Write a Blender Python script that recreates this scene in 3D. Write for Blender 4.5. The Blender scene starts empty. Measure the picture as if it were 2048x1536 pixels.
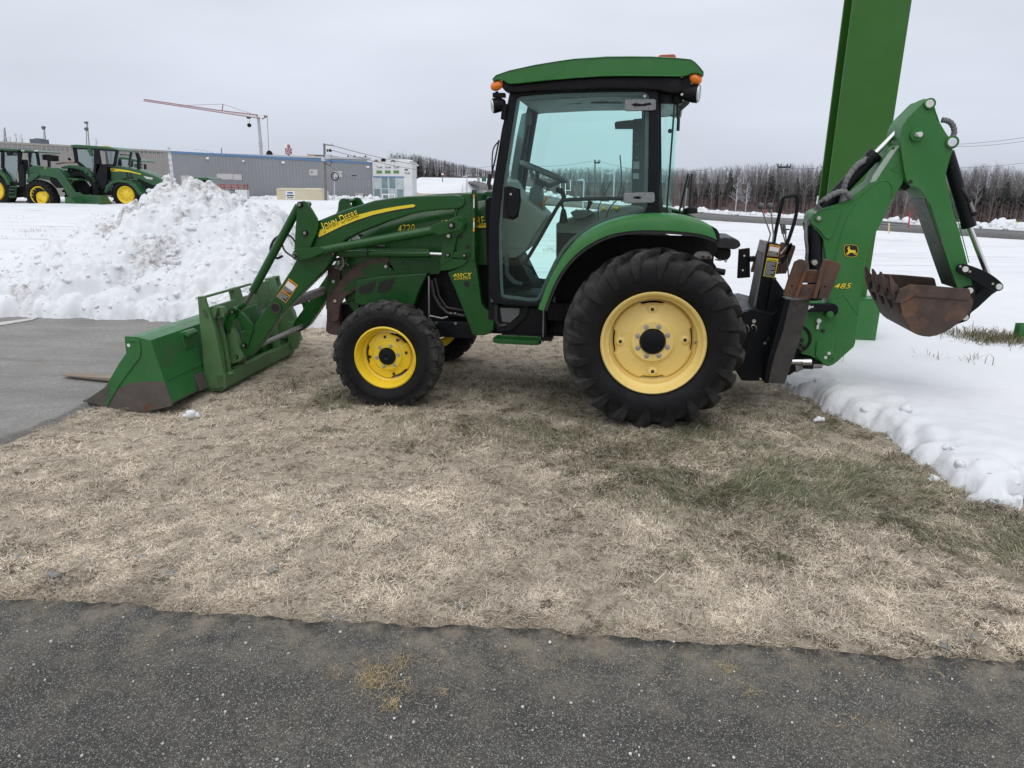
import bpy, bmesh, math, random
import numpy as np
from mathutils import Vector, Matrix
random.seed(7)
rng = np.random.default_rng(7)
SC = bpy.context.scene
COL = SC.collection
R = math.radians

# ------------------------------------------------------------------ camera
CAM_H, FOC, PITCH, ROLL = 1.555, 1420.0, R(16.2), R(0.8)
cam_d = bpy.data.cameras.new('camera')
cam_d.sensor_width = 36.0
cam_d.lens = 36.0 * FOC / 2048.0
cam_d.clip_start = 0.05
cam_d.clip_end = 5000
cam = bpy.data.objects.new('camera', cam_d)
COL.objects.link(cam)
cam.matrix_world = Matrix.Translation((0, 0, CAM_H)) @ Matrix.Rotation(R(90) - PITCH, 4, 'X') @ Matrix.Rotation(ROLL, 4, 'Z')
SC.camera = cam

# ------------------------------------------------------------------ sky, sun, exposure
wd = bpy.data.worlds.new('World')
SC.world = wd
wd.use_nodes = True
wn, wl = wd.node_tree.nodes, wd.node_tree.links
wn.clear()
SUN_EL, SUN_ROT = R(62), R(200)
sky = wn.new('ShaderNodeTexSky')
sky.sky_type = 'NISHITA'
sky.sun_disc = False
sky.sun_elevation = SUN_EL
sky.sun_rotation = SUN_ROT
tc = wn.new('ShaderNodeTexCoord')
sep = wn.new('ShaderNodeSeparateXYZ')
wl.new(tc.outputs['Generated'], sep.inputs[0])
# overcast deck: the usual brightening from the horizon to the zenith
ramp = wn.new('ShaderNodeValToRGB')
ramp.color_ramp.elements[0].position = 0.0
ramp.color_ramp.elements[0].color = (5.75, 6.2, 7.25, 1)
ramp.color_ramp.elements[1].position = 1.0
ramp.color_ramp.elements[1].color = (9.4, 9.6, 10.1, 1)
e = ramp.color_ramp.elements.new(0.17)
e.color = (7.0, 7.4, 8.25, 1)
wl.new(sep.outputs['Z'], ramp.inputs[0])
mapn = wn.new('ShaderNodeMapping')
mapn.inputs['Scale'].default_value = (1.0, 1.0, 3.6)
wl.new(tc.outputs['Generated'], mapn.inputs[0])
cl = wn.new('ShaderNodeTexNoise')
cl.inputs['Scale'].default_value = 2.1
cl.inputs['Detail'].default_value = 5
cl.inputs['Roughness'].default_value = 0.45
wl.new(mapn.outputs[0], cl.inputs['Vector'])
cr = wn.new('ShaderNodeMapRange')
cr.inputs['From Min'].default_value = 0.3
cr.inputs['From Max'].default_value = 0.7
cr.inputs['To Min'].default_value = 0.90
cr.inputs['To Max'].default_value = 1.10
wl.new(cl.outputs['Fac'], cr.inputs['Value'])
mul = wn.new('ShaderNodeVectorMath')
mul.operation = 'SCALE'
wl.new(ramp.outputs[0], mul.inputs[0])
wl.new(cr.outputs[0], mul.inputs['Scale'])
mx = wn.new('ShaderNodeMix')
mx.data_type = 'RGBA'
mx.inputs[0].default_value = 0.93          # the cloud deck over the blue sky
wl.new(sky.outputs[0], mx.inputs[6])
wl.new(mul.outputs[0], mx.inputs[7])
bg = wn.new('ShaderNodeBackground')
bg.inputs['Strength'].default_value = 0.10
wl.new(mx.outputs[2], bg.inputs[0])
wo = wn.new('ShaderNodeOutputWorld')
wl.new(bg.outputs[0], wo.inputs[0])

sun_d = bpy.data.lights.new('sun', 'SUN')
sun_d.energy = 1.2
sun_d.angle = R(70)
sun_d.color = (1.0, 0.98, 0.95)
sun = bpy.data.objects.new('sun', sun_d)
COL.objects.link(sun)
sun.rotation_euler = (R(90) - SUN_EL, 0, R(180) - SUN_ROT)
SC.view_settings.view_transform = 'Standard'
SC.view_settings.look = 'None'
SC.view_settings.exposure = 0.12
SC.view_settings.gamma = 1.0
SC.view_settings.use_curve_mapping = False
SC.cycles.max_bounces = 10
SC.cycles.transparent_max_bounces = 24
SC.cycles.caustics_reflective = False
SC.cycles.caustics_refractive = False

# ------------------------------------------------------------------ geometry of the shot (photo pixel -> place at a known depth)
def ray(px, py):
    x, y = px - 1024.0, py - 768.0
    c, s = math.cos(ROLL), math.sin(ROLL)
    x, y = c * x + s * y, -s * x + c * y
    d = (x / FOC, 1.0, -y / FOC)
    c, s = math.cos(PITCH), math.sin(PITCH)
    return Vector((d[0], c * d[1] + s * d[2], -s * d[1] + c * d[2]))

def at(px, py, Y):                                   # on the upright plane y = Y
    d = ray(px, py)
    return Vector((0, 0, CAM_H)) + d * (Y / d.y)

def gnd(px, py, z=0.0):                              # on level ground
    d = ray(px, py)
    t = (z - CAM_H) / d.z
    return Vector((0, 0, CAM_H)) + d * t

YAW = R(8.5)
ROOT = Vector((0.88, 4.347, 0.0))
VC = 0.88                                            # the tractor's centreline
def to_loc(p):
    p = p - ROOT
    c, s = math.cos(YAW), math.sin(YAW)
    return Vector((c * p.x - s * p.y, s * p.x + c * p.y, p.z))
CL = to_loc(Vector((0, 0, CAM_H)))
def L(px, py, v):                                    # tractor space: (along, up) on the plane at lateral distance v
    d = ray(px, py)
    c, s = math.cos(YAW), math.sin(YAW)
    d = Vector((c * d.x - s * d.y, s * d.x + c * d.y, d.z))
    t = (v - CL.y) / d.y
    return (CL.x + d.x * t, CL.z + d.z * t)
def LP(pts, v):
    return [L(a, b, v) for a, b in pts]
def L3(px, py, v):
    a = L(px, py, v)
    return (a[0], v, a[1])

def spl(pts, n=4, closed=True):
    out = []
    N = len(pts)
    rngk = range(N) if closed else range(N - 1)
    for i in rngk:
        if closed:
            p = [pts[(i + k - 1) % N] for k in range(4)]
        else:
            p = [pts[min(max(i + k - 1, 0), N - 1)] for k in range(4)]
        for j in range(n):
            t = j / n
            out.append(tuple(0.5 * (2 * b + (c - a) * t + (2 * a - 5 * b + 4 * c - d) * t * t + (3 * b - a - 3 * c + d) * t ** 3)
                             for a, b, c, d in zip(*p)))
    if not closed:
        out.append(tuple(pts[-1]))
    return out

def rnd_poly(pts, r, n=3):                           # round every corner by r
    out = []
    N = len(pts)
    for i in range(N):
        p0, p1, p2 = Vector(pts[i - 1]), Vector(pts[i]), Vector(pts[(i + 1) % N])
        a, b = p0 - p1, p2 - p1
        k = min(r, a.length * .45, b.length * .45)
        A, B = p1 + a.normalized() * k, p1 + b.normalized() * k
        for j in range(n + 1):
            t = j / n
            out.append(tuple(A * (1 - t) ** 2 + p1 * 2 * t * (1 - t) + B * t * t))
    return out

def circ(c, r, n=20, a0=0):
    return [(c[0] + r * math.cos(a0 + 2 * math.pi * k / n), c[1] + r * math.sin(a0 + 2 * math.pi * k / n)) for k in range(n)]

# ------------------------------------------------------------------ objects
def tag(o, label=None, cat=None, group=None, kind=None):
    if label: o['label'] = label
    if cat: o['category'] = cat
    if group: o['group'] = group
    if kind: o['kind'] = kind
    return o

def empty(name, loc=(0, 0, 0), parent=None, rz=0.0):
    o = bpy.data.objects.new(name, None)
    o.empty_display_size = .1
    COL.objects.link(o)
    o.location = loc
    o.rotation_euler = (0, 0, rz)
    if parent: o.parent = parent
    return o

def link(name, me, mat=None, parent=None, loc=None):
    o = bpy.data.objects.new(name, me)
    if mat is not None and not me.materials: me.materials.append(mat)
    COL.objects.link(o)
    if parent: o.parent = parent
    if loc: o.location = loc
    return o

class MB:
    def __init__(s):
        s.v, s.f = [], []
    def add(s, vs, fs):
        k = len(s.v)
        s.v += [tuple(p) for p in vs]
        s.f += [tuple(i + k for i in f) for f in fs]
        return s
    def prism(s, poly, v0, v1):
        n = len(poly)
        vs = [(a, v0, b) for a, b in poly] + [(a, v1, b) for a, b in poly]
        fs = [tuple(range(n)), tuple(range(2 * n - 1, n - 1, -1))]
        fs += [(i, i + n, (i + 1) % n + n, (i + 1) % n) for i in range(n)]
        return s.add(vs, fs)
    def ring(s, outer, inner, v0, v1):               # same number of points
        n = len(outer)
        vs = [(a, v0, b) for a, b in outer] + [(a, v0, b) for a, b in inner] + [(a, v1, b) for a, b in outer] + [(a, v1, b) for a, b in inner]
        fs = []
        for i in range(n):
            j = (i + 1) % n
            fs += [(i, j, j + n, i + n), (i + 2 * n, i + 3 * n, j + 3 * n, j + 2 * n), (i, i + 2 * n, j + 2 * n, j), (i + n, j + n, j + 3 * n, i + 3 * n)]
        return s.add(vs, fs)
    def plan(s, poly, z0, z1):                       # outline in x,y
        n = len(poly)
        vs = [(a, b, z0) for a, b in poly] + [(a, b, z1) for a, b in poly]
        fs = [tuple(range(n)), tuple(range(2 * n - 1, n - 1, -1))] + [(i, (i + 1) % n, (i + 1) % n + n, i + n) for i in range(n)]
        return s.add(vs, fs)
    def box(s, x0, x1, y0, y1, z0, z1):
        return s.prism([(x0, z0), (x1, z0), (x1, z1), (x0, z1)], y0, y1)
    def cyl(s, p0, p1, r0, r1=None, n=14):
        return s.tube([p0, p1], [r0, r0 if r1 is None else r1], n)
    def tube(s, path, r, n=8, closed=False):
        P = [Vector(p) for p in path]
        N = len(P)
        rs = r if isinstance(r, (list, tuple)) else [r] * N
        vs, fs = [], []
        up = None
        for i in range(N):
            if closed: d = P[(i + 1) % N] - P[i - 1]
            else: d = P[min(i + 1, N - 1)] - P[max(i - 1, 0)]
            d.normalize()
            if up is None:
                up = d.orthogonal()
            up = (up - d * up.dot(d)).normalized()
            w = d.cross(up)
            for k in range(n):
                a = 2 * math.pi * k / n
                vs.append(P[i] + (up * math.cos(a) + w * math.sin(a)) * rs[i])
        for i in range(N if closed else N - 1):
            j = (i + 1) % N
            for k in range(n):
                m = (k + 1) % n
                fs.append((i * n + k, i * n + m, j * n + m, j * n + k))
        if not closed:
            fs.append(tuple(range(n - 1, -1, -1)))
            fs.append(tuple((N - 1) * n + k for k in range(n)))
        return s.add(vs, fs)
    def lathe(s, prof, c, n=48, closed=False):       # axis along y through (cx, cz)
        vs, fs = [], []
        m = len(prof)
        for k in range(n):
            a = 2 * math.pi * k / n
            for r, v in prof:
                vs.append((c[0] + r * math.cos(a), v, c[1] + r * math.sin(a)))
        for k in range(n):
            kk = (k + 1) % n
            for i in range(m if closed else m - 1):
                j = (i + 1) % m
                fs.append((k * m + i, k * m + j, kk * m + j, kk * m + i))
        return s.add(vs, fs)
    def disc(s, c, r, v0, v1, n=18):
        return s.prism(circ(c, r, n), v0, v1)
    def sphere(s, c, r, n=14, m=8, sq=(1, 1, 1)):
        vs, fs = [], []
        for i in range(m + 1):
            t = math.pi * i / m
            for k in range(n):
                a = 2 * math.pi * k / n
                vs.append((c[0] + r * sq[0] * math.sin(t) * math.cos(a), c[1] + r * sq[1] * math.sin(t) * math.sin(a), c[2] + r * sq[2] * math.cos(t)))
        for i in range(m):
            for k in range(n):
                fs.append((i * n + k, i * n + (k + 1) % n, (i + 1) * n + (k + 1) % n, (i + 1) * n + k))
        return s.add(vs, fs)
    def loft(s, secs, closed=True, caps=True):       # list of equal-length rings of 3-d points
        n = len(secs[0])
        vs = [p for q in secs for p in q]
        fs = []
        for i in range(len(secs) - 1):
            for k in range(n if closed else n - 1):
                m = (k + 1) % n
                fs.append((i * n + k, i * n + m, (i + 1) * n + m, (i + 1) * n + k))
        if caps:
            fs.append(tuple(range(n - 1, -1, -1)))
            fs.append(tuple((len(secs) - 1) * n + k for k in range(n)))
        return s.add(vs, fs)
    def mesh(s, name, bevel=0, seg=2, ang=35, fix=True):
        me = bpy.data.meshes.new(name)
        bm = bmesh.new()
        V = [bm.verts.new(p) for p in s.v]
        for f in s.f:
            try: bm.faces.new([V[i] for i in f])
            except ValueError: pass
        bmesh.ops.remove_doubles(bm, verts=bm.verts, dist=1e-5)
        if fix: bmesh.ops.recalc_face_normals(bm, faces=bm.faces)
        if bevel:
            es = [e for e in bm.edges if len(e.link_faces) == 2 and e.calc_face_angle(0) > R(28)]
            try: bmesh.ops.bevel(bm, geom=es, offset=bevel, segments=seg, profile=.5, affect='EDGES', clamp_overlap=True)
            except Exception: pass
        bm.to_mesh(me)
        bm.free()
        me.shade_smooth()
        me.set_sharp_from_angle(angle=R(ang))
        return me
    def build(s, name, mat, parent=None, bevel=0, seg=2, ang=35, fix=True, wn_=True):
        o = link(name, s.mesh(name, bevel, seg, ang, fix), mat, parent)
        if bevel and wn_:
            m = o.modifiers.new('wn', 'WEIGHTED_NORMAL')
            m.keep_sharp = True
        return o

def npmesh(name, V, F, mat, parent=None, col=None, smooth=True):
    me = bpy.data.meshes.new(name)
    V = np.asarray(V, np.float32)
    F = np.asarray(F, np.int32)
    k = F.shape[1]
    me.vertices.add(len(V))
    me.vertices.foreach_set('co', V.ravel())
    me.loops.add(F.size)
    me.loops.foreach_set('vertex_index', F.ravel())
    me.polygons.add(len(F))
    me.polygons.foreach_set('loop_start', np.arange(0, F.size, k, dtype=np.int32))
    me.polygons.foreach_set('loop_total', np.full(len(F), k, np.int32))
    me.update(calc_edges=True)
    if smooth: me.polygons.foreach_set('use_smooth', np.ones(len(F), bool))
    if col is not None:
        at_ = me.color_attributes.new('col', 'FLOAT_COLOR', 'POINT')
        at_.data.foreach_set('color', np.c_[col, np.ones(len(V))].astype(np.float32).ravel())
    return link(name, me, mat, parent)

# ------------------------------------------------------------------ numpy noise
def _h(ix, iy, seed):
    n = (ix.astype(np.int64) * 374761393 + iy.astype(np.int64) * 668265263 + seed * 2147483647) & 0xffffffff
    n = ((n ^ (n >> 13)) * 1274126177) & 0xffffffff
    return ((n ^ (n >> 16)) & 0xffffff) / float(0xffffff)
def vnoise(x, y, s, seed=0):
    x, y = x / s, y / s
    ix, iy = np.floor(x), np.floor(y)
    fx, fy = x - ix, y - iy
    fx, fy = fx * fx * fx * (fx * (fx * 6 - 15) + 10), fy * fy * fy * (fy * (fy * 6 - 15) + 10)
    a, b = _h(ix, iy, seed), _h(ix + 1, iy, seed)
    c, d = _h(ix, iy + 1, seed), _h(ix + 1, iy + 1, seed)
    return (a * (1 - fx) + b * fx) * (1 - fy) + (c * (1 - fx) + d * fx) * fy
def fbm(x, y, s, seed=0, o=4, g=.5):
    t, a, n = 0, 1, 0
    for k in range(o):
        t = t + a * vnoise(x + 17.3 * k, y - 9.1 * k, s, seed + k)
        n += a
        a *= g
        s *= .5
    return t / n
def lumps(x, y, s, seed=0):                          # rounded clods, 0..1
    X, Y = x / s, y / s
    ix, iy = np.floor(X), np.floor(Y)
    best = np.zeros_like(x)
    for dx in (-1, 0, 1):
        for dy in (-1, 0, 1):
            jx, jy = ix + dx, iy + dy
            cx, cy = jx + _h(jx, jy, seed), jy + _h(jx, jy, seed + 11)
            r = .55 + .6 * _h(jx, jy, seed + 23)
            q = 1 - ((X - cx) ** 2 + (Y - cy) ** 2) / (r * r)
            best = np.maximum(best, np.sqrt(np.clip(q, 0, 1)) * r)
    return best
def sstep(a, b, x):
    t = np.clip((x - a) / (b - a), 0, 1)
    return t * t * (3 - 2 * t)

# ------------------------------------------------------------------ materials
def _new(name):
    m = bpy.data.materials.new(name)
    m.use_nodes = True
    nt = m.node_tree
    return m, nt.nodes, nt.links, nt.nodes['Principled BSDF']
def _noise(n, l, vec, scale, detail=4, rough=.55):
    t = n.new('ShaderNodeTexNoise')
    t.inputs['Scale'].default_value = scale
    t.inputs['Detail'].default_value = detail
    t.inputs['Roughness'].default_value = rough
    l.new(vec, t.inputs['Vector'])
    return t.outputs['Fac']
def _rng(n, l, val, a, b, c=0.0, d=1.0):
    r = n.new('ShaderNodeMapRange')
    for k, x in zip(('From Min', 'From Max', 'To Min', 'To Max'), (a, b, c, d)): r.inputs[k].default_value = x
    l.new(val, r.inputs['Value'])
    return r.outputs[0]
def _mix(n, l, fac, A, B, mode='MIX'):
    m = n.new('ShaderNodeMix')
    m.data_type = 'RGBA'
    m.blend_type = mode
    for sock, x in ((0, fac), (6, A), (7, B)):
        if isinstance(x, (int, float)): m.inputs[sock].default_value = x
        elif isinstance(x, (tuple, list)): m.inputs[sock].default_value = (*x[:3], 1)
        else: l.new(x, m.inputs[sock])
    return m.outputs[2]
def _bump(n, l, h, st, dist=.01, prev=None):
    b = n.new('ShaderNodeBump')
    b.inputs['Strength'].default_value = st
    b.inputs['Distance'].default_value = dist
    l.new(h, b.inputs['Height'])
    if prev is not None: l.new(prev, b.inputs['Normal'])
    return b.outputs[0]
def pbr(name, col, rough=.5, metal=0.0, var=.12, vs=5, dirt=None, dl=(.55, .75), ds=4, bump=0, bs=60, spec=.5, coat=0, scuff=None):
    m, n, l, b = _new(name)
    g = n.new('ShaderNodeTexCoord').outputs['Object']
    f = _noise(n, l, g, vs, 5)
    f = _rng(n, l, f, .3, .7)
    c = _mix(n, l, f, tuple(x * (1 - var) for x in col), tuple(min(1, x * (1 + var)) for x in col))
    rr = _rng(n, l, _noise(n, l, g, vs * 3, 4), .3, .7, max(0, rough - .08), min(1, rough + .08))
    if dirt:
        k = _rng(n, l, _noise(n, l, g, ds, 8, .68), dl[0], dl[1])
        c = _mix(n, l, k, c, dirt)
    if scuff:
        mp = n.new('ShaderNodeMapping'); mp.inputs['Scale'].default_value = (1.0, 1.0, .16); l.new(g, mp.inputs[0])
        k2 = _rng(n, l, _noise(n, l, mp.outputs[0], 16, 9, .75), .60, .78, 0, .55)
        c = _mix(n, l, k2, c, scuff)
        k3 = _rng(n, l, _noise(n, l, g, 55, 6, .8), .66, .74, 0, .7)
        c = _mix(n, l, k3, c, tuple(x * .5 for x in col))
    l.new(c, b.inputs['Base Color'])
    l.new(rr, b.inputs['Roughness'])
    b.inputs['Metallic'].default_value = metal
    b.inputs['Specular IOR Level'].default_value = spec
    b.inputs['Coat Weight'].default_value = coat
    if bump:
        l.new(_bump(n, l, _noise(n, l, g, bs, 5), bump, .004), b.inputs['Normal'])
    return m
M = {}
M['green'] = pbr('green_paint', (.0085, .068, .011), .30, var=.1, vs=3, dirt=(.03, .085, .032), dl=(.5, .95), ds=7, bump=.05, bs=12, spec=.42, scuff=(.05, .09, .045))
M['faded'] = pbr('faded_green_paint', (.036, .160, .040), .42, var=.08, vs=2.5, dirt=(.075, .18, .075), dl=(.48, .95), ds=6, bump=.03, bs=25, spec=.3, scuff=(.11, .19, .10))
M['carrier'] = pbr('worn_light_green_paint', (.075, .160, .060), .55, var=.15, vs=5, dirt=(.10, .085, .06), dl=(.54, .72), ds=9, bump=.08, bs=60, scuff=(.14, .17, .11))
M['bucketgreen'] = pbr('scratched_green_paint', (.026, .142, .036), .36, var=.12, vs=4, dirt=(.07, .075, .055), dl=(.52, .72), ds=5, bump=.05, scuff=(.10, .14, .09))
M['pylon'] = pbr('pylon_green_paint', (.034, .122, .018), .45, var=.06, vs=1.2, dirt=(.045, .14, .03), dl=(.45, .9), ds=3, scuff=(.055, .15, .04), spec=.3)
M['yellow'] = pbr('yellow_rim_paint', (.78, .56, .03), .38, var=.06, vs=6, dirt=(.5, .36, .06), dl=(.6, .9), ds=14)
M['paleyellow'] = pbr('sun_faded_yellow_paint', (.80, .60, .20), .48, var=.05, vs=4, dirt=(.58, .40, .13), dl=(.55, .9), ds=10)
M['black'] = pbr('black_plastic', (.007, .007, .008), .5, var=.2, dirt=(.035, .034, .032), dl=(.55, .9), ds=8, spec=.18)
M['blackpaint'] = pbr('black_paint', (.006, .007, .009), .4, var=.2, dirt=(.03, .028, .025), dl=(.6, .9), ds=7, spec=.2)
M['dark'] = pbr('dark_engine_parts', (.008, .008, .008), .6, var=.3, dirt=(.035, .031, .026), dl=(.55, .8), ds=12, spec=.2)
M['rubberhose'] = pbr('hose_rubber', (.014, .014, .015), .5, dirt=(.05, .05, .048), dl=(.5, .8), ds=20)
M['fabric'] = pbr('grey_hose_sleeve', (.15, .15, .155), .85, var=.3, vs=25, bump=.6, bs=45)
M['chrome'] = pbr('chrome_rod', (.75, .75, .76), .12, metal=1, var=.02)
M['steel'] = pbr('worn_steel', (.30, .29, .28), .45, metal=.85, var=.2, vs=12, dirt=(.16, .10, .07), dl=(.55, .7), ds=9)
M['zinc'] = pbr('zinc_bolt', (.55, .53, .48), .38, metal=.9, var=.1, vs=30)
M['pin'] = pbr('white_capped_pin', (.62, .63, .60), .5, var=.08)
M['baresteel'] = pbr('scuffed_bare_steel', (.105, .090, .082), .5, metal=.25, var=.2, vs=9, dirt=(.16, .055, .03), dl=(.62, .68), ds=7, bump=.25, bs=90)
M['rust'] = pbr('rusty_steel', (.085, .048, .032), .75, var=.3, vs=9, dirt=(.16, .06, .022), dl=(.52, .66), ds=5, bump=.4, bs=90)
M['rust2'] = pbr('brown_rusty_bracket', (.075, .042, .034), .7, var=.25, vs=14, dirt=(.035, .02, .017), dl=(.5, .7), ds=16, bump=.3, bs=120)
M['wornblack'] = pbr('scraped_black_steel', (.045, .041, .038), .5, metal=.2, var=.3, vs=10, dirt=(.11, .075, .05), dl=(.56, .68), ds=12, bump=.3, bs=90)
M['greyplastic'] = pbr('grey_cab_plastic', (.20, .21, .19), .6, var=.05)
M['greydark'] = pbr('dark_grey_plastic', (.09, .095, .095), .6, var=.08)
M['lightgrey'] = pbr('light_grey_plastic', (.45, .47, .50), .5, var=.05)
M['amber'] = pbr('amber_lens', (.85, .22, .015), .15, var=.15, vs=30, bump=.3, bs=70, coat=.5)
M['red'] = pbr('faded_red_lens', (.50, .10, .055), .3, var=.1)
M['lamp'] = pbr('lamp_glass', (.6, .62, .6), .08, var=.1, metal=.3)
M['white'] = pbr('white_paint', (.75, .75, .74), .5, var=.04)
M['decalyellow'] = pbr('decal_yellow', (.80, .62, .03), .4, var=.03)
M['decalblack'] = pbr('decal_black', (.008, .008, .008), .4, var=.0)  # also the black put in for shade inside holes
M['decalorange'] = pbr('decal_orange', (.85, .36, .03), .45, var=.02)
M['decalwhite'] = pbr('decal_white', (.72, .72, .72), .45, var=.02)
M['decalgrey'] = pbr('decal_print', (.33, .33, .33), .5, var=.0)
M['icygrey'] = pbr('frosted_hinge_cover', (.035, .035, .038), .6, var=.2, vs=30, dirt=(.42, .43, .45), dl=(.40, .62), ds=240)

def glass(name, tint, refl=.06, rough=.02):
    m = bpy.data.materials.new(name)
    m.use_nodes = True
    n, l = m.node_tree.nodes, m.node_tree.links
    n.clear()
    t = n.new('ShaderNodeBsdfTransparent')
    t.inputs[0].default_value = (*tint, 1)
    g = n.new('ShaderNodeBsdfGlossy')
    g.inputs['Roughness'].default_value = rough
    g.inputs[0].default_value = (.9, .95, .95, 1)
    lw = n.new('ShaderNodeLayerWeight')
    lw.inputs[0].default_value = .25
    p = n.new('ShaderNodeMath')
    p.operation = 'POWER'
    p.inputs[1].default_value = 4
    l.new(lw.outputs['Facing'], p.inputs[0])
    a = n.new('ShaderNodeMath')
    a.operation = 'MULTIPLY_ADD'
    a.inputs[1].default_value = .5
    a.inputs[2].default_value = refl
    l.new(p.outputs[0], a.inputs[0])
    mxs = n.new('ShaderNodeMixShader')
    l.new(a.outputs[0], mxs.inputs[0])
    l.new(t.outputs[0], mxs.inputs[1])
    l.new(g.outputs[0], mxs.inputs[2])
    o = n.new('ShaderNodeOutputMaterial')
    l.new(mxs.outputs[0], o.inputs[0])
    return m
M['glass'] = glass('tinted_cab_glass', (.895, 1.0, .975), .022)
M['bgglass'] = pbr('distant_window_glass', (.16, .24, .24), .1, var=.25, vs=2, spec=.8)

def rubber():
    m, n, l, b = _new('tyre_rubber')
    g = n.new('ShaderNodeTexCoord').outputs['Object']
    c = _mix(n, l, _rng(n, l, _noise(n, l, g, 6, 6, .6), .35, .7), (.007, .007, .008), (.014, .014, .015))
    at_ = n.new('ShaderNodeAttribute'); at_.attribute_name = 'dust'
    d = _rng(n, l, _noise(n, l, g, 9, 9, .75), .36, .64)
    q = n.new('ShaderNodeMath'); q.operation = 'MULTIPLY'; l.new(d, q.inputs[0]); l.new(at_.outputs['Fac'], q.inputs[1])
    c = _mix(n, l, q.outputs[0], c, (.090, .084, .078))
    d2 = _rng(n, l, _noise(n, l, g, 40, 8, .7), .60, .75, 0, .6)
    c = _mix(n, l, d2, c, (.04, .037, .034))
    l.new(c, b.inputs['Base Color'])
    b.inputs['Specular IOR Level'].default_value = .16
    l.new(_rng(n, l, _noise(n, l, g, 9, 4), .3, .7, .5, .75), b.inputs['Roughness'])
    l.new(_bump(n, l, _noise(n, l, g, 70, 6), .3, .004), b.inputs['Normal'])
    return m
M['rubber'] = rubber()

# ------------------------------------------------------------------ lettering
def lettering(name, txt, mat, parent, p0, p1, height, face=(0, -1, 0), shear=0, small_caps=False, outline=None, off=.0012, depth=.0012, grow=0.0):
    """p0, p1: both ends of the baseline; height of the capitals; face: the way the print looks"""
    p0, p1, N = Vector(p0), Vector(p1), Vector(face).normalized()
    ex = (p1 - p0)
    ln = ex.length
    ex.normalize()
    ey = N.cross(ex).normalized()
    out = []
    for lay in ((1, 0) if outline else (0,)):
        c = bpy.data.curves.new(name, 'FONT')
        c.body = txt
        c.shear = shear
        c.fill_mode = 'FRONT'
        c.space_character = 1.10
        c.offset = (.030 + grow) if lay else .010 + grow
        if small_caps:
            c.small_caps_scale = .78
            for i, ch in enumerate(txt):
                if ch.islower(): c.body_format[i].use_small_caps = True
        t = bpy.data.objects.new(name, c)
        COL.objects.link(t)
        bpy.context.view_layer.update()
        me = bpy.data.meshes.new_from_object(t.evaluated_get(bpy.context.evaluated_depsgraph_get()))
        if lay == (1 if outline else 0):
            xs = [v.co.x for v in me.vertices]
            x0, w = min(xs), max(xs) - min(xs)
        bpy.data.objects.remove(t)
        bpy.data.curves.remove(c)
        sx, sy = ln / w, height / .70
        o_ = off * (1 if lay else (2.2 if outline else 1))
        for v in me.vertices:
            v.co = p0 + ex * ((v.co.x - x0) * sx) + ey * (v.co.y * sy) + N * o_
        me.materials.clear()
        ob = link(name if not lay else 'letter_outline', me, outline if lay else mat, parent)
        s = ob.modifiers.new('thick', 'SOLIDIFY')
        s.thickness = depth
        s.offset = -1 if (me.polygons and me.polygons[0].normal.dot(N) > 0) else 1
        out.append(ob)
    return out[-1]

# ================================================================== LAND
def terr(x, y):
    x = np.asarray(x, float); y = np.asarray(y, float)
    w = sstep(-16, 4, x - .1 * y)
    a, b = 40 * (1 - w) + 9.5 * w, 98 * (1 - w) + 56 * w
    z = -2.4 * sstep(0, 1, (y - a) / (b - a))
    # snowy bank that carries the road on the left, wooded rise behind the road
    u = x / np.maximum(y, 1)
    k = sstep(-.150, -.128, u) * (1 - sstep(.02, .09, u))
    z = z + 3.6 * k * sstep(140, 178, y)
    k2 = sstep(.01, .10, u)
    z = z + 1.6 * k2 * sstep(88, 190, y)
    return z

def gridmesh(xs, ys, zf, name, mat, col=None):
    X, Y = np.meshgrid(xs, ys)
    Z = zf(X, Y)
    nx, ny = len(xs), len(ys)
    V = np.c_[X.ravel(), Y.ravel(), Z.ravel()]
    i = np.arange(nx * ny).reshape(ny, nx)
    F = np.stack([i[:-1, :-1], i[:-1, 1:], i[1:, 1:], i[1:, :-1]], -1).reshape(-1, 4)
    c = col(X.ravel(), Y.ravel(), Z.ravel()) if col else None
    return npmesh(name, V, F, mat, col=c)

def axis(lo, hi, step, flo, fhi, grow=1.12):
    a = list(np.arange(lo, hi + 1e-6, step))
    s = step
    while a[-1] < fhi:
        s *= grow
        a.append(a[-1] + s)
    s = step
    while a[0] > flo:
        s *= grow
        a.insert(0, a[0] - s)
    return np.array(a)

# outlines on the ground, from the photograph
ASPH = [gnd(*p) for p in ((-60, 1200), (0, 1204), (250, 1213), (500, 1234), (700, 1245), (900, 1252), (1100, 1262), (1300, 1276), (1500, 1290), (1700, 1308), (1900, 1318), (2048, 1326), (2120, 1332))]
ASPH_X = np.array([p.x for p in ASPH]); ASPH_Y = np.array([p.y for p in ASPH])
def asph_y(x):
    return np.interp(x, ASPH_X, ASPH_Y) + .045 * (fbm(x, x * 0 + 3, .30, 5, 5, .65) - .5) * 2 + (x - ASPH_X[-1]) * (x > ASPH_X[-1]) * -.2
PARK = [gnd(*p) for p in ((-200, 950), (0, 884), (60, 862), (120, 838), (172, 812), (300, 770), (420, 725), (540, 672), (640, 640))]
PARK_X = np.array([p.x for p in PARK]); PARK_Y = np.array([p.y for p in PARK])
def park_d(x, y):                                    # > 0 on the parking asphalt (left of and beyond the line)
    yy = np.interp(x, PARK_X, PARK_Y)
    return (y - yy) * .8 + .11 * (fbm(x, y, .35, 9, 5, .65) - .5) * 2 - (x > PARK_X[-1]) * 9
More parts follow.
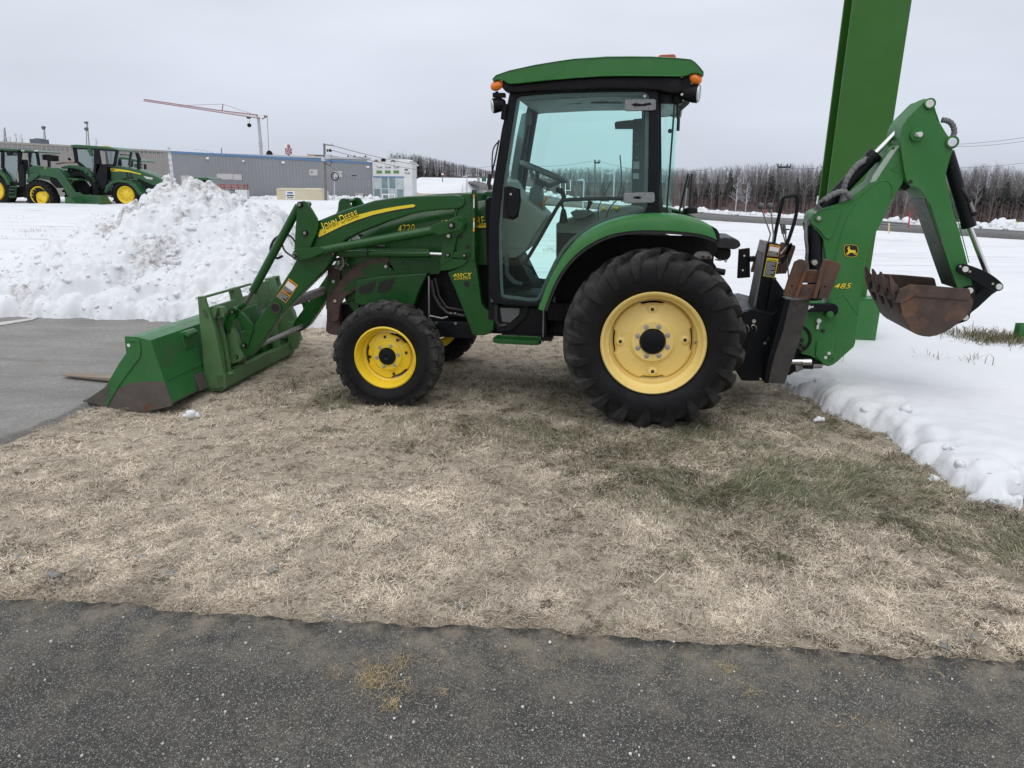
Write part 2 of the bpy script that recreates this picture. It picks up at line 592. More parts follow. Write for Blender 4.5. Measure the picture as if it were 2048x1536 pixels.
SNOWE = [gnd(*p) for p in ((-900, 642), (-300, 640), (0, 637), (120, 637), (300, 641), (420, 648), (520, 655), (600, 652), (700, 652), (850, 655), (1000, 660), (1150, 664), (1300, 690), (1430, 724), (1500, 748), (1545, 764), (1600, 790), (1680, 832), (1760, 872), (1830, 908), (1900, 956), (1960, 1000), (2010, 1004), (2060, 985), (2200, 1010), (2500, 1150))]
SE = np.array([(p.x, p.y) for p in SNOWE])
def snow_d(x, y):                                    # signed distance to the snow's edge, > 0 in the snow
    x = np.asarray(x, float); y = np.asarray(y, float)
    best = np.full(x.shape, 1e9); sgn = np.ones(x.shape)
    for (ax, ay), (bx, by) in zip(SE[:-1], SE[1:]):
        dx, dy = bx - ax, by - ay
        t = np.clip(((x - ax) * dx + (y - ay) * dy) / (dx * dx + dy * dy), 0, 1)
        d = np.hypot(x - ax - t * dx, y - ay - t * dy)
        s = np.sign(dx * (y - ay) - dy * (x - ax))
        m = d < best
        best = np.where(m, d, best); sgn = np.where(m, s, sgn)
    n = .12 * (fbm(x, y, .34, 31, 4, .65) - .5) * 2 + .10 * (lumps(x, y, .17, 3) - .5) + .05 * (lumps(x, y, .065, 4) - .5) + .05 * (fbm(x, y, .05, 33, 2) - .5)
    return best * sgn + n

# ---- soil under the grass
def soil_mat():
    m, n, l, b = _new('dry_turf_soil')
    g = n.new('ShaderNodeTexCoord').outputs['Object']
    big = _noise(n, l, g, 1.3, 5, .6)
    c = _mix(n, l, _rng(n, l, big, .35, .65), (.235, .19, .145), (.43, .365, .29))
    fine = _noise(n, l, g, 110, 8, .8)
    c = _mix(n, l, _rng(n, l, fine, .35, .68), c, (.60, .53, .42))
    c = _mix(n, l, _rng(n, l, _noise(n, l, g, 9, 8, .72), .50, .64), c, (.13, .10, .075))
    att = n.new('ShaderNodeAttribute'); att.attribute_name = 'col'
    c = _mix(n, l, 1.0, c, att.outputs['Color'], 'MULTIPLY')
    l.new(c, b.inputs['Base Color'])
    b.inputs['Roughness'].default_value = .95
    b.inputs['Specular IOR Level'].default_value = .1
    l.new(_bump(n, l, fine, .9, .012), b.inputs['Normal'])
    return m
def green_shade_zone(x, y):                                # how green the turf is, plus painted shade by the tractor, 0..1
    def blob(px, py, rx, ry):
        p = gnd(px, py)
        return np.exp(-(((x - p.x) / rx) ** 2 + ((y - p.y) / ry) ** 2))
    g = .85 * blob(1800, 970, 1.0, .5) + .75 * blob(1420, 950, .95, .42) + .7 * blob(1600, 840, 1.0, .45) + .55 * blob(1220, 870, .8, .35) + .38 * blob(900, 870, .8, .35) + .45 * blob(500, 900, .25, .14) + .7 * blob(655, 860, .13, .06) + .55 * blob(1050, 770, 1.6, .6) + .7 * blob(1990, 1060, .6, .35) + .40 * blob(700, 790, 1.2, .4) + .25 * blob(1550, 1100, .9, .3)  # blobs under and beside the tractor paint its shade into the turf
    g = np.minimum(g, 1.0)
    n = .55 * fbm(x, y, .55, 77, 4, .6) + .45 * fbm(x, y, .17, 78, 3, .6)
    return np.clip(g * .80 + (n - .5) * 2.2 * np.clip(g * 2, 0, 1) - .10, 0, .85)
def ground_z(x, y):
    near = (y < 12)
    z = terr(x, y) - .30 * (y > 14)
    micro = .035 * (fbm(x, y, .55, 1, 3) - .5) + .030 * (fbm(x, y, .11, 4, 3, .6) - .5)
    a = sstep(-.03, .10, y - asph_y(np.clip(x, -6, 6)))     # dips under the asphalt
    p = sstep(-.02, .10, -park_d(x, y))
    bq = gnd(290, 824)
    z = z - .055 * np.exp(-(((x - bq.x) / .45) ** 2 + ((y - bq.y) / .45) ** 2))
    return z + np.where(near, micro * a * p - .05 * (1 - a) - .05 * (1 - p), 0)
def ground_col(x, y, z):
    g = green_shade_zone(x, y)[:, None]
    return (1 - g) * np.array([[1., 1., 1.]]) + g * np.array([[.42, .43, .32]])  # soil darkened for green turf and for the tractor's painted shade
gx = axis(-4.2, 4.2, .03, -420, 420, 1.16)
gy = axis(1.2, 8.0, .03, -40, 620, 1.16)
ground = tag(gridmesh(gx, gy, ground_z, 'ground', soil_mat(), ground_col), 'ground of dry trampled turf', kind='structure')

# ---- asphalt
def asphalt_mat(name, lo, hi, dusty, seedoff, edge=False):
    m, n, l, b = _new(name)
    t = n.new('ShaderNodeTexCoord').outputs['Object']
    mp = n.new('ShaderNodeMapping'); mp.inputs['Location'].default_value = (seedoff, seedoff * .7, 0)
    l.new(t, mp.inputs[0]); g = mp.outputs[0]
    mps = n.new('ShaderNodeMapping'); mps.inputs['Scale'].default_value = (.55, 1.6, 1); l.new(g, mps.inputs[0])
    c = _mix(n, l, _rng(n, l, _noise(n, l, mps.outputs[0], 1.7, 8, .66), .30, .70), lo, hi)
    mpt = n.new('ShaderNodeMapping'); mpt.inputs['Scale'].default_value = (.5, 3.2, 1); mpt.inputs['Rotation'].default_value = (0, 0, R(14)); l.new(g, mpt.inputs[0])
    c = _mix(n, l, _rng(n, l, _noise(n, l, mpt.outputs[0], 1.5, 6, .6), .60, .72, 0, .75), c, tuple(x * .62 for x in lo))
    c = _mix(n, l, _rng(n, l, _noise(n, l, g, 34, 6, .75), .36, .66, 0, .45), c, tuple(x * .5 for x in lo))
    vo = n.new('ShaderNodeTexVoronoi'); vo.inputs['Scale'].default_value = 330
    l.new(g, vo.inputs['Vector'])
    sx = n.new('ShaderNodeSeparateColor'); l.new(vo.outputs['Color'], sx.inputs[0])
    c = _mix(n, l, _rng(n, l, sx.outputs[0], 0, 1, 0, .75), c, tuple(x * .42 for x in lo))
    c = _mix(n, l, _rng(n, l, sx.outputs[1], .80, 1.0, 0, .8), c, tuple(min(.5, x * 2.6) for x in hi))
    vo2 = n.new('ShaderNodeTexVoronoi'); vo2.inputs['Scale'].default_value = 120
    l.new(g, vo2.inputs['Vector'])
    s2 = n.new('ShaderNodeSeparateColor'); l.new(vo2.outputs['Color'], s2.inputs[0])
    gate = n.new('ShaderNodeMath'); gate.operation = 'MULTIPLY'
    l.new(_rng(n, l, s2.outputs[2], .95, .955), gate.inputs[0])
    l.new(_rng(n, l, vo2.outputs['Distance'], .26, .18), gate.inputs[1])
    c = _mix(n, l, gate.outputs[0], c, (.42, .41, .39))
    d = _rng(n, l, _noise(n, l, g, 2.3, 8, .66), dusty[0], dusty[1])
    fd = _rng(n, l, _noise(n, l, g, 90, 4, .7), .4, .62)
    dm = n.new('ShaderNodeMath'); dm.operation = 'MULTIPLY'
    l.new(d, dm.inputs[0]); l.new(fd, dm.inputs[1])
    c = _mix(n, l, dm.outputs[0], c, (.27, .235, .185))
    if edge:
        at_ = n.new('ShaderNodeAttribute'); at_.attribute_name = 'col'
        se = n.new('ShaderNodeSeparateColor'); l.new(at_.outputs['Color'], se.inputs[0])
        em = n.new('ShaderNodeMath'); em.operation = 'MULTIPLY'; l.new(se.outputs[0], em.inputs[0]); l.new(_rng(n, l, _noise(n, l, g, 7, 8, .72), .42, .66), em.inputs[1])
        c = _mix(n, l, em.outputs[0], c, (.34, .29, .22))
        em2 = n.new('ShaderNodeMath'); em2.operation = 'MULTIPLY'; l.new(se.outputs[1], em2.inputs[0]); l.new(_rng(n, l, _noise(n, l, g, 12, 6, .7), .45, .60), em2.inputs[1])
        c = _mix(n, l, em2.outputs[0], c, (.030, .028, .025))
    l.new(c, b.inputs['Base Color'])
    b.inputs['Roughness'].default_value = .82
    b.inputs['Specular IOR Level'].default_value = .3
    nb = _bump(n, l, vo.outputs['Distance'], .85, .006)
    l.new(_bump(n, l, _noise(n, l, g, 260, 4, .7), .5, .003, nb), b.inputs['Normal'])
    return m
xs = np.arange(-4.5, 4.51, .015)
ey = asph_y(xs)
t_ = np.linspace(0, 1, 40) ** 1.6
V, F = [], []
V = np.array([(x, e - (e + 3.0) * s + .004 * math.sin(k * 7.3), .012 + .006 * vnoise(np.array([x]), np.array([e - (e + 3) * s]), .3, 8)[0] * (s > 0) - (.045 if s == 0 else 0))
              for k, (x, e) in enumerate(zip(xs, ey)) for s in t_])
i = np.arange(len(xs) * 40).reshape(len(xs), 40)
F = np.stack([i[:-1, :-1], i[:-1, 1:], i[1:, 1:], i[1:, :-1]], -1).reshape(-1, 4)[:, ::-1]
ed_ = np.repeat(ey, 40) - V[:, 1]
road = tag(npmesh('asphalt_drive', V, F, asphalt_mat('dark_asphalt', (.070, .069, .065), (.19, .184, .168), (.48, .72), 3, True), col=np.c_[.9 * np.exp(-ed_ / .16) + .25 * np.exp(-ed_ / .5), np.exp(-((ed_ - .02) / .035) ** 2), ed_ * 0]), 'dark asphalt drive in the foreground', kind='structure')

px_ = np.arange(-14, -.6, .04)
py_ = np.arange(3.2, 9.4, .04)
park = tag(gridmesh(px_, py_, lambda X, Y: np.where(park_d(X, Y) > 0, .006 + .008 * vnoise(X, Y, .9, 6), -.09), 'parking_lot',
                    asphalt_mat('worn_grey_asphalt', (.30, .293, .28), (.58, .56, .525), (.50, .74), 9)), 'worn grey asphalt of the parking lot', kind='structure')
mk = MB()
a, b_, c_, d_ = gnd(-150, 681), gnd(-150, 669), gnd(78, 638.5), gnd(66, 643.5)
mk.add([(p.x, p.y, .024) for p in (a, d_, c_, b_)] + [(p.x, p.y, .016) for p in (a, d_, c_, b_)], [(0, 1, 2, 3), (4, 5, 6, 7), (0, 1, 5, 4), (1, 2, 6, 5), (2, 3, 7, 6), (3, 0, 4, 7)])
tag(mk.build('parking_line', pbr('faded_line_paint', (.5, .5, .47), .8, var=.15, vs=20, dirt=(.15, .15, .15), dl=(.55, .7), ds=30)), 'faded white parking line ending at the snow', kind='structure')

# ---- snow
def snow_mat(name, dirt_lo, dirt_hi, dirt_scale=3.0, attr=False, streaks=False):
    m, n, l, b = _new(name)
    g = n.new('ShaderNodeTexCoord').outputs['Object']
    c = _mix(n, l, _rng(n, l, _noise(n, l, g, .9, 5), .3, .7), (.685, .70, .725), (.74, .75, .765))
    d = _rng(n, l, _noise(n, l, g, dirt_scale, 9, .72), dirt_lo, dirt_hi)
    c = _mix(n, l, d, c, (.38, .33, .27))
    if attr:
        a = n.new('ShaderNodeAttribute'); a.attribute_name = 'col'
        sp = n.new('ShaderNodeSeparateColor'); l.new(a.outputs['Color'], sp.inputs[0])
        q = n.new('ShaderNodeMath'); q.operation = 'MULTIPLY'
        l.new(sp.outputs[0], q.inputs[0])
        l.new(_rng(n, l, _noise(n, l, g, 14, 7, .7), .42, .66), q.inputs[1])
        c = _mix(n, l, q.outputs[0], c, (.13, .095, .065))
    b.inputs['Roughness'].default_value = .7
    b.inputs['Specular IOR Level'].default_value = .25
    nb = None
    if streaks:
        mp = n.new('ShaderNodeMapping'); mp.inputs['Rotation'].default_value = (0, 0, R(-15)); mp.inputs['Scale'].default_value = (.05, .85, 1)
        l.new(g, mp.inputs[0])
        q1 = _noise(n, l, mp.outputs[0], 1.0, 3, .5)
        ab = n.new('ShaderNodeMath'); ab.operation = 'SUBTRACT'; ab.inputs[1].default_value = .5; l.new(q1, ab.inputs[0])
        a2 = n.new('ShaderNodeMath'); a2.operation = 'ABSOLUTE'; l.new(ab.outputs[0], a2.inputs[0])
        st = _rng(n, l, a2.outputs[0], .030, .004)
        gt_ = n.new('ShaderNodeMath'); gt_.operation = 'MULTIPLY'; l.new(st, gt_.inputs[0]); l.new(_rng(n, l, _noise(n, l, g, .16, 4, .6), .42, .60), gt_.inputs[1])
        sy = n.new('ShaderNodeSeparateXYZ'); l.new(g, sy.inputs[0])
        g3 = n.new('ShaderNodeMath'); g3.operation = 'MULTIPLY'; l.new(gt_.outputs[0], g3.inputs[0]); l.new(_rng(n, l, sy.outputs[1], 8, 16), g3.inputs[1]); gt_ = g3
        c = _mix(n, l, gt_.outputs[0], c, (.46, .485, .53))
        c = _mix(n, l, _rng(n, l, _noise(n, l, g, .35, 6, .65), .45, .75, 0, .5), c, (.625, .645, .68))
        inv = n.new('ShaderNodeMath'); inv.operation = 'SUBTRACT'; inv.inputs[0].default_value = 1; l.new(gt_.outputs[0], inv.inputs[1])
        nb = _bump(n, l, inv.outputs[0], .7, .06)
    nb = _bump(n, l, _noise(n, l, g, 9, 6, .6), .25, .03, nb)
    l.new(c, b.inputs['Base Color'])
    l.new(_bump(n, l, _noise(n, l, g, 120, 5, .7), .35, .004, nb), b.inputs['Normal'])
    return m
M['snow'] = snow_mat('snow', .70, .95)
def snow_z(X, Y):
    d = snow_d(X, Y)
    base = terr(X, Y)
    near = np.exp(-np.clip(d, 0, 9) / .45)
    th = .085 * np.sqrt(np.clip(d / .16, 0, 1)) + .055 * sstep(.05, .5, d) * np.exp(-np.clip(d, 0, 9) / 1.2)
    lump = (.085 * (lumps(X, Y, .19, 41) - .3) + .05 * (lumps(X, Y, .085, 43) - .2) + .022 * (lumps(X, Y, .06, 44) - .3) + .02 * (fbm(X, Y, .07, 46, 2) - .5) + .09 * (fbm(X, Y, .42, 45, 4, .6) - .42)) * near * sstep(-.02, .10, d) * np.where(X > .9, np.array(.75), 1.0)
    left = sstep(1.6, -.5, X)
    rough = left * sstep(0, .3, d) * (1 - sstep(1.5, 4.0, d)) * (.10 * lumps(X, Y, .33, 61) + .05 * lumps(X, Y, .13, 62))
    und = .05 * (fbm(X, Y, 2.2, 51, 3) - .5) * sstep(.3, 2, d) + .012 * (fbm(X, Y, .22, 52, 3) - .5) * sstep(.1, .5, d)
    # tyre ruts pressed across the field on the right and on the far left
    q = Y - .30 * X + .5 * np.sin(X * .5)
    rut = 0
    for c0 in (13.5, 15.3, 19.5, 21.2, 25.0, 27.2, 32, 34.1, 40, 43):
        w = .10 + .012 * c0
        rut = rut - .05 * (1 + .03 * c0) * np.exp(-((q - c0 - .6 * (fbm(X, Y, 6, 71, 2) - .5)) / w) ** 2)
    for cx, cy, rr in ((-11, 15, 5.2), (-11, 15, 6.8), (-9, 21, 7.5)):
        rut = rut - .06 * np.exp(-((np.hypot(X - cx, Y - cy) - rr) / .18) ** 2) * (X < -1)
    rut = rut * (fbm(X, Y, 3, 72, 2) + .3) * sstep(1.0, 3.0, d)
    return base + np.where(d > 0, th + lump + rough + und + rut, -.12)
fx = axis(-8.2, 5.2, .030, -420, 420, 1.07)
fy = axis(3.0, 11.0, .030, 2.9, 620, 1.045)
fx2 = fx
def snow_col(x, y, z):
    d = snow_d(x, y)
    p = gnd(1105, 505)
    k = np.exp(-(((x - p.x) / 1.2) ** 2 + ((y - p.y) / .9) ** 2)) * (fbm(x, y, .5, 91, 3) > .42) * .95
    k = np.maximum(k, .55 * np.exp(-((d - .15) / .12) ** 2) * (x < 1.3) * (fbm(x, y, .4, 93, 3) > .62))
    # brushy ground under the woods
    u = x / np.maximum(y, 1)
    return np.c_[k, k, k]
M['snowfield'] = snow_mat('field_snow', .66, .92, 1.2, attr=True, streaks=True)
snow = tag(gridmesh(fx, fy, snow_z, 'snow_field', M['snowfield'], snow_col), 'snow lying on the field', kind='structure')

# brush-covered soil of the wooded rise, just above the snow sheet
def brush_mat():
    m, n, l, b = _new('winter_brush_soil')
    g = n.new('ShaderNodeTexCoord').outputs['Object']
    c = _mix(n, l, _rng(n, l, _noise(n, l, g, .22, 8, .7), .35, .65), (.070, .055, .050), (.135, .110, .098))
    c = _mix(n, l, _rng(n, l, _noise(n, l, g, 1.3, 6, .7), .60, .70), c, (.45, .45, .46))
    l.new(c, b.inputs['Base Color'])
    b.inputs['Roughness'].default_value = 1
    return m
wx = np.linspace(-.18, .95, 150)
wy = np.linspace(0, 1, 60)
U, Tt = np.meshgrid(wx, wy)
def wood_front(u):                                   # where the wood begins
    return np.interp(u, [-.2, -.06, .0, .1, .25, .4, .55, .7, .95], [215, 225, 150, 112, 96, 82, 74, 70, 66])
Yw = wood_front(U) + Tt * 330
Xw = U * Yw
Zw = terr(Xw, Yw) + .14 + .5 * sstep(.01, .05, Tt) - .9 * (1 - sstep(0, .01, Tt))
i = np.arange(U.size).reshape(U.shape)
F = np.stack([i[:-1, :-1], i[:-1, 1:], i[1:, 1:], i[1:, :-1]], -1).reshape(-1, 4)
hill = tag(npmesh('wooded_hill', np.c_[Xw.ravel(), Yw.ravel(), Zw.ravel()], F, brush_mat()), 'brown wooded hillside', kind='structure')

# ---- the highway behind the field
HW = [((2500, 500), -2.4), ((2200, 484), -2.4), ((2048, 476), -2.4), ((1850, 464), -2.4), ((1640, 451), -2.4), ((1420, 438), -2.4), ((1280, 424), -2.4), ((1150, 411), -2.2), ((1060, 398), -1.6), ((1000, 383), -.75), ((965, 372), -.05), ((945, 365.5), .35)]
cl_ = [gnd(p[0], p[1], z) for p, z in HW]
cl_ = [Vector(q) for q in spl([tuple(p) for p in cl_], 6, False)]
def ribbon(name, line, off0, off1, dz, mat, wide=1.0):
    V, F = [], []
    for i, p in enumerate(line):
        d = (line[min(i + 1, len(line) - 1)] - line[max(i - 1, 0)]); d.z = 0; d.normalize()
        nrm = Vector((-d.y, d.x, 0))
        if nrm.y < 0: nrm = -nrm
        far_ = max(.30, min(1.0, (len(line) - 1 - i) / 18.0))
        for o_ in (off0 * far_, off1 * far_):
            q = p + nrm * o_
            for h in (dz, dz - .3): V.append((q.x, q.y, q.z + h))
    for i in range(len(line) - 1):
        a, b2 = 4 * i, 4 * i + 4
        F += [(a, a + 2, b2 + 2, b2), (a, b2, b2 + 1, a + 1), (a + 2, a + 3, b2 + 3, b2 + 2)]
    return npmesh(name, V, F, mat)
hw_m = asphalt_mat('highway_asphalt', (.13, .13, .128), (.19, .185, .18), (.6, .9), 21)
tag(ribbon('highway', cl_, -3.5, 4.2, .32, hw_m), 'grey highway beyond the snow field', kind='structure')
tag(ribbon('snow_verge', cl_, 4.2, 7.0, .42, M['snow']), 'snow along the far edge of the highway', kind='structure')

# ---- the heap of ploughed snow
RIDGE_Y = 9.9
rp = [(-420, 520), (-200, 505), (-60, 508), (60, 497), (130, 482), (200, 446), (255, 428), (296, 402), (322, 378), (338, 370), (352, 370), (372, 374), (392, 370), (404, 369), (420, 378), (445, 388), (475, 392), (510, 396), (545, 408), (580, 432), (604, 468), (640, 540), (700, 590), (780, 600), (860, 606), (960, 612)]
RG = [at(px, py, RIDGE_Y) for px, py in rp]
RGX = np.array([p.x for p in RG]); RGZ = np.array([p.z for p in RG])
def pile_z(X, Y):
    jit = .25 * (fbm(X, Y, 1.1, 101, 3) - .5)
    top = np.interp(X, RGX, RGZ) - .16
    front = np.interp(X, SE[:, 0], SE[:, 1]) + .12 + .25 * (fbm(X, X * 0 + 5, .7, 102, 3) - .4)
    t = (Y + jit - front) / (RIDGE_Y - front)
    up = np.clip(t, 0, 1)
    prof = .12 * sstep(0, .04, up) + .88 * (1 - (1 - up) ** 1.45) * (.72 + .28 * up)
    back = 1 - np.clip((Y + jit - RIDGE_Y) / 2.0, 0, 1)
    prof = np.where(t > 1, back ** 1.3, prof)
    h = top * prof
    k = sstep(0, .25, h + .1)
    amp = .35 + .65 * sstep(.1, .9, top)
    z = h + amp * k * (.22 * (lumps(X, Y + .6 * h, .60, 111) - .55) + .16 * (lumps(X, Y + .6 * h, .26, 112) - .5) + .12 * (lumps(X, Y + .6 * h, .125, 113) - .5) + .075 * (lumps(X, Y + .6 * h, .06, 114) - .5) + .05 * (fbm(X, Y + .6 * h, .05, 116, 2, .6) - .5) + .16 * (fbm(X, Y + .6 * h, .7, 115, 5, .6) - .5))
    on = (t > 0) & (Y < RIDGE_Y + 2.1)
    return np.where(on, z + .05, -.25)
def pile_col(x, y, z):
    k = .8 * sstep(.60, .72, fbm(x, y, .7, 121, 4, .6))
    p = at(425, 395, RIDGE_Y); q = at(345, 372, RIDGE_Y)
    for c, w in ((p, .30), (q, .16)):
        k = np.maximum(k, 1.0 * np.exp(-(((x - c.x) / w) ** 2 + ((y - RIDGE_Y + .15) / .35) ** 2)))
    return np.c_[k, k, k]
M['pilesnow'] = snow_mat('ploughed_snow', .60, .92, 2.2, attr=True)
gxp = np.arange(-9.0, 0.6, .019); gyp = np.arange(6.9, 12.0, .019)
heap = gridmesh(gxp, gyp, pile_z, 'snow_pile', M['pilesnow'], pile_col)
tag(heap, 'tall heap of ploughed snow behind the loader bucket, tinged with dirt', 'snow pile')
# lumps lying loose on the heap and along the cut edge of the snow
def clod_mesh(pts, sizes, name, mat, parent=None):
    ic = bmesh.new(); bmesh.ops.create_icosphere(ic, subdivisions=2, radius=1)
    bv = np.array([v.co[:] for v in ic.verts]); bf = np.array([[v.index for v in f.verts] for f in ic.faces]); ic.free()
    V, F = [], []
    for k, (p, s) in enumerate(zip(pts, sizes)):
        o = rng.random(2) * 90
        n = fbm(bv[:, 0] + o[0] + bv[:, 2] * .6, bv[:, 1] + o[1] - bv[:, 2] * .7, .7, 131, 3, .7)
        v = bv * (.25 + 1.5 * n)[:, None] * s * np.array([1, .6 + .6 * rng.random(), .5 + .4 * rng.random()])
        a = rng.random() * 6.28; c, s_ = math.cos(a), math.sin(a)
        v = np.c_[v[:, 0] * c - v[:, 1] * s_, v[:, 0] * s_ + v[:, 1] * c, v[:, 2]] + p
        V.append(v); F.append(bf + k * len(bv))
    return npmesh(name, np.vstack(V), np.vstack(F), mat, parent)
P = np.c_[rng.uniform(-8.5, .3, 3000), 7.2 + 3.2 * rng.random(3000) ** 1.2]
z = pile_z(P[:, 0:1], P[:, 1:2])[:, 0]
keep = z > .03
P, z = P[keep], z[keep]
sz = .010 + .045 * rng.random(len(P)) ** 3
tag(clod_mesh(np.c_[P, z - sz * .25], sz, 'snow_clod', M['pilesnow'], heap), kind='stuff')
E2 = []
S2 = []
for (ax, ay), (bx, by) in zip(SE[:-1], SE[1:]):
    if bx < -6.5 or ax > 4.5: continue
    ln = math.hypot(bx - ax, by - ay)
    dens = 10 if ax > 1.6 else 20
    for k in range(int(ln * dens)):
        t = rng.random(); d = abs(rng.normal(.06, .12)) - .05
        nx, ny = -(by - ay) / ln, (bx - ax) / ln
        x, y = ax + (bx - ax) * t + nx * d, ay + (by - ay) * t + ny * d
        s = .008 + .036 * rng.random() ** 3 * (1.0 if d > 0 else .4)
        zz = float(snow_z(np.array([[x]]), np.array([[y]]))[0, 0])
        E2.append((x, y, max(zz, .0) + s * .1)); S2.append(s)
tag(clod_mesh(np.array(E2), np.array(S2), 'snow_clods', M['snow']), 'loose snow clods along the ragged edge of the snow', kind='stuff')
for (px, py, s, lab) in ((382, 834, .035, 'small lump of snow on the turf in front of the loader bucket'), (1866, 961, .028, 'small lump of snow on the grass below the snow edge'), (1637, 842, .03, 'lump of snow on grass just outside the snow edge behind the rear wheel')):
    p = gnd(px, py)
    ob = clod_mesh(np.array([(p.x, p.y, s * .45), (p.x + s, p.y + .01, s * .3), (p.x - s * .9, p.y - .01, s * .28)]), np.array([s, s * .6, s * .55]), 'snow_lump', M['snow'])
    tag(ob, lab, 'snow lump', 'stray lumps of snow on the turf')

# ================================================================== TURF
def turf_mat():
    m, n, l, b = _new('grass_blades')
    a = n.new('ShaderNodeAttribute'); a.attribute_name = 'col'
    l.new(a.outputs['Color'], b.inputs['Base Color'])
    b.inputs['Roughness'].default_value = .75
    b.inputs['Specular IOR Level'].default_value = .15
    return m
M['turf'] = turf_mat()
def blades(name, x, y, length, width, lift, cols, bend=.5, az=None):
    """three-station blades: x,y roots; lift = sine of the rise"""
    n = len(x)
    z = np.where(True, ground_z(x, y), 0)
    if az is None: az = rng.random(n) * 2 * math.pi
    d = np.c_[np.cos(az), np.sin(az)]
    w = np.c_[-d[:, 1], d[:, 0]] * (width / 2)[:, None]
    cb = rng.normal(0, bend, n)[:, None]
    side = np.c_[-d[:, 1], d[:, 0]]
    h = np.sqrt(np.clip(1 - lift ** 2, 0, 1))
    p0 = np.c_[x, y, z - .002]
    m2 = p0[:, :2] + d * (length * .5 * h)[:, None]
    p1 = np.c_[m2, z + length * .55 * lift + .004]
    e2 = p0[:, :2] + d * (length * h)[:, None] + side * cb * (length * .4)[:, None]
    p2 = np.c_[e2, z + length * .80 * lift + .002]
    V = np.empty((n, 6, 3))
    tilt = (rng.random(n) - .5) * width * .9
    for k, (p, s) in enumerate(((p0, 1.0), (p1, .85), (p2, .25))):
        V[:, 2 * k, :] = p; V[:, 2 * k, :2] -= w * s; V[:, 2 * k, 2] -= tilt * s * .5
        V[:, 2 * k + 1, :] = p; V[:, 2 * k + 1, :2] += w * s; V[:, 2 * k + 1, 2] += tilt * s * .5
    base = (np.arange(n) * 6)[:, None]
    F = np.concatenate([base + np.array([[0, 1, 3, 2]]), base + np.array([[2, 3, 5, 4]])])
    C = np.repeat(cols, 6, axis=0)
    return npmesh(name, V.reshape(-1, 3), F, M['turf'], col=C, smooth=False)
def straws(name, x, y, length, width, lift, cols):
    n = len(x); z = ground_z(x, y); az = fbm(x, y, .35, 301, 3) * 14 + rng.normal(0, 1.8, n)
    d = np.c_[np.cos(az), np.sin(az)]; w = np.c_[-d[:, 1], d[:, 0]] * (width / 2)[:, None]
    h = np.sqrt(np.clip(1 - lift ** 2, 0, 1)); t0 = rng.random(n) * .010
    V = np.empty((n, 4, 3)); e2 = np.c_[x, y] + d * (length * h)[:, None]
    V[:, 0, :2] = np.c_[x, y] - w; V[:, 1, :2] = np.c_[x, y] + w; V[:, 2, :2] = e2 + w * .45; V[:, 3, :2] = e2 - w * .45
    tl = (rng.random(n) - .5) * width
    V[:, 0, 2] = z + t0 - tl * .5; V[:, 1, 2] = z + t0 + tl * .5; V[:, 2, 2] = z + t0 + length * lift; V[:, 3, 2] = z + t0 + length * lift
    F = (np.arange(n) * 4)[:, None] + np.array([[0, 1, 2, 3]])
    return npmesh(name, V.reshape(-1, 3), F, M['turf'], col=np.repeat(cols, 4, axis=0), smooth=False)
def scatter(n, ymin=1.95, ymax=8.2, pw=2.0):
    u = rng.random(n)
    # density falls off with distance
    y = 1 / (1 / ymin - u * (1 / ymin - 1 / ymax))
    x = rng.uniform(-1, 1, n) * (.80 * y + .25)
    ok = (y > asph_y(x) - .012) & (park_d(x, y) < .03) & (snow_d(x, y) < .05)
    return x[ok], y[ok]
# matted straw
x, y = scatter(840000)
g = green_shade_zone(x, y)
thin = .5 * fbm(x, y, .30, 201, 4, .62) + .5 * fbm(x, y, .075, 202, 3, .6)
keep = rng.random(len(x)) < np.clip((thin - .37) * 5.0, .04, 1) * (1 - .25 * g)
x, y, g = x[keep], y[keep], g[keep]
n = len(x)
tone = (fbm(x, y, .8, 211, 3) * .4 + fbm(x, y, .16, 212, 3) * .6)[:, None]
pick = rng.random((n, 1))
strawA, strawB, strawC = np.array([[.82, .73, .60]]), np.array([[.60, .51, .40]]), np.array([[.27, .21, .145]])
c = np.where(pick < .46, strawA, np.where(pick < .84, strawB, strawC)) * (.30 + 1.45 * tone) * rng.uniform(.78, 1.2, (n, 1))
c = c * (1 - .36 * g[:, None])  # straw darkened in the green and in the painted tractor shade
ln = (.006 + .026 * rng.random(n) ** 2) * (1 + .12 * y)
tag(straws('straw_turf', x, y, ln, rng.uniform(.0006, .0016, n) * (.75 + .20 * y), np.clip(rng.normal(.20, .22, n), 0, .9), c), 'short matted dry straw-coloured turf', kind='stuff')
# green and faded living grass
x, y = scatter(240000)
g = green_shade_zone(x, y)
keep = rng.random(len(x)) < np.clip(g * 1.05 + .03, 0, 1)
x, y, g = x[keep], y[keep], g[keep]
n = len(x)
pick = rng.random((n, 1)) + .35 * (.5 - g[:, None])
gA, gB, gC = np.array([[.10, .115, .065]]), np.array([[.16, .165, .10]]), np.array([[.36, .31, .22]])
c = np.where(pick < .46, gA, np.where(pick < .74, gB, gC)) * rng.uniform(.75, 1.3, (n, 1)) * (.75 + .5 * fbm(x, y, .6, 221, 3)[:, None])
az = fbm(x, y, .7, 231, 2) * 9 + rng.normal(0, .7, n)
ln = rng.uniform(.03, .085, n) * (.8 + .5 * g)
tag(blades('green_grass', x, y, ln, rng.uniform(.0014, .0030, n) * (.75 + .16 * y), np.clip(rng.normal(.42, .16, n), .05, .85), c, .5, az), 'thin green grass growing through the dead turf', kind='stuff')
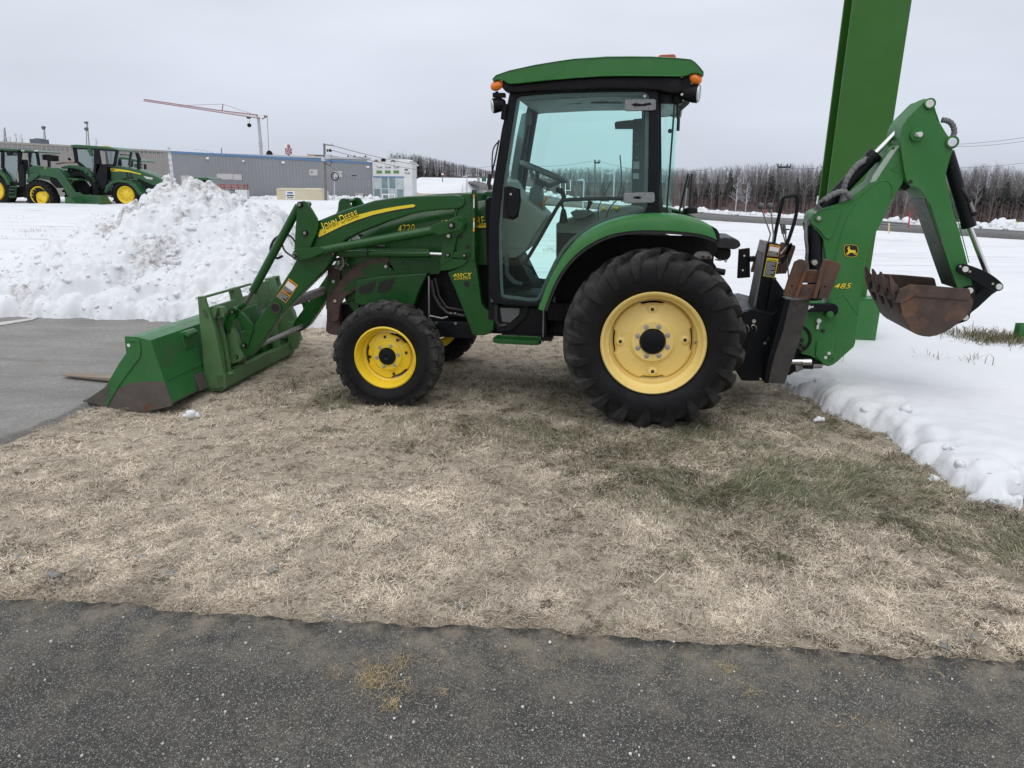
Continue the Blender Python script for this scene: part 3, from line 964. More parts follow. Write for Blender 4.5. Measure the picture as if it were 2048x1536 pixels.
# longer bleached stems in tufts
tx, ty = [], []
for k in range(70):
    py = rng.uniform(2.2, 6.2); pxx = rng.uniform(-1, 1) * .75 * py
    m = int(rng.uniform(8, 40))
    tx.append(rng.normal(pxx, .07, m)); ty.append(rng.normal(py, .06, m))
for px, py, m in ((560, 1010, 200), (620, 1000, 150), (650, 1030, 160), (460, 870, 60), (1350, 930, 120), (1250, 960, 80), (1500, 1060, 120), (1400, 1180, 120), (1620, 1150, 140), (1800, 1200, 140), (1600, 1230, 100), (900, 1210, 60)):
    p = gnd(px, py)
    tx.append(rng.normal(p.x, .10, m)); ty.append(rng.normal(p.y, .09, m))
x, y = np.concatenate(tx), np.concatenate(ty)
ok = (y > asph_y(x) + .02) & (park_d(x, y) < 0) & (snow_d(x, y) < 0)
x, y = x[ok], y[ok]; n = len(x)
c = np.array([[.74, .66, .52]]) * rng.uniform(.6, 1.1, (n, 1))
tag(blades('straw_stems', x, y, rng.uniform(.03, .10, n), rng.uniform(.0014, .0030, n), np.clip(rng.normal(.16, .1, n), .02, .5), c, .9), 'long bleached stems lying on the turf', kind='stuff')
# dark crumbs of soil and leaf litter
x, y = scatter(120000)
keep = (.5 * fbm(x, y, .30, 241, 3) + .5 * fbm(x, y, .08, 242, 3)) > .56
x, y = x[keep], y[keep]; n = len(x)
c = np.array([[.105, .085, .062]]) * rng.uniform(.5, 1.5, (n, 1))
tag(blades('leaf_litter', x, y, rng.uniform(.004, .016, n), rng.uniform(.002, .005, n), np.clip(rng.normal(.25, .2, n), 0, .8), c, .5), 'dark crumbs of leaf litter on the turf', kind='stuff')
# grass tufts standing out of the snow on the left and by the second pylon
x, y = [], []
for px, py, m, s in ((68, 470, 60, .22), (25, 482, 24, .3), (80, 478, 18, .2), (55, 440, 14, .3), (1960, 690, 420, .18), (2010, 695, 420, .18), (2040, 700, 300, .16), (1930, 689, 120, .14), (1985, 702, 260, .16), (1850, 736, 10, .08), (1945, 742, 14, .1), (1662, 753, 8, .05)):
    p = gnd(px, py)
    x.append(rng.normal(p.x, s, m)); y.append(rng.normal(p.y, s * .8, m))
x, y = np.concatenate(x), np.concatenate(y); n = len(x)
pick = rng.random((n, 1))
c = np.where((pick < .45) & (x[:, None] > 0), np.array([[.10, .12, .05]]), np.array([[.26, .20, .13]])) * rng.uniform(.5, 1.2, (n, 1))
gz_old = ground_z
ground_z = lambda X, Y: np.where(snow_d(X, Y) > 0, np.maximum(snow_z(X, Y), terr(X, Y)) - .02, gz_old(X, Y))
tag(blades('grass_tuft', x, y, rng.uniform(.05, .16, n), rng.uniform(.004, .007, n), np.clip(rng.normal(.75, .15, n), .3, 1), c, .4), 'grass tips poking through the snow', kind='stuff')
ground_z = gz_old

# stones on the turf
stone_m = pbr('slate_stone', (.20, .205, .205), .8, var=.3, vs=30, dirt=(.33, .30, .25), dl=(.5, .7), ds=40, bump=.4, bs=90)
def stone(r, flat):
    b = bmesh.new(); bmesh.ops.create_icosphere(b, subdivisions=2, radius=1)
    for v in b.verts:
        k = .75 + .5 * random.random()
        v.co = Vector((v.co.x * r * k, v.co.y * r * .7 * k, v.co.z * r * flat * k))
    me = bpy.data.meshes.new('stone'); b.to_mesh(me); b.free()
    me.materials.append(stone_m)
    return me
sm = [stone(1, f) for f in (.28, .35, .22, .4, .3)]
spots = [(108, 1152, .05), (165, 1117, .035), (175, 1120, .03), (205, 1172, .028), (285, 1115, .034), (340, 1146, .038), (470, 1118, .024), (545, 1140, .04), (550, 1137, .03), (592, 1032, .035), (588, 1042, .03), (505, 1053, .03), (520, 1066, .022), (545, 1054, .026), (560, 1060, .024), (478, 1080, .032), (455, 1084, .022), (580, 1107, .022), (510, 1052, .02), (672, 1228, .035), (690, 1232, .024), (652, 1227, .028), (925, 1215, .024), (195, 1200, .03), (30, 1118, .045), (130, 1130, .03), (640, 996, .03), (632, 1002, .028), (565, 990, .022), (385, 1150, .024), (310, 1165, .02), (75, 1160, .018), (430, 1110, .016), (1890, 1290, .03), (1950, 1270, .022)]
for k, (px, py, r) in enumerate(spots):
    p = gnd(px, py)
    o = link('stone', sm[k % 5], None, None, (p.x, p.y, float(ground_z(np.array([p.x]), np.array([p.y]))[0]) + r * .10))
    o.scale = (r * .62, r * .62, r * .62)
    o.rotation_euler = (random.uniform(-.2, .2), random.uniform(-.2, .2), random.uniform(0, 6))
    tag(o, 'flat grey slate stone lying in the dry turf', 'stone', 'slate stones in the dry turf')
# grit on the drive, straw blown on to it
n = 1500
y = 1 / (1 / 1.45 - rng.random(n) * (1 / 1.45 - 1 / 2.4)); x = rng.uniform(-1, 1, n) * (.85 * y)
ok = y < asph_y(x) - .01
x, y = x[ok], y[ok]
ic = bmesh.new(); bmesh.ops.create_icosphere(ic, subdivisions=1, radius=1)
bv = np.array([v.co[:] for v in ic.verts]); bf = np.array([[v.index for v in f.verts] for f in ic.faces]); ic.free()
V, F, C = [], [], []
for k in range(len(x)):
    s = .0011 + .0042 * rng.random() ** 5
    V.append(bv * s * rng.uniform(.7, 1.3, 3) + (x[k], y[k], .016 + s * .5)); F.append(bf + k * len(bv))
    C.append(np.repeat(np.array([[.62, .61, .58]]) * rng.uniform(.35, 1.1), len(bv), 0))
tag(npmesh('grit', np.vstack(V), np.vstack(F), M['turf'], col=np.vstack(C)), 'pale grit scattered on the asphalt drive', kind='stuff')
x, y = [], []
for px, py, m, s in ((762, 1362, 260, .036), (745, 1375, 120, .03), (805, 1330, 90, .022), (782, 1418, 110, .016), (735, 1335, 40, .02), (812, 1385, 50, .018), (670, 1352, 30, .02), (870, 1325, 16, .015), (1450, 1345, 60, .02), (1495, 1390, 30, .02), (80, 1210, 60, .06), (885, 1390, 14, .01), (590, 1500, 20, .05), (1300, 1310, 70, .09), (1650, 1340, 60, .08), (1700, 1450, 40, .06), (300, 1260, 50, .09), (1120, 1300, 60, .1), (1940, 1400, 40, .1)):
    p = gnd(px, py)
    x.append(rng.normal(p.x, s, m)); y.append(rng.normal(p.y, s, m))
x, y = np.concatenate(x), np.concatenate(y); n = len(x)
ground_z = lambda X, Y: np.full(np.shape(X), .019)
c = np.array([[.46, .36, .20]]) * rng.uniform(.5, 1.15, (n, 1))
tag(blades('loose_straw', x, y, rng.uniform(.004, .030, n), rng.uniform(.0008, .0018, n), np.clip(rng.normal(.04, .05, n), 0, .2), c, .9), 'wisps of dry straw blown on to the drive', kind='stuff')
ground_z = gz_old

# ================================================================== THE TRACTOR
T = empty('tractor', ROOT, None, -YAW)
tag(T, 'green compact cab tractor with front loader and backhoe, parked broadside on the turf', 'tractor')
def part(mb, name, mat, parent=T, bevel=0, **k):
    return mb.build(name, M[mat] if isinstance(mat, str) else mat, parent, bevel, **k)
def pp(name, pts, v0, v1, mat, parent=T, bevel=.004, r=0, sm=0, pv=None):
    """plate: outline in photo pixels on the plane v0 (or pv), extruded to v1"""
    q = LP(pts, v0 if pv is None else pv)
    if sm: q = spl(q, sm)
    if r: q = rnd_poly(q, r)
    return part(MB().prism(q, v0, v1), name, mat, parent, bevel)
def pinhead(c, v, r=.021, parent=T, mat='dark', washer='steel'):
    """a greased pivot pin: collar, recessed end"""
    m = MB().disc(c, r, v - .010, v + .02, 18)
    o = part(m, 'pivot_pin', mat, parent, .003)
    part(MB().disc(c, r * .56, v - .016, v + .01, 14), 'pin_end', washer, parent if parent.parent is T or parent is not T else o, .002)
    return o
def bolt(c, v, r, mat='zinc', parent=T, name='bolt'):
    return part(MB().disc(c, r, v - r * .7, v + .006, 6), name, mat, parent, r * .15)

# ------------------------------------------------------------------ wheels
def tyre_mesh(R0, vin, vout, rb, lugs, lug_h, lug_w, drop, style):
    """vout = outside (toward us), vin = inside"""
    W = vin - vout; mid = (vin + vout) / 2
    Rt = R0 - lug_h
    def s(a): return mid + (vout - mid) * a
    half = [(rb, .70), (rb + .014, .80), (rb + .05, .95), ((rb + Rt) * .5, 1.0), (Rt - .075, .985), (Rt - .03, .93), (Rt - .008, .82), (Rt, .62), (Rt + .004, .3)]
    prof = [(r, s(a)) for r, a in half] + [(r, s(-a)) for r, a in reversed(half)]
    m = MB().lathe(spl(prof, 2, False), (0, 0), 84)
    for sd in (1, -1):
        for k in range(lugs):
            a0 = 2 * math.pi * (k + (.5 if sd < 0 else 0)) / lugs
            if style == 'bar':
                st = [(-.06, Rt - .004, R0, 0.0, lug_w * .8), (.35, Rt - .006, R0 - .002, .10, lug_w), (.74, Rt - .02, R0 - .008, .20, lug_w * 1.15), (.955, Rt - .06, R0 - .030, .265, lug_w * 1.25), (1.035, Rt - .10, R0 - .075, .285, lug_w * 1.2), (1.02, R0 - drop, R0 - drop + .006, .30, lug_w * .75)]
            else:
                st = [(.10, Rt - .004, R0, .0, lug_w), (.55, Rt - .006, R0 - .003, .05 * (k % 2 * 2 - 1), lug_w * 1.1), (.90, Rt - .02, R0 - .010, .06, lug_w * .95), (1.0, Rt - .045, R0 - .034, .06, lug_w * .9), (1.0, R0 - drop * (1 if k % 2 else .7), R0 - drop * (1 if k % 2 else .7) + .004, .06, lug_w * .8)]
            secs = []
            for i, (a, r_in, r_out, da, w) in enumerate(st):
                v = s(a * sd)
                ring = []
                for (rr, dw, dv) in ((r_in, -.62, 0), (r_out, -.5, 0), (r_out, .5, 0), (r_in, .62, 0)):
                    ang = a0 + da * 1.0 + dw * w / R0
                    vv = v
                    if a > .99 and rr == r_in: vv = s((a - .12) * sd)
                    ring.append((rr * math.cos(ang), vv, rr * math.sin(ang)))
                secs.append(ring)
            m.loft(secs)
    return m
def wheel(center, vface, R0, rimr, width, kind, lift=0.0):
    """kind 'rear' / 'front'; vface = plane of the rim flange"""
    W = empty('wheel', (center[0], vface, center[1]), T)
    if kind == 'rear':
        m = tyre_mesh(R0, width - .035, -.035, rimr - .012, 20, .046, .050, .175, 'bar')
        yl = 'paleyellow'
    else:
        m = tyre_mesh(R0, width - .02, -.02, rimr - .01, 24, .016, .040, .062, 'block')
        yl = 'yellow'
    me = m.mesh('tyre', 0, ang=38)
    if lift:                                         # flattened a little where it carries the load
        for vtx in me.vertices:
            if vtx.co.z < -lift: vtx.co.z = -lift - (-lift - vtx.co.z) * .08
    dv_ = [min(1, max(0, (math.hypot(v_.co.x, v_.co.z) / R0 - .80) / .2)) for v_ in me.vertices]
    da = me.attributes.new('dust', 'FLOAT', 'POINT'); da.data.foreach_set('value', dv_)
    o = link('tyre', me, M['rubber'], W)
    r = rimr
    if kind == 'rear':
        prof = [(r, .012), (r + .002, -.002), (r - .006, -.010), (r - .018, -.004), (r - .024, .012), (r - .030, .030), (r - .040, .040), (r - .050, .050), (r - .052, .115), (r - .075, .135), (r - .085, .19), (r - .07, .30), (r, .36), (r + .02, .36), (r - .03, .29), (r - .05, .18), (r - .02, .06)]
        part(MB().lathe(prof, (0, 0), 72, True), 'rim_barrel', yl, W, ang=30)
        # wheel disc with four cut-outs round its edge
        vd, rd = .105, .262
        secs_r = [(rd, vd + .012), (rd - .012, vd), (rd - .05, vd - .004), (.150, vd - .016), (.135, vd - .030), (.128, vd - .036), (.085, vd - .036), (.078, vd - .020)]
        n = 96
        d = MB(); vs, fs = [], []
        for k in range(n):
            a = 2 * math.pi * k / n
            q = abs(((a - R(4)) / (math.pi / 2) + .5) % 1 - .5) * math.pi / 2
            cut = .020 * float(sstep(R(19), R(14), q))
            for i, (rr, v) in enumerate(secs_r):
                rr = rr - cut if i < 3 else rr
                vs.append((rr * math.cos(a), v, rr * math.sin(a)))
        mm = len(secs_r)
        for k in range(n):
            kk = (k + 1) % n
            for i in range(mm - 1): fs.append((k * mm + i, k * mm + i + 1, kk * mm + i + 1, kk * mm + i))
        d.add(vs, fs); d.add([(x * .985, y + .010, z * .985) for x, y, z in vs], [f[::-1] for f in fs])
        part(d, 'wheel_disc', yl, W, ang=30)
        for k in range(4):
            a = R(4) + k * math.pi / 2
            c = (.203 * math.cos(a), .203 * math.sin(a))
            part(MB().lathe([(.030, vd - .0075), (.022, vd - .0125), (.012, vd - .0135), (.0, vd - .0135)], c, 18), 'hole_boss', yl, W)
            part(MB().prism([(c[0] + x * .0095, c[1] + z * .0095) for x, z in ((-1, -1), (1, -1), (1, 1), (-1, 1))], vd - .0150, vd - .008), 'square_hole_shade', 'decalblack', W)  # black plate painted in for the shade of a hole
        part(MB().lathe([(.078, vd + .02), (.078, vd - .045), (.074, vd - .052), (.060, vd - .056), (.0, vd - .058)], (0, 0), 30), 'hub_cap', 'blackpaint', W)
        for k in range(8):
            a = 2 * math.pi * (k + .5) / 8 + R(4)
            bolt((.101 * math.cos(a), .101 * math.sin(a)), vd - .036, .0105, 'zinc', W, 'wheel_bolt')
            part(MB().disc((.101 * math.cos(a), .101 * math.sin(a)), .0155, vd - .039, vd - .03, 14), 'bolt_washer', 'zinc', W)
        part(MB().tube([(.27, .08, .01), (.262, .045, .008), (.255, .03, .007)], .005, 8), 'tyre_valve', 'steel', W)
        part(MB().lathe([(.24, .13), (.0, .13)], (0, 0), 40), 'wheel_back', 'dark', W)
    else:
        prof = [(r, .012), (r + .002, -.002), (r - .008, -.008), (r - .016, .004), (r - .022, .022), (r - .028, .036), (r - .034, .075), (r - .050, .088), (r - .052, .13), (r - .03, .20), (r, .23), (r + .01, .23), (r - .02, .15), (r - .02, .05)]
        part(MB().lathe(prof, (0, 0), 64, True), 'rim_barrel', yl, W, ang=30)
        vd, rd = .075, .166
        n = 84
        secs_r = [(rd, vd + .012), (rd - .008, vd), (rd - .03, vd - .004), (.108, vd - .012), (.100, vd - .022), (.094, vd - .026), (.062, vd - .026), (.058, vd - .01)]
        d = MB(); vs, fs = [], []
        for k in range(n):
            a = 2 * math.pi * k / n
            q = abs(((a - R(60)) / (2 * math.pi / 3) + .5) % 1 - .5) * 2 * math.pi / 3
            cut = .016 * float(sstep(R(27), R(20), q))
            for i, (rr, v) in enumerate(secs_r):
                rr = rr - cut if i < 3 else rr
                vs.append((rr * math.cos(a), v, rr * math.sin(a)))
        mm = len(secs_r)
        for k in range(n):
            kk = (k + 1) % n
            for i in range(mm - 1): fs.append((k * mm + i, k * mm + i + 1, kk * mm + i + 1, kk * mm + i))
        d.add(vs, fs); d.add([(x * .985, y + .008, z * .985) for x, y, z in vs], [f[::-1] for f in fs])
        part(d, 'wheel_disc', yl, W, ang=30)
        for a in (R(98), R(12), R(-74), R(186), R(58)):
            c = (.134 * math.cos(a), .134 * math.sin(a))
            part(MB().prism([(c[0] + x * .0075, c[1] + z * .0085) for x, z in ((-1, -1), (1, -1), (1, 1), (-1, 1))], vd - .012, vd - .004), 'square_hole_shade', 'decalblack', W)  # black plate in place of a cut hole, its shade as colour
        part(MB().lathe([(.060, vd + .02), (.060, vd - .034), (.056, vd - .042), (.02, vd - .046), (.012, vd - .040), (.0, vd - .040)], (0, 0), 28), 'hub_cap', 'blackpaint', W)
        for k in range(6):
            a = 2 * math.pi * k / 6 + R(10)
            bolt((.079 * math.cos(a), .079 * math.sin(a)), vd - .026, .0095, 'zinc', W, 'wheel_bolt')
            part(MB().disc((.079 * math.cos(a), .079 * math.sin(a)), .013, vd - .028, vd - .02, 12), 'bolt_washer', 'zinc', W)
        part(MB().tube([(.10, .06, .13), (.092, .035, .122)], .006, 8), 'tyre_valve', 'steel', W)
        part(MB().lathe([(.16, .10), (.0, .10)], (0, 0), 40), 'wheel_back', 'dark', W)
    return W
RW = L(1306, 688, 0.0)
VF = .13
FW = L(770, 716, VF)
def mirror(W):
    c = W.copy(); COL.objects.link(c); c.parent = W.parent
    c.location.y = 2 * VC - W.location.y; c.scale.y = -1
    for ch in list(W.children):
        d = ch.copy(); COL.objects.link(d); d.parent = c
    return c
rw = wheel((RW[0], RW[1]), 0.0, .577, .327, .44, 'rear', RW[1] - .004)
fw = wheel((FW[0], FW[1]), VF, .384, .2185, .225, 'front', FW[1] - .004)
mirror(rw)
mirror(fw)

# ------------------------------------------------------------------ chassis
def uw(px, py, v): return L(px, py, v)
x0, zt = uw(700, 505, .6); x1, zb = uw(990, 645, .6)
part(MB().box(uw(735, 500, .62)[0], uw(985, 500, .62)[0], .62, 1.14, .55, 1.02), 'engine', 'dark', T, .02)
part(MB().box(uw(680, 600, .70)[0], uw(1310, 600, .70)[0], .66, 1.10, .44, .62), 'chassis_frame', 'dark', T, .015)
part(MB().cyl((FW[0], VF + .15, FW[1]), (FW[0], 2 * VC - VF - .15, FW[1]), .055, n=14).box(FW[0] - .1, FW[0] + .1, .75, 1.0, FW[1] - .07, .5), 'front_axle', 'dark', T, .006)
part(MB().cyl((RW[0], .12, RW[1]), (RW[0], 2 * VC - .12, RW[1]), .11, n=18).box(RW[0] - .24, RW[0] + .27, .55, 1.2, .40, .86), 'rear_axle', 'dark', T, .01)
# hoses, filter and pipes seen in the gap behind the front wheel
part(MB().tube([L3(863, 560, .5), L3(868, 590, .5), L3(880, 612, .5), L3(895, 626, .5), L3(930, 632, .5)], .014, 8), 'hydraulic_hose', 'rubberhose', T)
part(MB().tube([L3(870, 556, .52), L3(878, 592, .52), L3(893, 615, .52), L3(940, 624, .52)], .011, 8), 'hydraulic_hose', 'rubberhose', T)
part(MB().tube([L3(858, 552, .46), L3(858, 640, .46)], .007, 6), 'steel_pipe', 'steel', T)
part(MB().tube([L3(860, 632, .46), L3(884, 637, .46), L3(896, 634, .46)], .008, 6), 'steel_pipe', 'steel', T)
part(MB().sphere(L3(876, 582, .56), .035, sq=(1, 1, 1.1)), 'oil_filter', 'blackpaint', T)
part(MB().box(uw(845, 640, .48)[0], uw(950, 640, .48)[0], .47, .66, uw(845, 672, .48)[1], uw(845, 640, .48)[1]), 'loader_mount', 'blackpaint', T, .01)
for q in ((872, 646), (911, 647)): bolt(L(*q, .465), .47, .012, 'steel')
for q in ((902, 626), (911, 626)): part(MB().disc(L(*q, .48), .006, .47, .49, 8), 'hose_clamp', 'zinc')

# ------------------------------------------------------------------ hood
def hood():
    st = [(664, 520, 470), (676, 500, 446), (700, 478, 432), (760, 446, 418), (830, 425, 408), (900, 410, 402), (960, 401, 398), (985, 398, 396)]
    secs = []
    for i, (px, ys, yt) in enumerate(st):
        u = L(px, 500, .56)[0]
        ws = L(px, ys, .56)[1]
        hw = .32 if i > 2 else (.24, .28, .31)[i]
        top = L(px, 399 + (ys - 399) * .72, VC)[1]
        wl_ = L(px, 530, .56)[1]
        ring = [(u, VC - hw, wl_), (u, VC - hw - .002, ws - .10), (u, VC - hw + .012, ws - .03), (u, VC - hw + .06, ws + (top - ws) * .45), (u, VC - hw * .5, ws + (top - ws) * .9), (u, VC, top)]
        ring += [(a, 2 * VC - b, c) for a, b, c in reversed(ring[:-1])]
        secs.append(ring)
    return part(MB().loft(secs), 'hood', 'green', T, 0, ang=50)
hd = hood()
lettering('hood_lettering', '4720', M['decalyellow'], hd, L3(796, 465.5, .553), L3(831, 463, .553), .052, shear=.25, outline=M['decalblack'])
st1 = LP([(792, 469), (838, 462), (862, 456), (880, 453), (880, 449), (860, 452), (838, 458), (815, 461)], .553)
part(MB().prism(LP([(792, 470), (815, 462), (840, 458), (862, 452.5), (880, 449), (880, 453), (862, 457), (840, 463)], .553), .553, .558), 'hood_stripe', 'decalyellow', hd)
lettering('hood_lettering', 'JOHN DEERE', M['decalyellow'], hd, L3(883, 457, .553), L3(970, 449, .553), .056, small_caps=False, outline=M['decalblack'])
part(MB().prism(LP([(942, 450), (968, 449), (968, 446), (972.5, 446), (972.5, 455), (942, 457)], .553), .553, .558), 'hood_stripe', 'decalyellow', hd)
part(MB().prism(LP([(942, 456.5), (972.5, 454.8), (972.5, 458), (942, 459)], .5535), .5535, .558), 'hood_stripe_edge', 'decalblack', hd)
bolt(L(951, 473, .553), .555, .008, 'zinc', hd)
# side panel with three slanted vents, grille block behind it
sp_ = pp('side_panel', [(712, 560), (760, 552), (856, 546), (846, 566), (835, 590), (828, 613), (800, 606), (770, 603), (745, 607), (725, 612), (708, 606)], .50, .62, 'green', T, .012)
for q in ([(716, 580), (722, 572), (752, 561), (751, 572), (744, 585), (728, 589), (719, 587)], [(753, 584), (758, 567), (764, 562), (776, 559), (770, 575), (762, 587)], [(765, 586), (772, 572), (780, 558), (792, 556), (784, 573), (775, 583)]):
    pp('vent', q, .4985, .51, 'decalblack', sp_, 0)
    c = LP(q, .498)
pp('radiator_cover', [(676, 500), (720, 498), (725, 560), (716, 600), (690, 606), (678, 560)], .60, 1.16, 'green', T, .02)
pp('radiator_screen', [(712, 497), (742, 494), (746, 560), (722, 560)], .57, .61, 'dark', T, .004)
pp('air_cleaner_scoop', [(702, 474), (716, 468), (750, 470), (768, 480), (768, 500), (700, 500)], .585, .75, 'dark', T, .012)
part(MB().cyl(L3(713, 479, .53), L3(713, 479, .62), .030, n=20), 'hose_fitting', 'zinc', T, .006)
part(MB().tube([L3(720, 493, .50), L3(735, 491, .50), L3(752, 491, .50), L3(771, 494, .50)], .012, 8), 'hydraulic_hose', 'rubberhose', T)
part(MB().tube([L3(640, 523, .56), L3(660, 522, .55), L3(690, 515, .54), L3(712, 500, .54)], .012, 8), 'hydraulic_hose', 'rubberhose', T)
part(MB().tube([L3(684, 500, .52), L3(687, 530, .52), L3(680, 540, .52)], .011, 8).tube([L3(694, 512, .52), L3(690, 525, .52), L3(697, 531, .52)], .004, 6), 'coolant_hose', 'steel', T)
# hood-to-cab black cowl
pp('cowl', [(970, 399), (979, 394), (986, 394), (986, 640), (976, 640), (974, 540)], .52, 1.24, 'black', T, .008)
part(MB().tube([L3(974, 404, .60), L3(976, 398, .75), L3(977, 396, .88)], .010, 8), 'cowl_seal', 'rubberhose', T)

# ------------------------------------------------------------------ loader
def loader_side(near):
    """built on the near side; the far one is a mirrored copy"""
    P = []
    vA0, vA1 = .385, .475
    mast = [(908, 420), (911, 398), (918, 389), (926, 387), (942, 387), (949, 460), (950, 516), (957, 560), (963, 607), (968, 616), (978, 623), (986, 632), (989, 644), (986, 660), (978, 668), (969, 671), (944.8, 671), (928, 626), (910.6, 581), (894.4, 545.5), (914, 536), (911, 500), (909, 458)]
    m = pp('loader_mast', mast, .405, .475, 'green', T, .010)
    P.append(m)
    for q, r in (((921, 473), .0145), ((935.7, 494), .015), ((933.5, 568.5), .0215)):
        part(MB().disc(L(*q, .403), r, .4045, .43, 20), 'mast_hole_shade', 'decalblack', m)  # black disc as the shaded inside of a mast hole
    pp('mast_flange', [(943, 381), (946.5, 379), (949.3, 395), (949.5, 520), (943, 520)], .385, .50, 'green', m, .003)
    # the ledge that runs down and round the lower pivot
    ledge = [L3(*q, .402) for q in ((917, 411), (912.5, 425), (911, 436), (907, 440))]
    part(MB().tube(ledge, .008, 8), 'mast_rib', 'green', m)
    # the arm: upper boom, knee and lower boom in one welded box
    arm = [(632, 443), (683, 422), (748, 401), (780, 396), (813, 392.7), (878, 390), (908, 389.5), (922, 391), (930, 398), (930, 408), (924, 415), (911, 418.6), (878, 420.5), (845, 423.7), (820, 429), (797, 436.5), (770, 445), (748, 454), (715, 467), (690, 481), (672, 503), (660, 526), (649, 541), (604, 586), (557, 636), (536, 668), (516, 697), (500, 711), (486, 712), (478, 702), (480, 690), (490, 676), (505, 655), (545, 596), (581, 540), (591, 521), (600, 490)]
    ar = pp('loader_arm', arm, vA0, vA1, 'green', T, .013)
    P.append(ar)
    part(MB().tube([L3(*q, vA0 - .003) for q in ((560, 632), (604, 588))], .003, 5), 'weld_seam', 'green', ar)
    # pivot tower: two cheek plates with the tube pivots
    tower = [(594, 411), (598, 404), (606, 401.5), (613, 404), (624, 420), (634, 437), (636.5, 450), (633, 466), (620, 497), (612, 511), (602, 519), (592, 520), (587, 514), (588, 500), (591, 450)]
    for a, b in ((.352, .374), (.486, .508)):
        t = pp('pivot_plate', tower, a, b, 'green', T, .006)
        P.append(t)
        if a < .4:
            pp('plate_recess', spl([(597, 440), (599, 425), (606, 418), (616, 425), (626, 444), (625, 462), (616, 476), (604, 476), (597, 468)], 2), .3505, .356, 'green', t, .002)
            for q in ((599.5, 409.5), (610, 466)): pinhead(L(*q, .345), .350, .021, t)
    part(MB().cyl(L3(599.5, 409.5, .352), (L(599.5, 409.5, .352)[0], .508, L(599.5, 409.5, .352)[1]), .018, n=12).cyl(L3(610, 466, .36), (L(610, 466, .36)[0], .508, L(610, 466, .36)[1]), .03, n=14), 'tower_spacer', 'green', P[-1])
    # tilt cylinder
    c = empty('tilt_cylinder', (0, 0, 0), T)
    P.append(c)
    va = .43
    a, b, d, e_ = L3(598, 412, va), L3(505.5, 583, va), L3(486, 613, va), L3(466, 623.5, va)
    part(MB().cyl(a, b, .0295, n=20), 'barrel', 'green', c, .003)
    part(MB().cyl(L3(508, 579, va), b, .0315, n=20), 'gland', 'green', c, .003)
    part(MB().cyl(b, d, .0145, n=14), 'rod', 'baresteel', c)
    part(MB().cyl(L3(490, 606, va), L3(470, 622, va), .021, n=12).disc(L(466, 623.7, va), .026, va - .028, va + .028, 16), 'rod_clevis', 'green', c, .003)
    part(MB().tube(spl([L3(561, 470, .46), L3(548, 480, .47), L3(541, 500, .47), L3(552, 516, .46), L3(565, 512, .45)], 4, False), .009, 7), 'cylinder_hose', 'rubberhose', c)
    part(MB().tube(spl([L3(572, 468, .45), L3(583, 474, .44), L3(590, 484, .43)], 4, False).__add__(spl([L3(590, 484, .43), L3(594, 500, .42)], 3, False)[1:]), .007, 7).tube(spl([L3(564, 488, .45), L3(570, 502, .44), L3(586, 514, .42)], 4, False), .007, 7), 'cylinder_hose', 'rubberhose', c)
    # self-levelling link above, with flat fork ends
    lk = empty('levelling_link', (0, 0, 0), T)
    P.append(lk)
    vl = .335
    part(MB().cyl(L3(624, 504.5, vl), L3(880, 458.5, vl), .0315, n=18), 'link_tube', 'green', lk, .003)
    fork = LP([(586, 503), (592, 498), (622, 495), (634, 493), (652, 498), (640, 509), (622, 516), (598, 521), (588, 520), (583, 512)], vl - .03)
    part(MB().prism(fork, vl - .032, vl - .018), 'fork_plate', 'green', lk, .004)
    fork2 = LP([(858, 464), (862, 452), (885, 442), (912, 440.5), (925, 446), (927, 452), (922, 460), (905, 464), (880, 470)], vl - .03)
    part(MB().prism(fork2, vl - .032, vl - .018), 'fork_plate', 'green', lk, .004)
    part(MB().disc(L(590, 512, vl - .03), .023, vl - .04, .42, 18), 'link_boss', 'steel', lk, .003)
    pinhead(L(590, 512, vl - .04), vl - .043, .015, lk)
    pinhead(L(903.5, 450.5, vl - .03), vl - .036, .022, lk)
    # bracket where the link meets the mast
    br = pp('link_bracket', [(890, 466), (900, 440), (914, 432), (926, 434), (932, 446), (928, 462), (914, 474), (904, 520), (884, 530), (882, 520), (884, 480)], .385, .404, 'green', T, .006)
    P.append(br)
    part(MB().disc(L(896.5, 472, .37), .021, .366, .40, 18), 'bracket_boss', 'green', br, .003)
    part(MB().disc(L(896.5, 472, .36), .0125, .360, .37, 14), 'pin_end', 'lamp', br, .002)
    # lift cylinder and its dog-bone
    lc = empty('lift_cylinder', (0, 0, 0), T)
    P.append(lc)
    vc = .43 - .012
    part(MB().cyl(L3(684, 506, vc), L3(860, 507.5, vc), .0305, n=20), 'barrel', 'green', lc, .003)
    part(MB().cyl(L3(700, 499.5, vc - .012), L3(852, 499, vc - .012), .005, n=8), 'oil_pipe', 'green', lc)
    part(MB().cyl(L3(858, 507.5, vc), L3(893, 509, vc), .013, n=12), 'rod', 'chrome', lc)
    part(MB().disc(L(668, 507, vc), .024, vc - .03, vc + .03, 18).cyl(L3(668, 507, vc), L3(686, 506, vc), .022, n=12), 'base_clevis', 'green', lc, .003)
    pinhead(L(668, 507, vc - .03), vc - .034, .017, lc)
    part(MB().tube([L3(735, 495, vc - .03), L3(734, 506, vc - .036), L3(735, 517, vc - .03)], .004, 6), 'cable_tie', 'decalblack', lc)
    db = LP([(886, 510), (890, 502.5), (897, 501.5), (904, 504), (920, 504), (927, 501.5), (935, 503), (938, 510), (935, 517), (927, 519), (919, 515.5), (905, 515.5), (897, 519), (889, 517.5)], .392)
    part(MB().prism(spl(db, 2), .390, .404), 'dog_bone', 'green', lc, .003)
    for q in ((896, 510), (929, 511)): pinhead(L(*q, .385), .388, .017, lc)
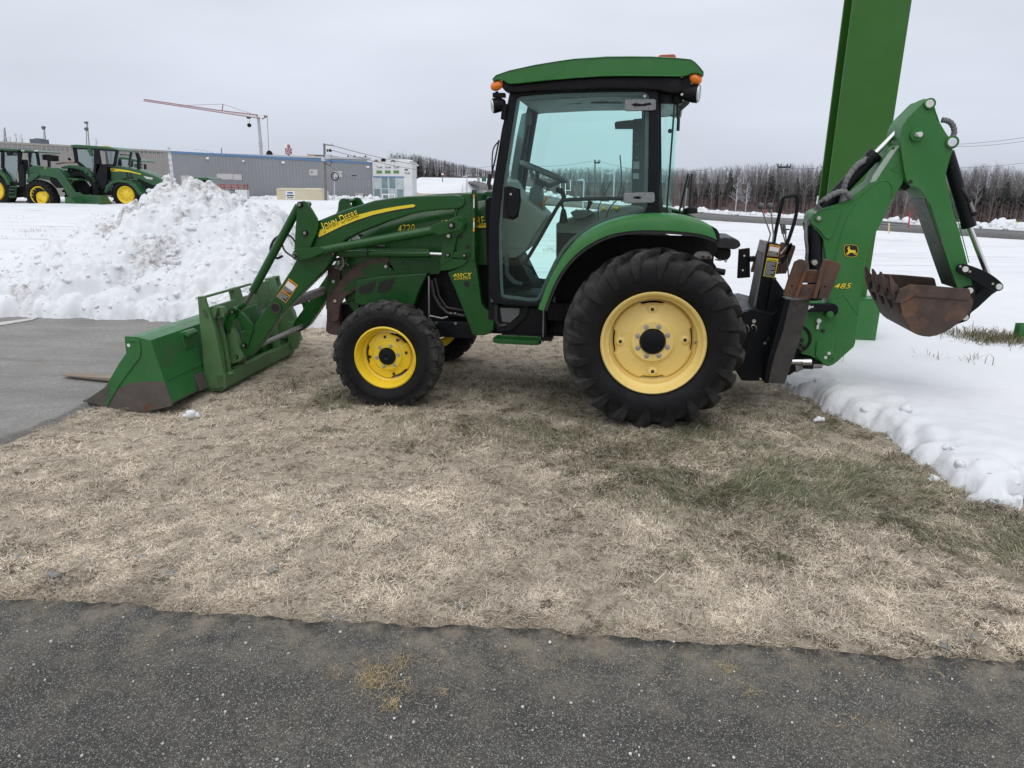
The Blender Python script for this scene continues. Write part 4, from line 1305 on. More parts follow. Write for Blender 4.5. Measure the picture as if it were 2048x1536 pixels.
    pp('mast_gusset', [(879, 522), (884, 517), (936, 520), (930, 528), (916, 535), (900, 540), (882, 542)], .39, .405, 'green', m, .004)
    # bellcrank and links at the tool end
    lg = empty('bucket_linkage', (0, 0, 0), T)
    P.append(lg)
    bm_ = [(461, 617), (468, 614), (475, 618), (490, 632), (505, 651), (506.5, 658), (502, 672), (496.5, 688), (491, 697), (484, 696), (481, 689), (486, 676), (490, 664), (488, 656), (478, 643), (466, 632), (459, 624)]
    pp('curved_link', bm_, .372, .392, 'green', lg, .004)
    sl = [(458, 617), (466, 613.5), (473, 618), (472, 628), (460, 656), (456, 666), (448, 669.5), (441, 665), (442, 657), (450, 641)]
    pp('short_link', sl, .345, .365, 'green', lg, .004)
    for q, v in (((465.3, 623.7), .335), ((447.5, 661.5), .335), ((488.3, 690.8), .362)): pinhead(L(*q, v), v + .004, .0175, lg)
    hk = [(448, 664), (462, 658), (470, 672), (475, 690), (484, 705), (487, 714), (481, 722), (468, 727), (452, 733), (444, 730), (440, 712), (442, 698), (450, 684)]
    h = pp('tool_hook', hk, .366, .43, 'carrier', lg, .005)
    pinhead(L(473, 713.5, .362), .364, .013, lg)
    part(MB().cyl(L3(452, 724, .355), L3(461, 722, .355), .011, n=10).cyl(L3(447, 724.5, .355), L3(453, 724, .355), .008, n=8), 'latch_pin', 'zinc', lg, .002)
    return P
ls = loader_side(True)
def mirror_obj(o):
    for src in [o]:
        c = src.copy(); COL.objects.link(c); c.parent = T
        c.location = (src.location.x, 2 * VC - src.location.y, src.location.z); c.scale.y = -1
        for ch in list(src.children):
            if ch.name.split('.')[0] in ('lettering', 'letter_outline', 'warning_decal', 'boom_stripe'): continue
            d = ch.copy(); COL.objects.link(d); d.parent = c
for o in ls: mirror_obj(o)
arm = [o for o in ls if o.name.startswith('loader_arm')][0]
mast = [o for o in ls if o.name.startswith('loader_mast')][0]
# stripe and lettering on the near arm
va = .3838
sp = [(640, 460), (660, 450.5), (684, 440), (714, 430), (745, 422), (775, 416), (800, 412), (826, 408.6), (831, 410.5), (828, 414), (800, 418.2), (775, 423), (745, 430), (714, 440), (684, 452), (660, 463.5), (638, 474.5), (636.5, 471)]
part(MB().prism(LP(sp, va), va - .0008, va + .003), 'boom_stripe', 'decalyellow', arm)
cx = sum(p[0] for p in sp) / len(sp)
part(MB().prism([(a, b - .007) for a, b in LP([(639, 461), (660, 452), (684, 442), (714, 432), (745, 424), (775, 418), (800, 414), (826, 410), (831, 411.5), (828, 414.5), (800, 418.8), (775, 423.5), (745, 430.6), (714, 440.6), (684, 452.6), (660, 464), (638, 475), (635.6, 473)], va)], va - .0003, va + .003), 'boom_stripe_edge', 'decalblack', arm)
lettering('lettering', 'John Deere', M['decalyellow'], arm, L3(646, 460.5, va), L3(718, 431.5, va), .050, small_caps=True, outline=M['decalblack'], off=.003)
lettering('lettering', '400CX', M['decalyellow'], mast, L3(906, 555, .4035), L3(945, 552.5, .4035), .026, shear=.25, outline=M['decalblack'])
lettering('lettering', 'LOADER', M['decalyellow'], mast, L3(909, 560, .4035), L3(942, 558, .4035), .0155, shear=.2, outline=M['decalblack'])
def decal(parent, corners, v, rows, name='warning_decal', head='WARNING', head_m='decalorange', pic=.38, out=-1, text_m='decalgrey', border='decalorange'):
    """printed warning plate; corners tl,tr,br,bl in photo pixels"""
    c = [Vector(L3(*q, v)) for q in corners]
    def P(s, t, o_): 
        q = (c[0] * (1 - s) + c[1] * s) * (1 - t) + (c[3] * (1 - s) + c[2] * s) * t
        return (q.x, q.y - o_, q.z)
    def quad(mb, s0, t0, s1, t1, o_): 
        mb.add([P(s0, t0, o_), P(s1, t0, o_), P(s1, t1, o_), P(s0, t1, o_), P(s0, t0, o_ - .0006), P(s1, t0, o_ - .0006), P(s1, t1, o_ - .0006), P(s0, t1, o_ - .0006)], [(0, 1, 2, 3), (0, 4, 5, 1), (1, 5, 6, 2), (2, 6, 7, 3), (3, 7, 4, 0)])
    o = part(quadmb(quad, [(0, 0, 1, 1, .0012)]), name, border, parent)
    k = [(.05, .16, .95, .97, .0020)]
    part(quadmb(quad, k), 'decal_panel', 'decalblack', parent)
    if pic: part(quadmb(quad, [(.07, .175, .93, .175 + pic, .0028)]), 'decal_picture', 'decalwhite', parent)
    lettering('decal_heading', head, M['decalblack'], parent, P(.22, .135, .0014), P(.92, .135, .0014), (c[0] - c[3]).length * .085)
    part(MB().add([P(.06, .135, .002), P(.18, .135, .002), P(.12, .03, .002), P(.06, .135, .0012), P(.18, .135, .0012), P(.12, .03, .0012)], [(0, 1, 2), (0, 3, 4, 1), (1, 4, 5, 2), (2, 5, 3, 0)]), 'decal_triangle', 'decalblack', parent)
    t0 = .19 + pic
    n = rows
    rr = []
    for i in range(n):
        ta = t0 + (.95 - t0) * (i + .25) / n; tb = t0 + (.95 - t0) * (i + .75) / n
        rr.append((.09, ta, (.9, .82, .88, .55)[i % 4], tb, .0029))
    part(quadmb(quad, rr), 'decal_print', text_m, parent)
    return o
def quadmb(q, L_):
    m = MB()
    for a in L_: q(m, *a)
    return m
d1 = decal(arm, [(578, 557), (596, 570.5), (581.5, 592), (563.5, 579)], va - .001, 4, pic=.44)
d2 = decal(arm, [(563.5, 579.5), (581, 592.5), (571.5, 606.5), (553, 593)], va - .001, 5, pic=0)
part(MB().disc(L(553, 615.5, va), .041, va - .008, va + .01, 28), 'tube_collar', 'green', arm, .003)
part(MB().lathe([(.0405, va - .012), (.040, va - .014), (.033, va - .014), (.032, va + .03), (.0, va + .03)], L(553, 615.5, va), 28), 'tube_end', 'rust2', arm)
part(MB().disc(L(553, 615.5, va), .0315, va - .0105, va + .002, 26), 'tube_bore_shade', 'decalblack', arm)  # black disc paints the shade inside the tube
fl = [o for o in mast.children if o.name.startswith('mast_flange')][0]
part(MB().prism(LP([(946.6, 397), (949, 397), (949, 416), (946.6, 416)], .384), .3835, .386).prism(LP([(946.6, 443), (949, 443), (949, 456), (946.6, 456)], .384), .3835, .386), 'warning_decal', 'decalwhite', mast)
part(MB().prism(LP([(946.6, 389), (949, 389), (949, 396), (946.6, 396)], .384), .3835, .386).prism(LP([(946.6, 436), (949, 436), (949, 442), (946.6, 442)], .384), .3835, .386).prism(LP([(946, 457), (949, 457), (949, 463), (946, 463)], .384), .3835, .386), 'warning_decal', 'decalorange', mast)
# tubes across between the arms
q = L(553, 615.5, .43); part(MB().cyl((q[0], .47, q[1]), (q[0], 2 * VC - .47, q[1]), .036, n=18), 'torsion_tube', 'baresteel', T)
q = L(505, 697, .43); part(MB().cyl((q[0], .44, q[1]), (q[0], 2 * VC - .44, q[1]), .019, n=14), 'cross_rod', 'steel', T)
q = L(905, 560, .44)
# brush guard: rusty upright, curved rusty arm with the green paint still in its middle
pp('guard_upright', [(655, 531), (664, 531), (667, 536), (678, 538), (681, 560), (678, 590), (679, 620), (680, 652), (672, 671), (658, 668), (651, 662), (653, 640), (653, 590)], .58, .64, 'rust2', T, .005)
ga = pp('guard_arm', spl([(657, 600), (666, 588), (676, 568), (692, 548), (712, 532), (736, 521), (760, 517), (774, 516), (778, 522), (775, 530), (790, 545), (797, 552), (776, 556), (744, 561), (722, 571), (706, 584), (690, 594), (680, 612), (676, 640), (660, 640), (655, 620)], 3), .54, .565, 'rust2', T, .004)
pp('old_paint', [(684, 583), (690, 574), (702, 562), (716, 551), (722, 554), (728, 548), (720, 541), (738, 531), (752, 525), (764, 524), (772, 529), (781, 536), (792, 547), (778, 549), (760, 552), (745, 553), (728, 559), (716, 567), (704, 577), (696, 585), (690, 582), (680, 588)], .5385, .55, 'green', ga, 0)
pp('old_paint', [(655, 558), (668, 556), (676, 562), (674, 570), (664, 577), (660, 590), (655, 590)], .5775, .59, 'green', T, 0)
pp('old_paint', [(652, 605), (664, 605), (664, 617), (662, 622), (660, 618), (652, 618)], .5775, .59, 'green', T, 0)
for q, v in (((670.5, 602), .538), ((667, 563), .576), ((772, 533), .538)): bolt(L(*q, v), v, .013, 'zinc')
pp('guard_brace', [(776, 520), (800, 518), (878, 524), (884, 540), (878, 548), (860, 550), (800, 552), (790, 545)], .545, .60, 'green', T, .006)
for q in ((772, 532), (804, 524), (793, 546)): part(MB().disc(L(*q, .54), .013, .538, .55, 16), 'brace_bolt', 'green', T, .003)
pp('guard_strut', [(690, 600), (700, 590), (722, 622), (712, 630)], .62, .68, 'green', T, .004)

# ------------------------------------------------------------------ tool carrier (quick coupler) between arms and bucket
K = empty('tool_carrier', (0, 0, 0), T)
VK0, VK1 = .22, 2 * VC - .38
side = [(394.5, 593.5), (409, 592.5), (411, 603), (417, 622), (428, 652), (438, 700), (446, 745), (450, 773), (446, 782), (406, 782), (404, 770), (407, 740), (404.5, 700), (399, 645), (396.5, 615)]
for a in (VK0, VK1 - .025): pp('end_plate', side, a, a + .025, 'carrier', K, .004, pv=VK0)
fr = LP([(409, 592.5), (411, 603), (417, 622), (428, 652), (438, 700), (446, 745), (450, 773), (446, 782)], VK0)
# rear frame: angle flange next to the end plate, top tube, bottom channel, two uprights
ang_ = [(409, 625), (424, 618), (430, 612), (434, 618), (431, 632), (428, 640), (436, 672), (444, 700), (449, 742), (452, 772), (447, 780), (440, 730), (432, 690), (424, 652)]
pp('angle_flange', ang_, VK0 + .03, VK0 + .05, 'carrier', K, .003)
def cross(p_list, v0, v1, name, mat='carrier', bev=.004):
    return part(MB().prism(LP(p_list, VK0), v0, v1), name, mat, K, bev)
cross([(398, 594), (408, 592.5), (409, 597), (398, 598.5)], VK0, 1.02 - .12, 'top_bar')
cross([(398, 594), (408, 592.5), (409, 597), (398, 598.5)], 1.22, VK1, 'top_bar')
cross([(403, 618), (415, 616), (421, 640), (409, 640)], VK0, VK1, 'cross_tube', bev=.008)
for a in (.62, 1.20): cross([(396, 594), (408, 592.5), (418, 625), (421, 645), (408, 645)], a, a + .10, 'top_post')
cross([(428, 752), (450, 748), (451, 775), (446, 782), (410, 782), (410, 776), (436, 774)], VK0, VK1, 'bottom_channel', bev=.006)
for a in (.30, .52, 1.10, 1.36): cross([(412, 640), (428, 640), (440, 690), (450, 760), (436, 770), (426, 700)], a, a + .022, 'rib_plate')
for a in (.62, .96): cross([(414, 690), (420, 690), (434, 770), (428, 770)], a, a + .20, 'inner_plate', 'green')
cross([(438, 700), (458, 700), (466, 735), (462, 765), (446, 768)], 1.30, 1.36, 'rib_plate')
part(MB().prism(LP([(430, 612), (446, 614), (452, 626), (451, 634), (444, 634), (438, 622), (428, 618)], .30), .28, .34), 'hook_tab', 'carrier', K, .006)
part(MB().cyl(L3(457, 748, .26), L3(466, 746, .26), .012, n=10), 'stop_peg', 'carrier', K, .004)
part(MB().cyl((L(448, 752, VK0)[0] - .02, VK1 + .02, L(448, 752, VK0)[1]), (L(448, 752, VK0)[0] - .02, VK1 - .2, L(448, 752, VK0)[1]), .014, n=10), 'latch_pin', 'dark', K)
dec = L3(496, 596, 1.05)
part(MB().prism(LP([(495, 595), (513.5, 597), (513, 609), (494.5, 607.5)], .98), .978, .98), 'rating_plate', 'decalwhite', K)
part(MB().prism(LP([(497, 599), (508, 600), (508, 600.8), (497, 599.8)], .977).__add__([]), .977, .979).prism(LP([(497, 602), (511, 603.2), (511, 604), (497, 602.8)], .977), .977, .979).prism(LP([(497, 605), (510, 606.2), (510, 607), (497, 605.8)], .977), .977, .979).prism(LP([(497, 596.3), (503, 597), (503, 598.3), (497, 597.6)], .977), .977, .979), 'plate_print', 'decalblack', K)
cross([(409, 596), (413, 596), (424, 655), (420, 655)], .94, 1.16, 'centre_plate')

# ------------------------------------------------------------------ loader bucket
B = empty('loader_bucket', (0, 0, 0), T)
VB0, VB1 = -.21, 2 * VC + .10
bs = [(248.6, 674), (252, 672.6), (276, 674), (300.7, 680.7), (328.4, 760.5), (344.7, 808), (341, 811), (286, 822.5), (214.4, 812), (167, 805), (168, 803), (211, 773.5), (237, 728), (252, 706.7), (250, 686)]
bp = LP(bs, VB0)
for a in (VB0, VB1 - .018): part(MB().prism(bp, a, a + .018), 'side_plate', 'bucketgreen', B, .002)
ip = {k: L(*k, VB0) for k in bs}
def strip(pts, th, v0, v1, name, mat, parent=B, side=1, bevel=.002):
    q = LP(pts, VB0)
    N = []
    for i, p in enumerate(q):
        d = Vector(q[min(i + 1, len(q) - 1)]) - Vector(q[max(i - 1, 0)])
        d.normalize(); n_ = Vector((-d.y, d.x)) * th * side
        N.append((p[0] + n_.x, p[1] + n_.y))
    return part(MB().prism(q + N[::-1], v0, v1), name, mat, parent, bevel)
strip([(276, 674), (300.7, 680.7)], .012, VB0 + .018, VB1 - .018, 'top_panel', 'bucketgreen', side=-1)
strip([(254, 674), (278, 674.6)], .012, VB0 + .018, VB1 - .018, 'top_lip', 'bucketgreen', side=-1)
strip([(300.7, 680.7), (328.4, 760.5)], .012, VB0 + .018, VB1 - .018, 'back_panel', 'bucketgreen', side=-1)
strip([(328.4, 760.5), (344, 806)], .012, VB0 + .018, VB1 - .018, 'back_panel', 'bucketgreen', side=-1)
strip([(328.0, 758.5), (329.2, 763)], .006, VB0 + .02, VB1 - .02, 'bend_seam', 'bucketgreen', side=1)
strip([(344, 808), (286, 823), (214, 811.5)], .012, VB0 + .018, VB1 - .018, 'floor_panel', 'baresteel', side=-1)
strip([(214, 811.5), (167, 804.5)], .018, VB0 - .004, VB1 + .004, 'cutting_edge', 'baresteel', side=-1)
# flange along the side, worn steel of the lower side
part(MB().prism(LP([(250, 684), (256, 678), (278, 680), (281, 700), (279, 716), (264, 735), (240, 768), (216, 808), (213, 811), (207, 810), (233, 765), (258, 728), (272, 708), (273, 690), (270, 683)], VB0 - .01), VB0 - .008, VB0 + .004), 'side_flange', 'bucketgreen', B, .003)
wear = [(170, 803.5), (186, 793), (208, 777), (213, 770), (219, 768), (216, 780), (212, 789), (228, 784), (236, 776), (250, 771), (262, 766), (279, 764), (296, 762.5), (312, 763), (329, 763), (337.4, 786), (345.4, 808.5), (341.5, 812.5), (286, 824.5), (214.4, 813), (167, 806)]
part(MB().prism(LP(wear, VB0), VB0 - .0014, VB0 + .004), 'worn_side', 'baresteel', B)
part(MB().disc(L(257.3, 690.5, VB0), .012, VB0 - .002, VB0 + .01, 14), 'lifting_hole', 'decalwhite', B)
# hooks welded to the back of the bucket
for v in (.10, 1.55):
    q = L(303, 690, VB0)
    dz = Vector(L(328.4, 760.5, VB0)) - Vector(q); dz.normalize()
    dn = Vector((-dz.y, dz.x)); 
    if dn.x < 0: dn = -dn
    def BP(s, t): 
        p = Vector(q) + dz * s + dn * t
        return (p.x, p.y)
    part(MB().prism([BP(-.02, -.002), BP(-.02, .055), BP(.01, .075), (BP(.03, .06)), BP(.0, .03), BP(.10, .012), BP(.12, -.002)], v, v + .12), 'bucket_hook', 'bucketgreen', B, .006)
    part(MB().prism([BP(.30, -.002), BP(.30, .012), BP(.42, .02), BP(.42, -.002)], v, v + .10), 'wear_pad', 'baresteel', B, .004)
# fork tine on the ground, sticking out past the bucket
tp = [gnd(131, 748, .03), gnd(131, 745, .055), gnd(300, 762, .075), gnd(300, 768, .02)]
t0, t1 = to_loc(gnd(131, 748, .035)), to_loc(gnd(330, 765, .045))
dv = (t1 - t0).normalized(); nv = Vector((-dv.y, dv.x, 0)).normalized()
sec = []
for s, w, h in ((0, .028, .004), (.03, .045, .008), (.6, .05, .03), ((t1 - t0).length, .05, .035)):
    c = t0 + dv * s
    sec.append([tuple(c + nv * w - Vector((0, 0, h * .5))), tuple(c - nv * w - Vector((0, 0, h * .5))), tuple(c - nv * w + Vector((0, 0, h * .5))), tuple(c + nv * w + Vector((0, 0, h * .5)))])
part(MB().loft(sec), 'fork_tine', pbr('scuffed_fork_tine', (.21, .165, .12), .6, var=.15, vs=9), T, .003)

# ------------------------------------------------------------------ cab
VG = .36                                             # outside of the near door
VG2 = 2 * VC - VG
glass_o = [(1032.4, 197), (1040, 192.5), (1070, 189.5), (1122, 185.8), (1200, 183.8), (1285, 183), (1293, 184.5), (1298, 190), (1298, 240), (1297, 330), (1295.5, 410), (1289, 424), (1262, 430), (1235, 437), (1213, 445), (1186, 456), (1161, 470.6), (1145, 483), (1130, 500), (1114, 525), (1100.6, 553), (1088, 580), (1079, 599), (1074, 603), (1055, 603.5), (1030, 600), (1010, 597.5), (1004, 596), (1000, 590), (998, 560), (996.8, 500), (996.6, 449), (1005, 370), (1019, 280)]
frame_o = [(1021, 182), (1030, 176), (1070, 173), (1122, 170), (1200, 168), (1300, 168), (1312, 168), (1316, 178), (1317.5, 240), (1318, 314), (1317, 380), (1319, 415), (1326, 432), (1285, 437), (1250, 443), (1220, 452), (1192, 463), (1168, 478), (1151, 491), (1136, 508), (1121, 532), (1107, 560), (1095, 588), (1088, 606), (1078, 613), (1055, 613.5), (1030, 611), (1005, 608.5), (990, 607), (981, 596), (979, 560), (977, 500), (977.5, 449), (986, 368), (1003, 260)]
C_ = empty('cab', (0, 0, 0), T)
def resample(poly, n):
    P = [Vector(p) for p in poly] + [Vector(poly[0])]
    d = [0]
    for i in range(len(P) - 1): d.append(d[-1] + (P[i + 1] - P[i]).length)
    out = []
    for k in range(n):
        s = d[-1] * k / n
        i = max(j for j in range(len(P) - 1) if d[j] <= s + 1e-9)
        t = (s - d[i]) / max(d[i + 1] - d[i], 1e-9)
        out.append(tuple(P[i].lerp(P[i + 1], min(t, 1))))
    return out
def star(poly, c, a):
    d = Vector((math.cos(a), math.sin(a))); best = None
    for i in range(len(poly)):
        p, q = Vector(poly[i - 1]) - c, Vector(poly[i]) - c
        e_ = q - p; den = d.x * e_.y - d.y * e_.x
        if abs(den) < 1e-12: continue
        t = (p.x * e_.y - p.y * e_.x) / den; s = (p.x * d.y - p.y * d.x) / den
        if t > 0 and -1e-6 <= s <= 1 + 1e-6 and (best is None or t < best): best = t
    return tuple(c + d * best)
def pair(A, B, c):
    c = Vector(c)
    an = sorted({round(math.atan2(q[1] - c.y, q[0] - c.x), 3) for q in list(A) + list(B)})
    an = [a for i, a in enumerate(an) if i == 0 or a - an[i - 1] > .004]
    return [star(A, c, a) for a in an], [star(B, c, a) for a in an]
fo, go = pair(LP(frame_o, VG), LP(glass_o, VG), L(1125, 385, VG))
part(MB().ring(fo, go, VG, VG + .045), 'door_frame', 'blackpaint', C_, .006)
part(MB().prism(LP(glass_o, VG), VG + .012, VG + .018), 'door_glass', 'glass', C_)
part(MB().ring(fo, go, VG2 - .045, VG2), 'door_frame', 'blackpaint', C_, .006)
part(MB().prism(LP(glass_o, VG), VG2 - .018, VG2 - .012), 'door_glass', 'glass', C_)
# a grey seal that follows the inside of the door opening
ins = [Vector(p) for p in go]; cen = sum(ins, Vector((0, 0))) / len(ins)
inn = []
for i, p in enumerate(ins):
    d = (ins[(i + 1) % len(ins)] - ins[i - 1]).normalized(); n_ = Vector((-d.y, d.x))
    if n_.dot(cen - p) < 0: n_ = -n_
    inn.append(tuple(p + n_ * .022))
part(MB().ring(go, inn, VG + .020, VG + .034), 'door_seal', 'greydark', C_, .002)
part(MB().ring(go, inn, VG2 - .034, VG2 - .020), 'door_seal', 'greydark', C_, .002)
# pillars
def pillar(pts, v0, v1, name='pillar', mat='blackpaint', pv=None): return pp(name, pts, v0, v1, mat, C_, .006, pv=pv)
for a in (VG + .03, VG2 - .13): pillar([(975, 640), (976, 500), (977, 449), (985, 368), (1006, 241), (1018, 182), (1030, 184), (1020, 250), (998, 400), (995, 449), (993, 500), (994, 640)], a, a + .10, pv=VG)
pillar([(1292, 172), (1322, 172), (1323, 300), (1324, 390), (1328, 440), (1296, 440), (1300, 300)], VG + .05, VG + .13)
pillar([(1292, 172), (1322, 172), (1323, 300), (1324, 390), (1328, 440), (1296, 440), (1300, 300)], VG2 - .13, VG2 - .05, pv=VG + .05)
pp('pillar_trim', [(1266, 238), (1290, 236), (1294, 300), (1292, 420), (1262, 428), (1264, 330)], VG2 - .16, VG2 - .06, 'greydark', C_, .008, pv=VG2 - .16)
# far A-pillar trim with a slim quarter window
pp('pillar_trim', [(1043, 228), (1062, 222), (1052, 262), (1044, 300), (1036, 345), (1032, 390), (1016, 390), (1024, 330), (1034, 270)], VG2 - .15, VG2 - .05, 'greydark', C_, .006, pv=VG2 - .15)
# windscreen and rear window
wsb, wst = L(990, 470, VG), L(1027, 186, VG)
def pane(p, q, v0, v1, name, th=.006):
    p, q = Vector(p), Vector(q); d = (q - p).normalized(); n_ = Vector((-d.y, d.x)) * th
    return part(MB().prism([tuple(p), tuple(q), tuple(q + n_), tuple(p + n_)], v0, v1), name, 'glass', C_)
pane(wsb, wst, VG + .06, VG2 - .06, 'windscreen')
# curved rear quarter glass seen end on
def curved_glass():
    zb, zt = L(1340, 425, VG)[1], L(1340, 207, VG)[1]
    u0, u1 = L(1325, 300, VG + .03)[0], L(1352, 300, VG + .14)[0]
    path = [(u0, VG + .02), (u0 + .03, VG + .025), (u0 + .058, VG + .05), (u0 + .078, VG + .09), (u0 + .090, VG + .16), (u0 + .096, VG + .30), (u0 + .098, VC)]
    path = path + [(a, 2 * VC - b) for a, b in reversed(path[:-1])]
    inner = [(a - .007, b + (.003 if b < VC else -.003)) for a, b in path]
    out = MB()
    n = len(path)
    ring = path + inner[::-1]
    m = MB().plan(ring, zb, zt)
    g = part(m, 'rear_window', 'glass', C_, ang=50)
    for z0, z1 in ((zt, zt + .05), (zb - .05, zb)):
        part(MB().plan([(a + .004, b) for a, b in path] + [(a - .012, b) for a, b in reversed(path)], z0, z1), 'window_rail', 'blackpaint', C_)
    return path
rpth = curved_glass()
part(MB().cyl((rpth[3][0] - .02, rpth[3][1] + .01, L(1340, 440, VG)[1]), (rpth[3][0] - .02, rpth[3][1] + .01, L(1340, 200, VG)[1]), .006, n=8), 'window_edge', 'dark', C_)
part(MB().tube([L3(1354, 205, VG + .12), L3(1357, 240, VG + .12), L3(1356, 262, VG + .12)], .010, 8), 'drain_hose', 'rubberhose', C_)
for q in ((1340, 262),): part(MB().sphere(L3(*q, VG + .1), .014), 'window_latch', 'black', C_)
# rear deck under the rear glass, floor, firewall
part(MB().box(L(1000, 600, VG)[0], L(1335, 600, VG)[0], VG + .06, VG2 - .06, L(1040, 640, .4)[1], L(1040, 604, .4)[1]), 'cab_floor', 'dark', C_, .01)
pp('firewall', [(996, 512), (1036, 514), (1052, 546), (1066, 574), (1078, 600), (1076, 610), (996, 608)], .72, 1.15, 'dark', C_, .01)
pp('sill_mat', [(1000, 585), (1076, 590), (1078, 604), (1000, 600)], VG + .05, .72, 'dark', C_, .006)
pp('pedal', [(1008, 510), (1016, 508), (1017, 548), (1030, 562), (1044, 566), (1043, 571), (1026, 568), (1010, 552)], .60, .64, 'greydark', C_, .004)
part(MB().disc(L(1002.5, 524, .58), .016, .575, .60, 16), 'dash_vent', 'greydark', C_, .003)
# dash cowl, column, wheel
dc = pp('dash_cowl', [(996, 372), (1004, 364), (1014, 361), (1022, 366), (1030, 384), (1050, 398), (1074, 416), (1092, 434), (1086, 447), (1070, 470), (1054, 500), (1040, 512), (1030, 517), (996, 516)], .66, 1.16, 'greyplastic', C_, .02)
pp('cowl_panel', rnd_poly([(1016, 443), (1072, 446), (1066, 474), (1052, 498), (1014, 495)], 8), .657, .664, 'greyplastic', C_, .002)
pp('steering_column', [(1056, 404), (1060, 376), (1070, 369), (1082, 372), (1084, 400), (1088, 426), (1074, 416)], .80, .96, 'greydark', C_, .012)
SW = empty('steering_wheel', (0, 0, 0), T)
c0, c1 = Vector(L3(1044, 325, VC)), Vector(L3(1131, 362, VC))
cc = (c0 + c1) / 2; ax = (c1 - c0).normalized(); rr = (c1 - c0).length / 2
lat = Vector((0, 1, 0)); nn = ax.cross(lat)
if nn.z < 0: nn = -nn
part(MB().tube([cc + (ax * math.cos(a) + lat * math.sin(a)) * rr for a in np.linspace(0, 2 * math.pi, 33)[:-1]], .017, 10, True), 'wheel_rim', 'greydark', SW, ang=60)
hub = cc - nn * .075
for a in (R(20), R(140), R(260)):
    part(MB().tube([cc + (ax * math.cos(a) + lat * math.sin(a)) * rr * .97, hub + (ax * math.cos(a) + lat * math.sin(a)) * rr * .45, hub], [.012, .017, .022], 8), 'wheel_spoke', 'greydark', SW)
part(MB().cyl(hub + nn * .02, hub - nn * .05, .05, .036, 16), 'wheel_hub', 'greydark', SW, .006)
part(MB().tube([L3(1086, 410, .80), L3(1091, 400, .78), L3(1094, 394, .77)], [.007, .007, .011], 8), 'shuttle_lever', 'amber', T)
# grab rail inside the door
part(MB().tube(spl([L3(1048, 529, VG + .06), L3(1075, 484, VG + .06), L3(1100, 440, VG + .06), L3(1119, 408, VG + .06), L3(1132, 400, VG + .06), L3(1180, 398, VG + .06), L3(1252, 397, VG + .06)], 4, False), .0125, 10), 'grab_rail', 'black', C_)
part(MB().cyl(L3(1050, 527, VG + .05), L3(1063, 535, VG + .05), .010, n=10).cyl(L3(1063, 535, VG + .05), L3(1071, 549, VG + .05), .010, n=10), 'door_strut', 'black', C_)
# door handle
pp('handle_plate', [(1008, 374), (1018, 372), (1040, 378), (1042, 402), (1036, 434), (1026, 440), (1005, 436)], VG + .004, VG + .02, 'black', C_, .004)
hb = pp('door_handle', rnd_poly([(1019, 380), (1030, 378), (1036, 384), (1038, 420), (1030, 436), (1019, 434), (1014, 420), (1015, 392)], 5), VG - .028, VG + .008, 'blackpaint', C_, .008)
part(MB().disc(L(1021.5, 388.5, VG - .03), .0075, VG - .031, VG - .02, 14), 'key_lock', 'zinc', hb, .001)
for q in ([(1249.5, 201), (1252, 199), (1309, 198), (1312, 200), (1312, 218), (1309, 220.5), (1252, 222), (1249.5, 219)], [(1247, 389), (1250, 386), (1306, 384.5), (1309.5, 387), (1309.5, 403), (1306, 405.5), (1250, 406.5), (1247, 404)]):
    pp('door_hinge', q, VG - .022, VG + .006, 'icygrey', C_, .005)
for q in ([(1262, 209), (1270, 206), (1284, 208), (1300, 205), (1304, 209), (1290, 212), (1270, 213)], [(1266, 394), (1276, 392), (1284, 395), (1278, 398), (1268, 397)]):
    pp('bare_patch', q, VG - .0232, VG - .018, 'black', C_, 0)
part(MB().disc(L(1289.5, 192, VG), .008, VG + .004, VG + .014, 12), 'glass_bolt', 'zinc', C_)
# little things on the far inside: console, joystick, levers, stickers, mirror
pp('side_console', [(1112, 446), (1128, 441), (1150, 433), (1190, 424), (1230, 415), (1262, 412), (1290, 416), (1290, 440), (1240, 446), (1200, 462), (1160, 490), (1140, 515), (1112, 560)], 1.02, VG2 - .08, 'greyplastic', C_, .015, pv=1.02)
pp('armrest', [(1140, 425), (1150, 420), (1178, 420), (1190, 426), (1170, 436), (1150, 440)], .93, 1.02, 'greydark', C_, .008)
part(MB().cyl(L3(1127, 446, .9), L3(1127, 425, .9), .034, .022, 14).cyl(L3(1127, 428, .9), L3(1127, 418, .9), .024, .014, 14).tube([L3(1127, 420, .9), L3(1123, 405, .9), L3(1128, 394, .9), L3(1124, 383, .9), L3(1112, 378, .9)], [.008, .010, .018, .022, .018], 10), 'joystick', 'black', T)
part(MB().tube([L3(1172, 425, .98), L3(1178, 412, .98), L3(1181, 402, .98)], [.010, .012, .02], 8), 'control_lever', 'black', T)
part(MB().tube([L3(1148, 426, .98), L3(1155, 420, .98)], [.007, .011], 8), 'control_lever', 'black', T)
for q in ((1207, 417), (1233, 416)): part(MB().sphere(L3(*q, 1.0), .016), 'control_knob', 'decalyellow', T)
part(MB().tube(spl([L3(1197, 440, .70), L3(1197, 415, .68), L3(1210, 388, .66), L3(1222, 362, .66)], 4, False), .003, 6).tube(spl([L3(1212, 442, .72), L3(1217, 420, .70), L3(1236, 395, .68), L3(1243, 360, .68), L3(1240, 310, .68)], 4, False), .004, 6), 'wiring', 'decalblack', C_)
pp('far_visor', [(1229, 246), (1232, 243), (1258, 240), (1268, 240), (1268, 258), (1230, 258)], VG2 - .2, VG2 - .17, 'greydark', C_, .005)
pp('inside_grip', spl([(1053, 222), (1057, 230), (1061, 232), (1062, 247), (1056, 250), (1053, 244)], 2), VG2 - .2, VG2 - .18, 'greydark', C_, .003)
